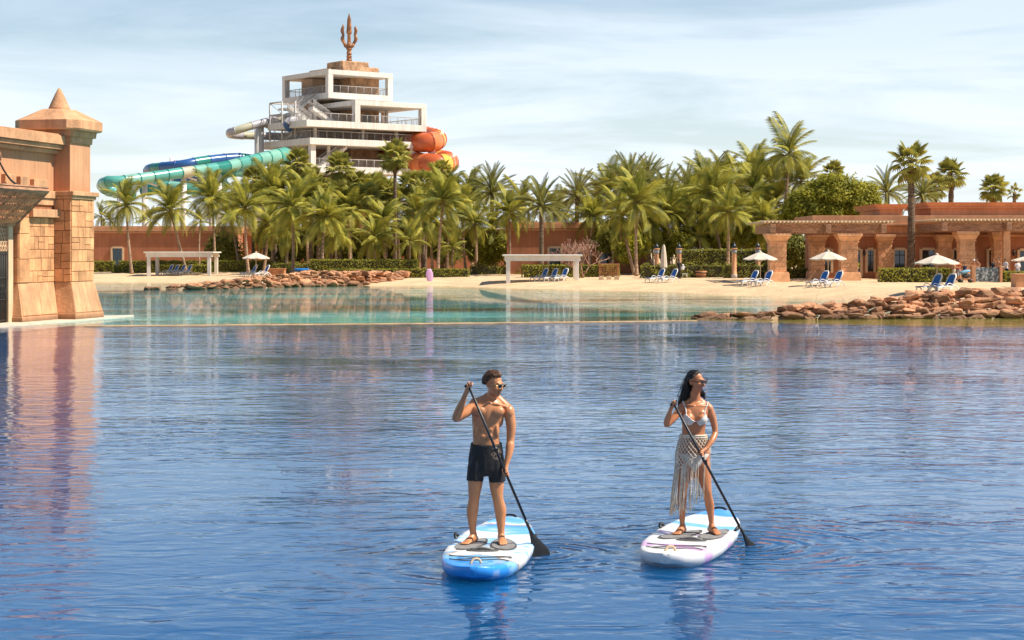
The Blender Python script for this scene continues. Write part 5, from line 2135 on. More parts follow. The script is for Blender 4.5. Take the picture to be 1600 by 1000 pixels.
def grip(mb, g, s, wrist, r_sh=.016, fr=.0085, sc=1.0, flip=1, thumb=True):
    """a hand closed on a shaft: g = point on the shaft axis, s = shaft direction, wrist = wrist position"""
    s = s.normalized()
    a = (wrist - g)
    a = (a - s * a.dot(s))
    a.normalize()
    b = s.cross(a) * flip
    pc = g + a * (.026 * sc) - b * (.012 * sc)
    Mx = Matrix((s, a, b)).transposed()
    mb.ell(pc, (.042 * sc, .020 * sc, .034 * sc), Mx, 12, 8)
    limb(mb, [(wrist, (.026 * sc, .024 * sc)), (wrist.lerp(pc, .5), (.029 * sc, .022 * sc)), (pc, (.032 * sc, .018 * sc))], 3, 10)
    Rr = r_sh + fr * .9
    for k, (o, ln) in enumerate(((-.034, 200), (-.012, 225), (.011, 220), (.033, 190))):
        ch = []
        for i in range(8):
            ph = R(-60 + ln * i / 7)
            rad = Rr * (1.45 if i == 0 else 1.15 if i == 1 else 1.0)
            # sweep from the knuckles round the far side of the shaft
            ch.append((g + s * (o * sc) + a * (rad * math.cos(ph)) * 1.0 + b * (-rad * math.sin(ph)) * -1.0, fr * sc * (1.05 - .035 * i)))
        # knuckle root inside the palm
        ch = [(pc + s * (o * sc) - b * .012, fr * 1.15 * sc)] + ch
        mb.tube([c[0] for c in ch], [c[1] for c in ch], 8)
        mb.ell(ch[-1][0], (fr * .85 * sc,) * 3, None, 8, 5)
    if thumb:
        th = [(pc - s * .036 * sc - b * .004, .013 * sc), (g - s * .040 * sc + a * .014 - b * (Rr + .004), .0115 * sc), (g - s * .022 * sc - a * .006 - b * (Rr + .001), .0105 * sc), (g + s * .002 * sc - a * .014 - b * (Rr * .7), .009 * sc)]
        mb.tube([Vector(c[:3]) for c in catmull([tuple(t[0]) for t in th], 3)], list(np.interp(np.linspace(0, 1, 10), [0, .33, .66, 1], [t[1] for t in th])), 8)


def foot(mb, ankle, direction, ground, L=.25, w=.047, sc=1.0):
    d = Vector((direction[0], direction[1], 0)).normalized()
    sd = Vector((-d.y, d.x, 0))
    a = Vector((ankle.x, ankle.y, ground))
    heel = a - d * .055 * sc
    P_ = lambda f, z: heel + d * (f * L) + Vector((0, 0, z))
    limb(mb, [(P_(.0, .034), (.032, .030)), (P_(.22, .046), (.046, .035)), (P_(.46, .040), (.038, .039)), (P_(.70, .024), (.023, w)), (P_(.80, .019), (.018, w))], 3, 12, up=(0, 0, 1))
    up_ = ankle + Vector((0, 0, .03))
    limb(mb, [(up_, .036 * sc), (P_(.20, .075), .040 * sc), (P_(.22, .045), .042 * sc)], 3, 12)
    limb(mb, [(up_, .034 * sc), (P_(.26, .070), .036 * sc), (P_(.42, .050), .033 * sc), (P_(.62, .030), .028 * sc)], 4, 12)
    for k, (o, l_, r_) in enumerate(((-.034, .98, .0125), (-.013, .99, .0105), (.005, .96, .0098), (.021, .92, .0092), (.035, .86, .0088))):
        p0, p1 = P_(.74, .017) + sd * o * .9, P_(l_, .011) + sd * o
        mb.tube([p0, p0.lerp(p1, .6) + Vector((0, 0, .004)), p1], [r_ * 1.05, r_, r_ * .8], 8)
        mb.ell(p1, (r_ * .85,) * 3, None, 8, 5)


def head(mb, M, male=True):
    """skull, jaw, nose, lips and ears; face looks along local -y"""
    def e(c, r_):
        mb.ell(M @ Vector(c), r_, M.to_3x3(), 16, 11)
    k = 1.0 if male else .94
    e((0, .018, .038), (.074 * k, .094, .084))
    e((0, -.028, -.012), (.064 * k, .066, .092))
    jy = 0 if male else .009
    e((0, -.034 + jy, -.068), (.052 * k if male else .044, .052, .044))
    e((0, -.066 + jy, -.096), (.024 if male else .018, .020, .016))
    e((0, -.080, .034), (.050 * k, .018, .012))
    for s in (-1, 1):
        e((s * .038, -.066, -.022), (.022, .022, .020))
        e((s * .050 * k, -.018, -.074), (.016, .036, .022))
        # ears
        mb.tube([M @ Vector((s * .072 * k, .012 + .020 * math.cos(a), .0 + .030 * math.sin(a))) + M.to_3x3() @ Vector((s * .006, 0, 0)) for a in np.linspace(-1.7, 2.2, 9)], .0065, 6)
        e((s * .071 * k, .010, -.002), (.006, .016, .024))
        # nostril wing
        e((s * .011, -.098, -.036), (.009, .010, .008))
    limbp = [((0, -.088, .030), .009), ((0, -.098, .006), .010), ((0, -.110, -.020), .0115), ((0, -.114, -.032), .0125)]
    mb.tube([M @ Vector(p) for p, _ in limbp], [r_ for _, r_ in limbp], 8)
    e((0, -.112, -.032), (.0125, .010, .010))
    e((0, -.092 + jy, -.058), (.024, .012, .0065))
    e((0, -.089 + jy, -.070), (.021, .012, .0075))


def tint_mesh(me, base, spots):
    """vertex tint: spots of (centre, radius, colour, amount)"""
    n = len(me.vertices)
    co = np.empty(n * 3)
    me.vertices.foreach_get('co', co)
    co = co.reshape(-1, 3)
    col = np.tile(np.array(base, float), (n, 1))
    for (c, rad, cl, amt) in spots:
        rad = np.array(rad if hasattr(rad, '__len__') else (rad,) * 3)
        d = np.sqrt((((co - np.array(c)) / rad) ** 2).sum(1))
        f = np.clip(1.25 - d, 0, 1) * amt
        col = col * (1 - f[:, None]) + np.array(cl) * f[:, None]
    ca = me.color_attributes.new('tint', 'FLOAT_COLOR', 'POINT')
    buf = np.concatenate([col, np.ones((n, 1))], 1).ravel()
    ca.data.foreach_set('color', buf)


def skin_mat(name):
    m, n, l, bs = nodes_of(name)
    at = n.new('ShaderNodeAttribute')
    at.attribute_name = 'tint'
    tc = n.new('ShaderNodeTexCoord')
    nz = n.new('ShaderNodeTexNoise')
    nz.inputs['Scale'].default_value = 11
    nz.inputs['Detail'].default_value = 5
    l.new(tc.outputs['Object'], nz.inputs['Vector'])
    mr = n.new('ShaderNodeMapRange')
    mr.inputs[3].default_value = .70
    mr.inputs[4].default_value = 1.24
    l.new(nz.outputs['Fac'], mr.inputs[0])
    hs = n.new('ShaderNodeHueSaturation')
    l.new(at.outputs['Color'], hs.inputs['Color'])
    l.new(mr.outputs[0], hs.inputs['Value'])
    l.new(hs.outputs[0], bs.inputs['Base Color'])
    bs.inputs['Roughness'].default_value = .36
    bs.inputs['Specular IOR Level'].default_value = .45
    bs.inputs['Subsurface Weight'].default_value = .12
    bs.inputs['Subsurface Radius'].default_value = (.03, .012, .006)
    bs.inputs['Subsurface Scale'].default_value = .5
    b = n.new('ShaderNodeBump')
    nz2 = n.new('ShaderNodeTexNoise')
    nz2.inputs['Scale'].default_value = 60
    l.new(tc.outputs['Object'], nz2.inputs['Vector'])
    b.inputs['Strength'].default_value = .15
    b.inputs['Distance'].default_value = .004
    l.new(nz2.outputs['Fac'], b.inputs['Height'])
    l.new(b.outputs[0], bs.inputs['Normal'])
    return m


M_SKIN = skin_mat('skin')
M_HAIRB = pmat('brown_hair', (.14, .062, .026), .45, .45, 30, .3, 80, coords='Object', spec=.5)
M_HAIRD = pmat('dark_hair', (.018, .012, .009), .35, .35, 30, .3, 80, coords='Object', spec=.5)
M_LENS = pmat('dark_lens', (.008, .008, .010), .05, .2, 3, 0, spec=.8)
M_GOLD = pmat('gold_wire', (.55, .38, .18), .3, .1, 3, 0, metal=1.0)
M_TORT = pmat('tortoiseshell', (.10, .03, .012), .25, .5, 40, 0, spec=.6)
M_CARBON = pmat('black_carbon', (.012, .012, .013), .38, .3, 20, .1, 60, spec=.5)


def shell_from(me, name, mat, parent, keep, offset=.005, loc=None, thick=.004):
    """close-fitting cloth: the body faces that keep() selects, lifted off the skin, with a turned edge"""
    bm = bmesh.new()
    bm.from_mesh(me)
    bm.normal_update()
    dele = [f for f in bm.faces if not keep(f.calc_center_median())]
    bmesh.ops.delete(bm, geom=dele, context='FACES')
    for _ in range(6):     # even out the cut edge
        for v in [v for v in bm.verts if v.is_boundary]:
            nb = [e.other_vert(v).co for e in v.link_edges if e.is_boundary]
            if len(nb) == 2:
                v.co = v.co * .4 + (nb[0] + nb[1]) * .3
    bm.normal_update()
    for v in bm.verts:
        v.co += v.normal * offset
    out = bpy.data.meshes.new(name)
    bm.to_mesh(out)
    bm.free()
    out.materials.clear()
    out.materials.append(mat)
    o = link(name, out, parent, loc)
    return o


def sunglasses(parent, M, round_=True):
    t = MB()
    for s in (-1, 1):
        c = Vector((s * .033, -.112, .010))
        yaw = Matrix.Rotation(s * R(10), 3, 'Z')
        pts = []
        for k in range(17):
            a = 2 * PI * k / 16
            rx, rz = (.0255, .024) if round_ else (.030, .021)
            p = Vector((math.cos(a) * rx, 0, math.sin(a) * rz * (1 if round_ or math.sin(a) > 0 else .9)))
            if not round_ and math.sin(a) > .3:
                p.x *= 1.05
                p.z += .004 * (s * math.cos(a))
            pts.append(M @ (yaw @ p + c))
        t.tube(pts, .0032 if round_ else .0052, 5, caps=False)
        # temple
        t.tube([M @ Vector((s * .060, -.108, .014)), M @ Vector((s * .076, -.06, .014)), M @ Vector((s * .079, .0, .012)), M @ Vector((s * .077, .02, -.002))], .003 if round_ else .0045, 5)
    t.tube([M @ Vector((-.009, -.117, .014)), M @ Vector((0, -.120, .019)), M @ Vector((.009, -.117, .014))], .003 if round_ else .0045, 5)
    fr = t.build('sunglasses', M_GOLD if round_ else M_TORT, parent)
    for s in (-1, 1):
        q = MB()
        Mq = M.to_3x3() @ Matrix.Rotation(s * R(10), 3, 'Z')
        q.ell(M @ Vector((s * .033, -.112, .010)), (.0245 if round_ else .029, .0035, .023 if round_ else .0195), Mq, 14, 8)
        q.build('lens', M_LENS, fr)
    return fr


# ------------------------------------------------------------------ boards
def deck_mat(name, kind):
    m, n, l, bs = nodes_of(name)
    bs.inputs['Roughness'].default_value = .30
    bs.inputs['Specular IOR Level'].default_value = .5
    tc = n.new('ShaderNodeTexCoord')
    sx = n.new('ShaderNodeSeparateXYZ')
    l.new(tc.outputs['Object'], sx.inputs[0])
    nz = n.new('ShaderNodeTexNoise')
    nz.inputs['Scale'].default_value = 1.5
    nz.inputs['Detail'].default_value = 3
    nz.inputs['Distortion'].default_value = 1.4
    l.new(tc.outputs['Object'], nz.inputs['Vector'])
    nz2 = n.new('ShaderNodeTexNoise')
    nz2.inputs['Scale'].default_value = 2.6
    nz2.inputs['Detail'].default_value = 3
    nz2.inputs['Distortion'].default_value = 1.0
    l.new(tc.outputs['Object'], nz2.inputs['Vector'])

    def mth(op, a, b):
        k = n.new('ShaderNodeMath')
        k.operation = op
        for i, v in enumerate((a, b)):
            if isinstance(v, (int, float)):
                k.inputs[i].default_value = v
            else:
                l.new(v, k.inputs[i])
        return k.outputs[0]
    # position along the board, bent by the swirl of the pigments
    y = mth('ADD', mth('MULTIPLY', sx.outputs['Y'], .265), .5)
    y = mth('ADD', y, mth('MULTIPLY', mth('SUBTRACT', nz.outputs['Fac'], .5), .42 if kind == 'blue' else .20))
    y = mth('ADD', y, mth('MULTIPLY', sx.outputs['X'], .10))
    rp = n.new('ShaderNodeValToRGB')
    rp.color_ramp.interpolation = 'LINEAR'
    el = rp.color_ramp.elements
    W, B, LB, T, PK = (.74, .72, .70), (.03, .27, .72), (.16, .46, .80), (.36, .25, .15), (.66, .40, .66)
    if kind == 'blue':
        stops = [(0, B), (.16, B), (.19, LB), (.23, LB), (.25, T), (.27, W), (.37, W), (.40, LB), (.44, W), (.52, LB), (.56, W), (.66, W), (.69, LB), (.76, B), (.79, T), (.81, W), (.86, LB), (1, B)]
    else:
        stops = [(0, W), (.185, W), (.20, PK), (.245, PK), (.26, W), (.42, W), (.45, PK), (.48, W), (.58, W), (.60, LB), (.64, LB), (.66, W), (.80, W), (.83, B), (1, LB)]
    el[0].position, el[0].color = stops[0][0], (*stops[0][1], 1)
    el[1].position, el[1].color = stops[-1][0], (*stops[-1][1], 1)
    for p_, c in stops[1:-1]:
        e = el.new(p_)
        e.color = (*c, 1)
    l.new(y, rp.inputs[0])
    mx = n.new('ShaderNodeMixRGB')
    mr = n.new('ShaderNodeMapRange')
    mr.inputs[1].default_value = .56
    mr.inputs[2].default_value = .66
    mr.inputs[3].default_value = 0
    mr.inputs[4].default_value = .30 if kind == 'blue' else .12
    l.new(nz2.outputs['Fac'], mr.inputs[0])
    l.new(mr.outputs[0], mx.inputs[0])
    l.new(rp.outputs[0], mx.inputs[1])
    mx.inputs[2].default_value = (.74, .72, .70, 1)
    l.new(mx.outputs[0], bs.inputs['Base Color'])
    b = n.new('ShaderNodeBump')
    nz3 = n.new('ShaderNodeTexNoise')
    nz3.inputs['Scale'].default_value = 45
    l.new(tc.outputs['Object'], nz3.inputs['Vector'])
    b.inputs['Strength'].default_value = .12
    b.inputs['Distance'].default_value = .01
    l.new(nz3.outputs['Fac'], b.inputs['Height'])
    l.new(b.outputs[0], bs.inputs['Normal'])
    return m


M_PAD = pmat('deck_pad', (.24, .23, .22), .8, .15, 20, .4, 120, coords='Object')
M_PADR = pmat('pad_rim', (.085, .08, .075), .7, .15, 20, .2, 60, coords='Object')
OUT_F = interp([0, .01, .03, .08, .15, .27, .40, .55, .70, .82, .92, .97, .99, 1], [.05, .24, .42, .64, .82, .97, 1, .98, .87, .71, .48, .30, .17, .04])


def paddle_board(label, nose, tail, W, kind, feet):
    """board from nose to tail on the water; local -y is the nose"""
    c = (nose + tail) / 2
    L = (tail - nose).length
    ax_ = (tail - nose).normalized()
    rz = math.atan2(ax_.y, ax_.x) - PI / 2
    t = thing('paddle_board', label, 'paddle board', (c.x, c.y, 0), rz)
    m_ = MB()
    st = [0, .005, .015, .03, .055] + list(np.linspace(.09, .93, 36)) + [.96, .98, .992, 1.0]
    K = 9
    vs, fs = [], []
    for f in st:
        w = OUT_F(f) * W / 2
        rise = .035 * max(0, 1 - f / .20) ** 2 + .015 * max(0, (f - .85) / .15) ** 2
        y = (f - .5) * L
        zd = .125 + rise
        hull = -.10 + .17 * max(0, 1 - f / .14) ** 1.5 + .05 * max(0, (f - .9) / .1)
        # scooped side decks and raised centre give the moulded look
        dip = .018 * math.exp(-((f - .50) / .16) ** 2)
        prof = [(0, zd + .014 - dip), (.30, zd + .014 - dip), (.55, zd + .012 - dip), (.84, zd + .012), (.955, zd + .006), (1.0, zd - .022), (.975, zd - .085), (.70, min(hull + .03, zd - .09)), (0, min(hull, zd - .095))]
        for (u, z) in prof:
            vs.append((u * w, y, z))
    n = len(st)
    for i in range(n - 1):
        for j in range(K - 1):
            a = i * K + j
            fs.append((a, a + 1, a + K + 1, a + K))
    nv = len(vs)
    vs2 = [(-x, y, z) for x, y, z in vs]
    fs2 = [tuple(nv + k for k in f[::-1]) for f in fs]
    vs, fs = vs + vs2, fs + fs2
    fs.append(tuple(range(K - 1, -1, -1)) + tuple(nv + k for k in range(K)))
    e = (n - 1) * K
    fs.append(tuple(e + k for k in range(K)) + tuple(nv + e + k for k in range(K - 1, -1, -1)))
    m_.add(vs, fs, 0, True)
    me = m_.mesh('hull', deck_mat('board_' + kind, kind))
    bm = bmesh.new()
    bm.from_mesh(me)
    bmesh.ops.remove_doubles(bm, verts=bm.verts, dist=.0008)
    bmesh.ops.recalc_face_normals(bm, faces=bm.faces)
    bm.to_mesh(me)
    bm.free()
    hull = link('hull', me, t)
    inv = Matrix.Rotation(-rz, 3, 'Z')

    def loc(p):
        q = inv @ (Vector(p) - Vector((c.x, c.y, 0)))
        return q
    zt = .132
    for (p, yaw) in feet:
        q = loc(p)
        for (k, mat, z, s_, nm) in ((0, M_PADR, zt + .002, 1.0, 'pad_rim'), (1, M_PAD, zt + .007, .86, 'foot_pad')):
            pd = MB()
            ring = []
            for i in range(28):
                a = 2 * PI * i / 28
                u, v = math.cos(a), math.sin(a)
                # leaf outline
                ring.append(Vector((.135 * s_ * u * (1 - .25 * v), .40 * s_ * v, 0)))
            Mr = Matrix.Rotation(yaw, 3, 'Z')
            pd.add([Mr @ r_ + Vector((q.x, q.y, z - .012)) for r_ in ring] + [Mr @ r_ + Vector((q.x, q.y, z)) for r_ in ring],
                   [tuple(range(28, 56))] + [(i, (i + 1) % 28, 28 + (i + 1) % 28, 28 + i) for i in range(28)])
            if k == 0:
                rim = pd.build('pad_rim', mat, t)
            else:
                pd.build('foot_pad', mat, rim)
    # carry grip between the pads
    fm = (loc(feet[0][0]) + loc(feet[1][0])) / 2
    h_ = MB()
    h_.ell((fm.x, fm.y - .42, zt + .004), (.17, .085, .012))
    hr = h_.build('carry_recess', M_PADR, t)
    h_ = MB()
    h_.tube(catmull([(fm.x - .12, fm.y - .42, zt + .012), (fm.x, fm.y - .43, zt + .034), (fm.x + .12, fm.y - .42, zt + .012)], 4), .014, 7)
    h_.build('carry_handle', M_PAD, hr)
    # bungee cords over the foredeck
    for pts in ([(-.30, -1.18, 0), (-.12, -1.28, 0), (.18, -1.16, 0), (.30, -1.24, 0)], [(-.33, -.98, 0), (-.05, -1.05, 0), (.22, -.99, 0), (.31, -1.07, 0)], [(-.22, -1.22, 0), (.05, -1.05, 0), (.30, -1.0, 0)]):
        b_ = MB()
        b_.tube([Vector((p[0] * W / .9, p[1], .147 + .035 * max(0, 1 - (p[1] / L + .5) / .20) ** 2)) for p in catmull(pts, 4)], .0055, 5)
        b_.build('bungee_cord', M_PADR, t)
    # nose handle, side handles, tail handle
    yz = -L * .5 + .28
    zn = .135 + .035 * (1 - (.28 / L) / .20) ** 2
    h_ = MB()
    h_.tube(catmull([(-.05, yz - .03, zn), (-.025, yz, zn + .045), (.025, yz + .02, zn + .045), (.05, yz + .03, zn)], 4), .013, 7)
    h_.build('nose_handle', M_POLE, t)
    for s in (-1, 1):
        h_ = MB()
        x = s * W * .455
        h_.tube(catmull([(x, .15, .125), (x + s * .02, .19, .165), (x + s * .02, .29, .165), (x, .33, .125)], 4), .016, 7)
        h_.build('side_handle', M_CARBON, t)
    h_ = MB()
    h_.tube(catmull([(-.09, L * .5 - .10, .13), (-.05, L * .5 - .06, .165), (.05, L * .5 - .06, .165), (.09, L * .5 - .10, .13)], 4), .013, 7)
    h_.build('tail_handle', M_CARBON, t)
    return t


def paddle(label, top, bottom, blade_len, blade_w, face):
    """black paddle: T grip at top, blade end at bottom"""
    t = thing('paddle', label, 'paddle', (bottom.x, bottom.y, bottom.z))
    d = (bottom - top).normalized()
    o = bottom
    m_ = MB()
    m_.tube([top - o, bottom - d * blade_len * .92 - o], [.0135, .0150], 10)
    sh = m_.build('shaft', M_CARBON, t)
    m_ = MB()
    c = top.lerp(bottom, .36) - o
    m_.tube([c - d * .035, c + d * .035], .019, 10)
    m_.tube([c + Vector((.012, -.01, .0)), c + Vector((.026, -.02, .005))], .009, 6)
    m_.build('clamp', M_CARBON, sh)
    f = Vector(face)
    side = d.cross(f).normalized()
    nn = side.cross(d).normalized()
    m_ = MB()
    m_.tube([top - o - side * .045 - d * .008, top - o - d * .012, top - o + side * .045 - d * .008], [.012, .016, .012], 8)
    m_.build('grip', M_CARBON, sh)
    m_ = MB()
    prof = [(0, .017), (.12, .022), (.25, .06), (.45, .35), (.65, .72), (.82, 1.0), (.94, .98), (1.0, .75)]
    pts, rad = [], []
    for f_, w in prof:
        pts.append(bottom - o - d * blade_len * (1 - f_))
        hw = max(.016, w * blade_w / 2)
        rad.append((hw, .016 if f_ < .3 else .007))
    m_.tube(pts, rad, 14, up=tuple(side))
    m_.build('blade', M_CARBON, t)
    return t


# ------------------------------------------------------------------ the man
MO = Vector((MAN_X, MAN_D, 0))
mp = lambda px, py, dy=0.0: P(px, py, MAN_D + dy) - MO
man = thing('person', 'shirtless person in black shorts and sunglasses standing on the blue board with paddle', 'person', MO)
ks = MAN_D / FPX
B = MB()
tor = [(760, 737, .02, 12, .035), (760, 729, .02, 23, .115), (760, 716, .02, 24.5, .122), (760, 700, .01, 22.3, .108), (759.5, 684, .0, 20.8, .098), (759.5, 668, -.004, 21.6, .104),
       (761, 652, -.004, 24.2, .116), (763.5, 641, .0, 26.0, .116), (766, 632, .008, 24.5, .100), (768, 625.5, .015, 17.5, .078), (769.5, 619, .015, 9.6, .060), (771, 608, .002, 8.8, .058)]
limb(B, [(mp(c, y, dy), (hw * ks, ry)) for c, y, dy, hw, ry in tor], 5, 24, up=(1, 0, 0))
RX = lambda d: Matrix.Rotation(R(d), 3, 'Y')
B.ell(mp(749.5, 642, -.084), (.084, .048, .058), RX(14))
B.ell(mp(776.5, 644, -.084), (.084, .048, .058), RX(-14))
for (px, py) in ((754, 661), (765.5, 661), (754, 671), (765.5, 671), (754.5, 681.5), (765, 681.5)):
    B.ell(mp(px, py, -.088), (.030, .021, .026))
for s in (-1, 1):
    B.ell(mp(759.5 + s * 16.5, 672, -.045), (.030, .055, .085))
    B.ell(mp(762 + s * 19, 655, .01), (.04, .075, .08))
limb(B, [(mp(766, 617, .03), .042), (mp(756, 624, .025), .046), (mp(746, 629, .01), .052)], 3)
limb(B, [(mp(773, 618, .03), .042), (mp(784, 629, .025), .046), (mp(793, 638, .01), .052)], 3)
limb(B, [(mp(767, 630, -.085), .013), (mp(757, 629, -.075), .014), (mp(746, 627, -.03), .018)], 3)
limb(B, [(mp(771, 631, -.085), .013), (mp(781, 632.5, -.075), .014), (mp(792, 636, -.03), .018)], 3)
B.ell(mp(743, 631, -.005), (.066, .068, .068))
B.ell(mp(795, 644, -.005), (.062, .068, .078))
# arms
SHA, SHB = P(732, 602, MAN_D - .36), P(850, 880, MAN_D + .04)
sdir = (SHB - SHA).normalized()
gl = SHA.lerp(SHB, (738 - 602) / (880 - 602)) - MO
gr = SHA - MO + sdir * .02
w_r = mp(726, 619, -.31)
limb(B, [(mp(745, 631, 0), .056), (mp(736, 638, -.04), .057), (mp(725, 646, -.09), .053), (mp(713, 654, -.14), .042), (mp(714.5, 648, -.19), .046), (mp(719, 637, -.245), .043), (mp(723, 627, -.285), .033), (w_r, .027)], 4)
w_l = mp(791.5, 725, -.10)
limb(B, [(mp(794.5, 643, 0), .058), (mp(797.5, 656, .0), .055), (mp(798.5, 670, .0), .051), (mp(797.5, 688, -.005), .042), (mp(797, 697, -.03), .046), (mp(795.5, 708, -.06), .040), (w_l, .027)], 4)
grip(B, gl, sdir, w_l, flip=1)
tdir = sdir.cross(Vector((0, -1, 0))).normalized()
grip(B, gr - sdir * .028, tdir, w_r, r_sh=.014, flip=1)
# legs
DK = .139
legR = [(mp(748, 724, .02), .088), (mp(743.8, 742, .01), .084), (mp(742.5, 757, .0), .078), (mp(741, 773, -.012), .063), (mp(740.3, 783, -.002), .058), (mp(738.3, 796, .024), .064), (mp(738, 812, .024), .050), (mp(738.8, 827, .02), .037), (mp(739.5, 837, .02), .036)]
legL = [(mp(771, 724, .02), .088), (mp(775.2, 742, .01), .084), (mp(776, 757, .0), .078), (mp(777, 773, -.012), .063), (mp(778.7, 783, -.002), .058), (mp(781.7, 796, .024), .064), (mp(782.5, 813, .024), .050), (mp(783, 829, .02), .037), (mp(783.3, 840, .02), .036)]
limb(B, legR, 4)
limb(B, legL, 4)
for lg in (legR, legL):
    k = lg[3][0]
    B.ell(k + Vector((0, -.030, 0)), (.036, .028, .042))
    B.ell(lg[5][0] + Vector((.01, .02, .02)), (.046, .042, .085))
foot(B, legR[-1][0], (-.50, -.86), DK)
foot(B, legL[-1][0], (.14, -1.0), DK)
# head
HM = Matrix.Translation(mp(772.2, 601, -.02)) @ Matrix.Rotation(R(48), 4, 'Z') @ Matrix.Rotation(R(10), 4, 'X') @ Matrix.Scale(1.02, 4)
head(B, HM)
me = remesh(B, 'body', M_SKIN, .0060, 5)
h3 = lambda x, y, z: tuple(HM @ Vector((x, y, z)))
SK = (.56, .235, .098)
tint_mesh(me, SK, [(h3(0, -.07, -.085), (.07, .06, .045), (.20, .095, .055), .55), (h3(0, -.095, -.064), (.022, .02, .012), (.36, .11, .08), .7), (h3(0, .03, .05), (.085, .075, .075), (.10, .045, .02), .9),
                   (tuple(mp(746, 651, -.11)), .022, (.28, .10, .055), .7), (tuple(mp(779, 653, -.11)), .022, (.28, .10, .055), .7), (tuple(mp(760, 686, -.10)), .012, (.2, .08, .04), .8)])
link('body', me, man)
sunglasses(man, HM, True)
# shorts
S = MB()
S.tube([mp(760, 692.5, .004), mp(760, 697, .006), mp(760, 706, .012), mp(760, 720, .015), mp(760, 733, .015), mp(760, 743.5, .015)],
       [(24.6 * ks, .132), (24.8 * ks, .133), (26.2 * ks, .138), (28.0 * ks, .140), (28.2 * ks, .136), (20 * ks, .105)], 28, up=(1, 0, 0))
S.tube([mp(748, 716, .012), mp(744.8, 730, .01), mp(743, 742, .005), mp(742.3, 751, .0)], [(.090, .122), (.094, .122), (.0895, .114), (.088, .110)], 22, up=(1, 0, 0))
S.tube([mp(772, 716, .012), mp(775.2, 730, .01), mp(776.6, 743, .005), mp(777.2, 753, .0)], [(.090, .122), (.094, .122), (.0915, .114), (.091, .110)], 22, up=(1, 0, 0))
M_SHORT = pmat('black_swim_cloth', (.012, .012, .013), .72, .3, 8, .5, 30, coords='Object', bdist=.01)
# tan floral print on one hip
n_, l_ = M_SHORT.node_tree.nodes, M_SHORT.node_tree.links
tc_ = n_.new('ShaderNodeTexCoord')
dist_ = n_.new('ShaderNodeVectorMath')
dist_.operation = 'DISTANCE'
dist_.inputs[1].default_value = mp(778, 707, -.11)
l_.new(tc_.outputs['Object'], dist_.inputs[0])
nv_ = n_.new('ShaderNodeTexNoise')
nv_.inputs['Scale'].default_value = 26
nv_.inputs['Distortion'].default_value = 1.5
l_.new(tc_.outputs['Object'], nv_.inputs['Vector'])
mr1 = n_.new('ShaderNodeMapRange')
mr1.inputs[1].default_value, mr1.inputs[2].default_value, mr1.inputs[3].default_value, mr1.inputs[4].default_value = .04, .085, 1, 0
l_.new(dist_.outputs['Value'], mr1.inputs[0])
mr2 = n_.new('ShaderNodeMapRange')
mr2.inputs[1].default_value, mr2.inputs[2].default_value = .53, .60
l_.new(nv_.outputs['Fac'], mr2.inputs[0])
mm_ = n_.new('ShaderNodeMath')
mm_.operation = 'MULTIPLY'
l_.new(mr1.outputs[0], mm_.inputs[0])
l_.new(mr2.outputs[0], mm_.inputs[1])
mx_ = n_.new('ShaderNodeMixRGB')
bs_ = n_['Principled BSDF']
l_.new(mm_.outputs[0], mx_.inputs[0])
l_.new(bs_.inputs['Base Color'].links[0].from_socket, mx_.inputs[1])
mx_.inputs[2].default_value = (.33, .24, .17, 1)
l_.new(mx_.outputs[0], bs_.inputs['Base Color'])
sm = remesh(S, 'shorts', M_SHORT, .008, 2)
for v in sm.vertices:      # folds running down the legs
    f = mnoise.noise(Vector((v.co.x * 16, v.co.y * 16, v.co.z * 5))) * .010 + mnoise.noise(Vector((v.co.x * 30, v.co.y * 30, v.co.z * 12 + 5))) * .004
    v.co += v.normal * f
so_ = link('shorts', sm, man)


def hair_strands(mb, M, n, rr, path, r0=.0055, r1=.0018, sides=4):
    for _ in range(n):
        pts = path(rr)
        if pts is None:
            continue
        k = len(pts)
        mb.tube([M @ Vector(p) if M is not None else Vector(p) for p in pts], list(np.linspace(r0, r1, k)), sides)


rh = random.Random(3)


def man_hair(rr):
    a = rr.uniform(-1, 1) * PI          # azimuth of the root, 0 = forehead
    el = math.asin(rr.uniform(-.25, 1))
    aa = abs(a)
    lim = np.interp(aa, [0, .7, 1.15, 1.5, 1.9, PI], [.60, .62, .55, .12, -.25, -.25])
    if el < lim:
        return None
    r_ = Vector((math.sin(a) * math.cos(el) * .078, -math.cos(a) * math.cos(el) * .098 + .018, math.sin(el) * .088 + .038))
    L = rr.uniform(.07, .13)
    d = Vector((math.sin(a) * .25, 1.0, .25 * (1 - aa / PI) - .75 * (aa / PI))).normalized()
    pts = [r_]
    lift = rr.uniform(.004, .020)
    wv = rr.uniform(0, 6)
    for i in range(1, 6):
        f = i / 5
        q = r_ + d * (L * f) + Vector((.005 * math.sin(wv + f * 5), 0, -.35 * L * f * f))
        c = Vector((q.x / .078, (q.y - .018) / .098, (q.z - .036) / .090))
        k = 1.0 + lift / .085 * (math.sin(PI * min(f, .8)) + .25)
        if q.z < .0:
            c.z = (q.z - .036) / .090
        c = c.normalized() * max(k, min(c.length, k + .06))
        pts.append(Vector((c.x * .078, c.y * .098 + .018, c.z * .090 + .036)))
    return pts


Hm = MB()
hair_strands(Hm, HM, 1500, rh, man_hair, .006, .0028)
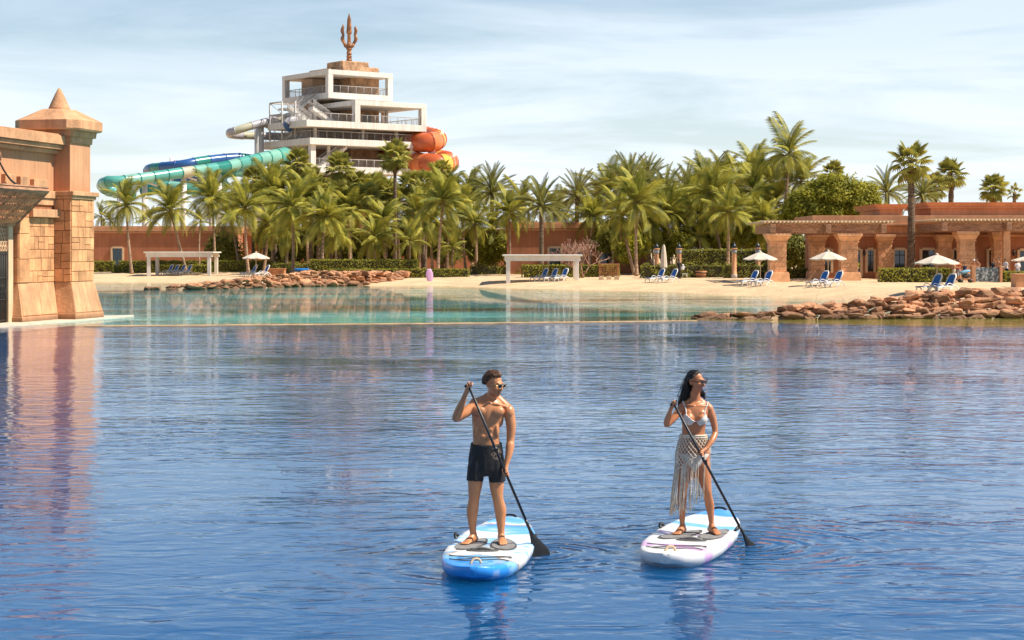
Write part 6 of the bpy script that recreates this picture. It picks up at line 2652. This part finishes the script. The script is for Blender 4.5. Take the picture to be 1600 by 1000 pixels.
# base cap so that no scalp shows
cap = MB()
cap.ell((0, .022, .040), (.0795, .098, .091), None, 24, 18)
for i, v in enumerate(cap.v):
    pass
keepf = [f for f in cap.f if all((cap.v[i][2] > .072 - .75 * (cap.v[i][1] + .0)) or (cap.v[i][1] > .055) for i in f) and all(cap.v[i][2] > -.045 for i in f)]
Hm.add([HM @ Vector(v) for v in cap.v], keepf, 0, True)
Hm.build('hair', M_HAIRB, man)
bmn = paddle_board('blue and white swirled paddle board carrying the person in black shorts', G(738, 889, .15), G(797, 807, .14), .90, 'blue',
                   [(MO + legR[-1][0] + Vector((-.02, -.06, 0)), R(-14)), (MO + legL[-1][0] + Vector((.02, -.06, 0)), R(8))])
paddle('black paddle with broad blade held by the person in black shorts', SHA, SHB + sdir * -.02, .50, .23, (.55, -1, .2))

# ------------------------------------------------------------------ the woman
WO = Vector((WOM_X, WOM_D, 0))
wp = lambda px, py, dy=0.0: P(px, py, WOM_D + dy) - WO
kw = WOM_D / FPX
wom = thing('person', 'person in white bikini, net skirt and sunglasses standing on the white and pink board', 'person', WO)
B = MB()
torw = [(1084, 738, .02, 13, .075), (1084, 724, .02, 23, .112), (1084, 708, .028, 25.2, .122), (1084, 693, .02, 22.6, .108), (1083.5, 679, .008, 18.4, .086), (1083.8, 668, .0, 18.2, .085),
        (1085, 656, .0, 19.8, .094), (1086, 646, .0, 21.0, .096), (1086.6, 638, .006, 21.6, .088), (1086.3, 631.5, .012, 17.5, .068), (1086, 625.5, .014, 9.2, .050), (1086.5, 611, .0, 7.4, .047)]
limb(B, [(wp(c, y, dy), (hw * kw, ry)) for c, y, dy, hw, ry in torw], 5, 24, up=(1, 0, 0))
BRL, BRR = wp(1076.2, 654, -.078), wp(1096.5, 655, -.078)
for c in (BRL, BRR):
    B.ell(c, (.059, .062, .058))
    B.ell(c + Vector((0, .02, .045)), (.050, .045, .06))
limb(B, [(wp(1083, 622, .02), .030), (wp(1075, 629, .015), .033), (wp(1067, 634, .0), .040)], 3)
limb(B, [(wp(1090, 622, .02), .030), (wp(1099, 630, .015), .033), (wp(1107, 635.5, .0), .040)], 3)
limb(B, [(wp(1085, 634, -.066), .010), (wp(1076, 633, -.058), .011), (wp(1067, 632, -.02), .013)], 3)
limb(B, [(wp(1089, 634.5, -.066), .010), (wp(1098, 634.5, -.058), .011), (wp(1107, 634, -.02), .013)], 3)
B.ell(wp(1066, 637, 0), (.043, .047, .050))
B.ell(wp(1108.5, 639, 0), (.043, .047, .052))
WA, WB = P(1053, 631, WOM_D - .34), P(1184, 876, WOM_D + .05)
wdir = (WB - WA).normalized()
gl = WA.lerp(WB, (708 - 631) / (876 - 631)) - WO
gr = WA - WO + wdir * .02
w_r = wp(1047.5, 640.5, -.27)
limb(B, [(wp(1066, 637, 0), .042), (wp(1060, 644, -.03), .042), (wp(1052, 654, -.07), .039), (wp(1042.5, 663.5, -.11), .032), (wp(1042, 659, -.15), .035), (wp(1044.5, 651, -.20), .033), (wp(1046.5, 645, -.245), .026), (w_r, .021)], 4)
w_l = wp(1103.5, 701, -.15)
limb(B, [(wp(1108.5, 639, 0), .042), (wp(1112.5, 650, .005), .041), (wp(1115.5, 661, .008), .038), (wp(1117.5, 674.5, .0), .032), (wp(1116, 681, -.03), .035), (wp(1111.5, 690, -.09), .031), (w_l, .021)], 4)
grip(B, gl, wdir, w_l, sc=.86, fr=.0082, flip=1)
tdw = wdir.cross(Vector((0, -1, 0))).normalized()
grip(B, gr - wdir * .028, tdw, w_r, r_sh=.014, sc=.86, fr=.0082, flip=1)
legR = [(wp(1074, 716, .025), .092), (wp(1071.5, 732, .012), .084), (wp(1069, 748, .0), .070), (wp(1066.6, 765, -.015), .051), (wp(1066.2, 775, -.005), .046), (wp(1066, 789, .022), .050), (wp(1066, 804, .022), .037), (wp(1066, 817, .02), .028), (wp(1066.3, 824, .02), .029)]
legL = [(wp(1094.5, 716, .025), .092), (wp(1098, 732, .012), .084), (wp(1101.5, 748, -.01), .070), (wp(1104.6, 765, -.035), .051), (wp(1106.3, 775, -.02), .046), (wp(1108.8, 789, .015), .050), (wp(1110.5, 804, .02), .037), (wp(1111.6, 817, .02), .028), (wp(1112, 824, .02), .029)]
limb(B, legR, 4)
limb(B, legL, 4)
for lg in (legR, legL):
    B.ell(lg[3][0] + Vector((0, -.024, 0)), (.032, .026, .038))
    B.ell(lg[5][0] + Vector((.006, .016, .015)), (.040, .036, .075))
foot(B, legR[-1][0], (-.48, -.88), DK, .23, .040, .9)
foot(B, legL[-1][0], (.34, -.94), DK, .23, .040, .9)
HW = Matrix.Translation(wp(1087.2, 596.5, -.012)) @ Matrix.Rotation(R(52), 4, 'Z') @ Matrix.Rotation(R(4), 4, 'X') @ Matrix.Scale(.97, 4)
head(B, HW, False)
me = remesh(B, 'body', M_SKIN, .0058, 5)
h3 = lambda x, y, z: tuple(HW @ Vector((x, y, z)))
SKW = (.50, .195, .082)
tint_mesh(me, SKW, [(h3(0, -.095, -.064), (.024, .02, .013), (.42, .10, .085), .85), (h3(0, .035, .05), (.08, .075, .075), (.02, .012, .01), .9)])
wbody = link('body', me, wom)
sunglasses(wom, HW, False)
M_BIK = pmat('white_crochet', (.72, .66, .58), .9, .12, 40, .5, 160, coords='Object', bdist=.004)
M_CORD = pmat('cotton_cord', (.74, .65, .51), .95, .15, 30, .4, 150, coords='Object', bdist=.003)


def cup(c, s):
    def keep(p):
        dx, dz = (p.x - c.x) * s, p.z - c.z     # dx grows towards the outside
        return p.y < c.y + .005 and dx * dx / .0044 + dz * dz / .0052 < 1 and dz < .004 + .95 * (dx + .012)
    return shell_from(me, 'bikini_cup', M_BIK, wom, keep, .005)


cl_, cr_ = cup(BRL, -1), cup(BRR, 1)
bvh = BVHTree.FromPolygons([v.co.copy() for v in me.vertices], [tuple(p.vertices) for p in me.polygons])


def on_body(p, lift=.004):
    q, n, _, _ = bvh.find_nearest(p)
    return q + n * lift if q is not None else p


def strap(pts, r_=.005, name='bikini_strap', bead=False):
    m_ = MB()
    c = [on_body(Vector(k), .004) for k in catmull([tuple(p) for p in pts], 8)]
    m_.tube(c, r_, 6)
    if bead:
        for k in c[::1]:
            m_.ell(k, (r_ * 1.5,) * 3, None, 6, 4)
    m_.build(name, M_BIK, wom)


for (c, s, sh) in ((BRL, -1, wp(1068.5, 632, -.03)), (BRR, 1, wp(1105, 633.5, -.03))):
    strap([c + Vector((s * .040, -.05, .045)), c + Vector((s * .045, -.03, .085)), sh + Vector((0, 0, .01)), sh + Vector((0, .06, .0))], .0055, bead=True)
    strap([c + Vector((s * .034, -.06, .050)), c + Vector((s * .005, -.07, .020)), c + Vector((-s * .030, -.06, -.014)), c + Vector((-s * .055, -.03, -.026))], .0045, bead=True)
yb = BRL.z - .052
strap([wp(1066, 0, 0) * 0 + Vector((BRL.x - .075, .02, yb + .01)), Vector((BRL.x - .045, -.08, yb)), Vector((BRL.x, -.12, yb)), Vector(((BRL.x + BRR.x) / 2, -.12, yb + .018)), Vector((BRR.x, -.12, yb)), Vector((BRR.x + .045, -.08, yb)), Vector((BRR.x + .075, .02, yb + .01))], .0055, 'bikini_band')
# bikini bottom
zc = wp(1084, 736).z


def keepb(p):
    h = p.z - zc
    return -.02 < h < .22 and abs(p.x - wp(1084, 0).x * 0 - (1084 - 1086) * kw) < .02 + .85 * max(h, 0) and abs(p.x + .014) < .17 and (p.y < .30)


shell_from(me, 'bikini_bottom', M_BIK, wom, lambda p: keepb(p) and .0 < (p.z - zc) < .19 + 0 * p.x and abs(p.x + .014) < .015 + .9 * max(0, p.z - zc - .02), .005)
# net skirt: crossing knotted cords round the hips, longer on one side, with a fringe
skirt = thing('net_skirt_root', 'x', 'x')
bpy.data.objects.remove(skirt)
hipf = [interp([674, 680, 693, 708, 724, 760], v) for v in ([1083.5, 1083.6, 1084, 1084, 1084, 1083], [19.6, 20.6, 25.2, 28.4, 29.0, 29.5], [.100, .104, .124, .140, .142, .145], [.01, .01, .02, .025, .02, .015])]


def hip(th, py, lift=0.0):
    cx, hw, ry, dy = (f(py) for f in hipf)
    return wp(cx, py, dy) + Vector((math.cos(th) * (hw * kw + lift), math.sin(th) * (ry + lift), 0))


def net_low(th):
    """lowest photo row of the net at angle th (pi = viewer's left, 0 = right, -pi/2 = front)"""
    c = math.cos(th)
    f = math.sin(th) < 0
    base = np.interp(c, [-1, -.75, -.35, 0, .15, .45, .8, 1], [731, 729, 719, 712, 715, 703, 698, 697])
    return float(base) if f else float(np.interp(c, [-1, 1], [731, 698]))


NC = 26
net = MB()
for sgn in (-1, 1):
    for k in range(NC):
        pts = []
        for i in range(30):
            py = 680 + i * 1.9
            th = 2 * PI * k / NC + sgn * (py - 680) * .030
            th = (th + PI) % (2 * PI) - PI
            if py > net_low(th):
                break
            pts.append(hip(th, py, .002 * (1 if sgn > 0 else -1)))
        if len(pts) > 2:
            net.tube(pts, .0046, 5)
net.tube([hip(2 * PI * i / 40, 679.5, .003) for i in range(41)], .010, 6, caps=False)
net.tube([hip(2 * PI * i / 40, 682.5, .003) for i in range(41)], .006, 6, caps=False)
# thick edge cord along the lower hem
hem = [hip(th, net_low(th), .003) for th in np.linspace(-PI, PI, 90)]
net.tube(hem, .006, 5, caps=False)
sk_net = net.build('net_skirt', M_CORD, wom)
rf = random.Random(12)
fringe = MB()
for k in range(150):
    th = rf.uniform(-PI, PI)
    c = math.cos(th)
    if (c > .15 and math.sin(th) < .3 and rf.random() < .86) or (-.25 < c <= .15 and rf.random() < .4):
        continue
    py0 = net_low(th)
    a = hip(th, py0, .003)
    end = np.interp(c, [-1, -.5, 0, .5, 1], [803, 799, 791, 781, 778]) + rf.uniform(-9, 5)
    b = wp(1084 + c * np.interp(c, [-1, 0, 1], [34, 30, 27]) + rf.uniform(-1.5, 1.5) - 3.0, end, 0)
    b.y = a.y * 1.0 + rf.uniform(-.02, .02)
    pts = []
    ph = rf.uniform(0, 6)
    for i in range(7):
        f = i / 6
        p = a.lerp(b, f) + Vector((math.sin(ph + f * 6) * .006 * f, math.cos(ph + f * 5) * .006 * f, 0))
        pts.append(p)
    fringe.tube(pts, [.0034, .0034, .0032, .0032, .003, .003, .0038], 4)
fo = fringe.build('fringe', M_CORD, sk_net)
fo['kind'] = 'stuff'
# hair
rh = random.Random(9)
IHW = HW


def wom_hair(rr):
    a = rr.uniform(-1, 1) * 2.9
    el = rr.uniform(.02, 1.5)
    if abs(a) < 1.0 and el < .80 - .15 * abs(a):
        return None
    if 1.0 <= abs(a) < 1.5 and el < .30:
        return None
    r_ = Vector((math.sin(a) * math.cos(el) * .073, -math.cos(a) * math.cos(el) * .095 + .018, math.sin(el) * .087 + .038))
    pts = [IHW @ r_]
    # slide back over the skull to the nape
    side = 1 if r_.x > 0 else -1
    q1 = Vector((r_.x * .9 + side * .018, .075, .06)) if el > .5 else Vector((r_.x * 1.06, .07, .0))
    for f in (.35, .7, 1.0):
        q = r_.lerp(q1, f)
        c = Vector((q.x / .080, (q.y - .018) / .103, (q.z - .036) / .095))
        if c.length < 1:
            c.normalize()
            q = Vector((c.x * .080, c.y * .103 + .018, c.z * .095 + .036))
        pts.append(IHW @ q)
    # then fall down the back, gathered on one side
    e = wp(1069 + rr.gauss(0, 4.2), 637 + rr.uniform(-8, 7), .045 + rr.gauss(0, .020))
    if rr.random() < .10:
        e = wp(1101 + rr.gauss(0, 1.2), 618 + rr.uniform(-3, 6), .03 + rr.gauss(0, .012))
    s0 = pts[-1]
    m1 = s0.lerp(e, .35) + Vector((rr.gauss(-.012, .008), .02, 0))
    m2 = s0.lerp(e, .70) + Vector((rr.gauss(-.010, .008), .012, 0))
    pts += [m1, m2, e]
    return pts


Hw_ = MB()
hair_strands(Hw_, None, 950, rh, wom_hair, .0058, .0022)
cap = MB()
cap.ell((0, .024, .040), (.0755, .095, .0885), None, 18, 12)
keepf = [f for f in cap.f if all((cap.v[i][2] > .070 - .85 * (cap.v[i][1])) or (cap.v[i][1] > .05) for i in f) and all(cap.v[i][2] > -.05 for i in f)]
Hw_.add([HW @ Vector(v) for v in cap.v], keepf, 0, True)
Hw_.build('hair', M_HAIRD, wom)
paddle_board('white paddle board with pink bands and blue tail carrying the person in net skirt', G(1039, 868, .15), G(1126, 796, .14), .90, 'pink',
             [(WO + legR[-1][0] + Vector((-.02, -.06, 0)), R(-22)), (WO + legL[-1][0] + Vector((.03, -.06, 0)), R(-8))])
paddle('black paddle with blade dipped under water held by the person in net skirt', WA, WB, .46, .20, (.3, -1, .3))
# ================================================================== PEOPLE ON THE BEACH
def figure(pose, seed):
    """standing figure 1.75 m tall; pose: 'down', 'reach', 'bend', 'fold'"""
    B = MB()
    V = Vector
    lean = .10 if pose == 'bend' else 0.0
    t = lambda x, y, z: V((x, y - lean * max(0, z - .9) * 2.2, z))
    limb(B, [(t(0, 0, .86), (.12, .09)), (t(0, 0, .95), (.165, .115)), (t(0, 0, 1.08), (.145, .10)), (t(0, 0, 1.24), (.160, .11)), (t(0, 0, 1.36), (.185, .11)), (t(0, .01, 1.44), (.13, .08)),
              (t(0, .01, 1.49), (.06, .055)), (t(0, 0, 1.58), (.05, .05))], 3, 14, up=(1, 0, 0))
    B.ell(t(0, -.005, 1.64), (.075, .095, .115))
    B.ell(t(0, -.09, 1.62), (.015, .02, .02))
    for s in (-1, 1):
        limb(B, [(V((s * .09, 0, .90)), .085), (V((s * .10, 0, .68)), .068), (V((s * .105, -.01, .48)), .052), (V((s * .11, .015, .32)), .052), (V((s * .11, .02, .09)), .036)], 3, 10)
        limb(B, [(V((s * .11, .05, .035)), .034), (V((s * .12, -.06, .03)), .036), (V((s * .13, -.15, .02)), .024)], 3, 8)
        if pose == 'reach' or (pose == 'bend'):
            el, wr = t(s * .25, -.16, 1.15), t(s * .17, -.42, 1.10)
        elif pose == 'fold' and s > 0:
            el, wr = t(.27, -.06, 1.14), t(.10, -.22, 1.25)
        else:
            el, wr = t(s * .26, .03, 1.12), t(s * .27, -.06, .88)
        limb(B, [(t(s * .19, 0, 1.39), .056), (t(s * .23, .0, 1.26), .046), (el, .038), (el.lerp(wr, .4), .037), (wr, .025)], 3, 10)
        d = (wr - el).normalized()
        B.ell(wr + d * .05, (.022, .035, .045))
        for k in range(4):
            B.tube([wr + d * .07 + V((.012 * (k - 1.5), 0, 0)), wr + d * .13 + V((.014 * (k - 1.5), -.01, -.01))], .009, 5)
        B.tube([wr + d * .03, wr + d * .07 + V((-s * .035, -.02, 0))], .010, 5)
    return remesh(B, 'body', M_SKIN, .022, 2)


FIG = {p: figure(p, i) for i, p in enumerate(('down', 'reach', 'bend', 'fold'))}
CLOTH = {}


def cloth(name, c):
    return pmat('cloth_' + name, c, .9, .15, 5, .2, 25)


SKINS = {}


def crowd(label, px, py, pose, tone, top=None, bottom=None, hair=(.03, .02, .015), rz=0.0, h=1.75, d=None, long=False, hat=None, skirt=None):
    if d is None:
        p = on_sand(px, py)
    else:
        x = (px - 800) / FPX * d
        p = Vector((x, d, ground_z(x, d)))
    t = thing('person', label, 'person', p, rz, sc=h / 1.75)
    me = FIG[pose].copy()
    tint_mesh(me, tone, [])
    link('body', me, t)
    lean = .10 if pose == 'bend' else 0
    if top:
        shell_from(me, 'shirt', top, t, lambda q: .90 < q.z < 1.46 and not (q.z < 1.22 and abs(q.x) > .215), .014)
    if bottom:
        lo = .10 if long else .50
        shell_from(me, 'trousers' if long else 'shorts', bottom, t, lambda q: lo < q.z < .98 and abs(q.x) < .20, .018)
    m_ = MB()
    off = -lean * (1.64 - .9) * 2.2
    m_.ell((0, .022 + off, 1.675), (.085, .098, .10), None, 12, 8)
    hm = pmat('hair_%d%d' % (hair[0] * 999, hair[1] * 999), hair, .6, .3, 20, .3, 40)
    m_.build('hair', hm, t)
    if hat:
        m_ = MB()
        m_.ell((0, .0 + off, 1.71), (.095, .11, .075), None, 12, 8)
        m_.box((0, -.13 + off, 1.68), (.15, .12, .015))
        m_.build('cap', hat, t)
    return t


TAN, BRN, DRK, PALE = (.46, .21, .10), (.36, .16, .08), (.16, .075, .04), (.55, .30, .18)
C_YEL, C_BLK, C_WHT, C_ORG = cloth('yellow', (.52, .50, .06)), cloth('black', (.015, .016, .02)), cloth('white', (.72, .72, .74)), cloth('orange', (.55, .12, .03))
C_PALE, C_GREY, C_TEAL, C_NAVY = cloth('pale', (.62, .58, .42)), cloth('grey', (.35, .35, .37)), cloth('teal', (.05, .28, .30)), cloth('navy', (.02, .03, .07))
crowd('person in yellow-green shirt and dark trousers standing by the arcade doorway', 1338.5, 438.5, 'down', DRK, C_YEL, C_NAVY, rz=.5, long=True)
crowd('shirtless person in pale shorts pushing the stroller', 1491, 441.5, 'reach', TAN, None, C_PALE, rz=R(70))
crowd('person in orange top just behind the stroller pusher', 1498, 440, 'fold', BRN, C_ORG, C_GREY, rz=R(40), d=139)
crowd('dark-haired person low behind the terrace wall near the stroller', 1507, 440, 'down', BRN, C_NAVY, C_NAVY, rz=.3, d=143, h=1.5)
crowd('person with white cap and orange drink top behind the glass panel', 1522, 440, 'fold', TAN, C_ORG, C_PALE, rz=-.4, d=141, hat=C_WHT, h=1.66)
crowd('shirtless tanned person leaning at the terrace glass panel', 1529, 440, 'bend', TAN, None, C_TEAL, rz=R(-60), d=140)
crowd('person in dark top with long arms on the cafe terrace', 1552, 440, 'fold', BRN, C_BLK, C_BLK, rz=.6, d=141, h=1.68)
crowd('tall shirtless person with teal shorts on the cafe terrace', 1560, 440, 'down', TAN, None, C_TEAL, rz=R(-50), d=140, h=1.84)
crowd('person in bright white shirt bending over the terrace', 1573, 440, 'bend', BRN, C_WHT, C_NAVY, rz=R(-70), d=141)
crowd('person in white top beside the terrace parasol', 1590, 440, 'fold', PALE, C_WHT, C_GREY, rz=.2, d=143, h=1.6)
crowd('person in black clothes carrying white towels by the shrubs', 1061, 435.5, 'fold', DRK, C_BLK, C_BLK, rz=R(50), long=True)
crowd('dark-clothed person half hidden beside the closed parasol', 1020, 434.5, 'bend', BRN, C_NAVY, C_GREY, rz=R(-60), h=1.6)
p = on_sand(1067, 435.5)
tw = MB()
rt = random.Random(4)
for k in range(5):
    tw.ell((rt.uniform(-.08, .08), rt.uniform(-.05, .05), .85 + k * .09), (.16, .13, .07), Matrix.Rotation(rt.uniform(-.3, .3), 3, 'Y'), 10, 6)
tag(tw.build('towel_bundle', C_WHT, None, p), 'bundle of white towels held beside the person in black', 'towels')
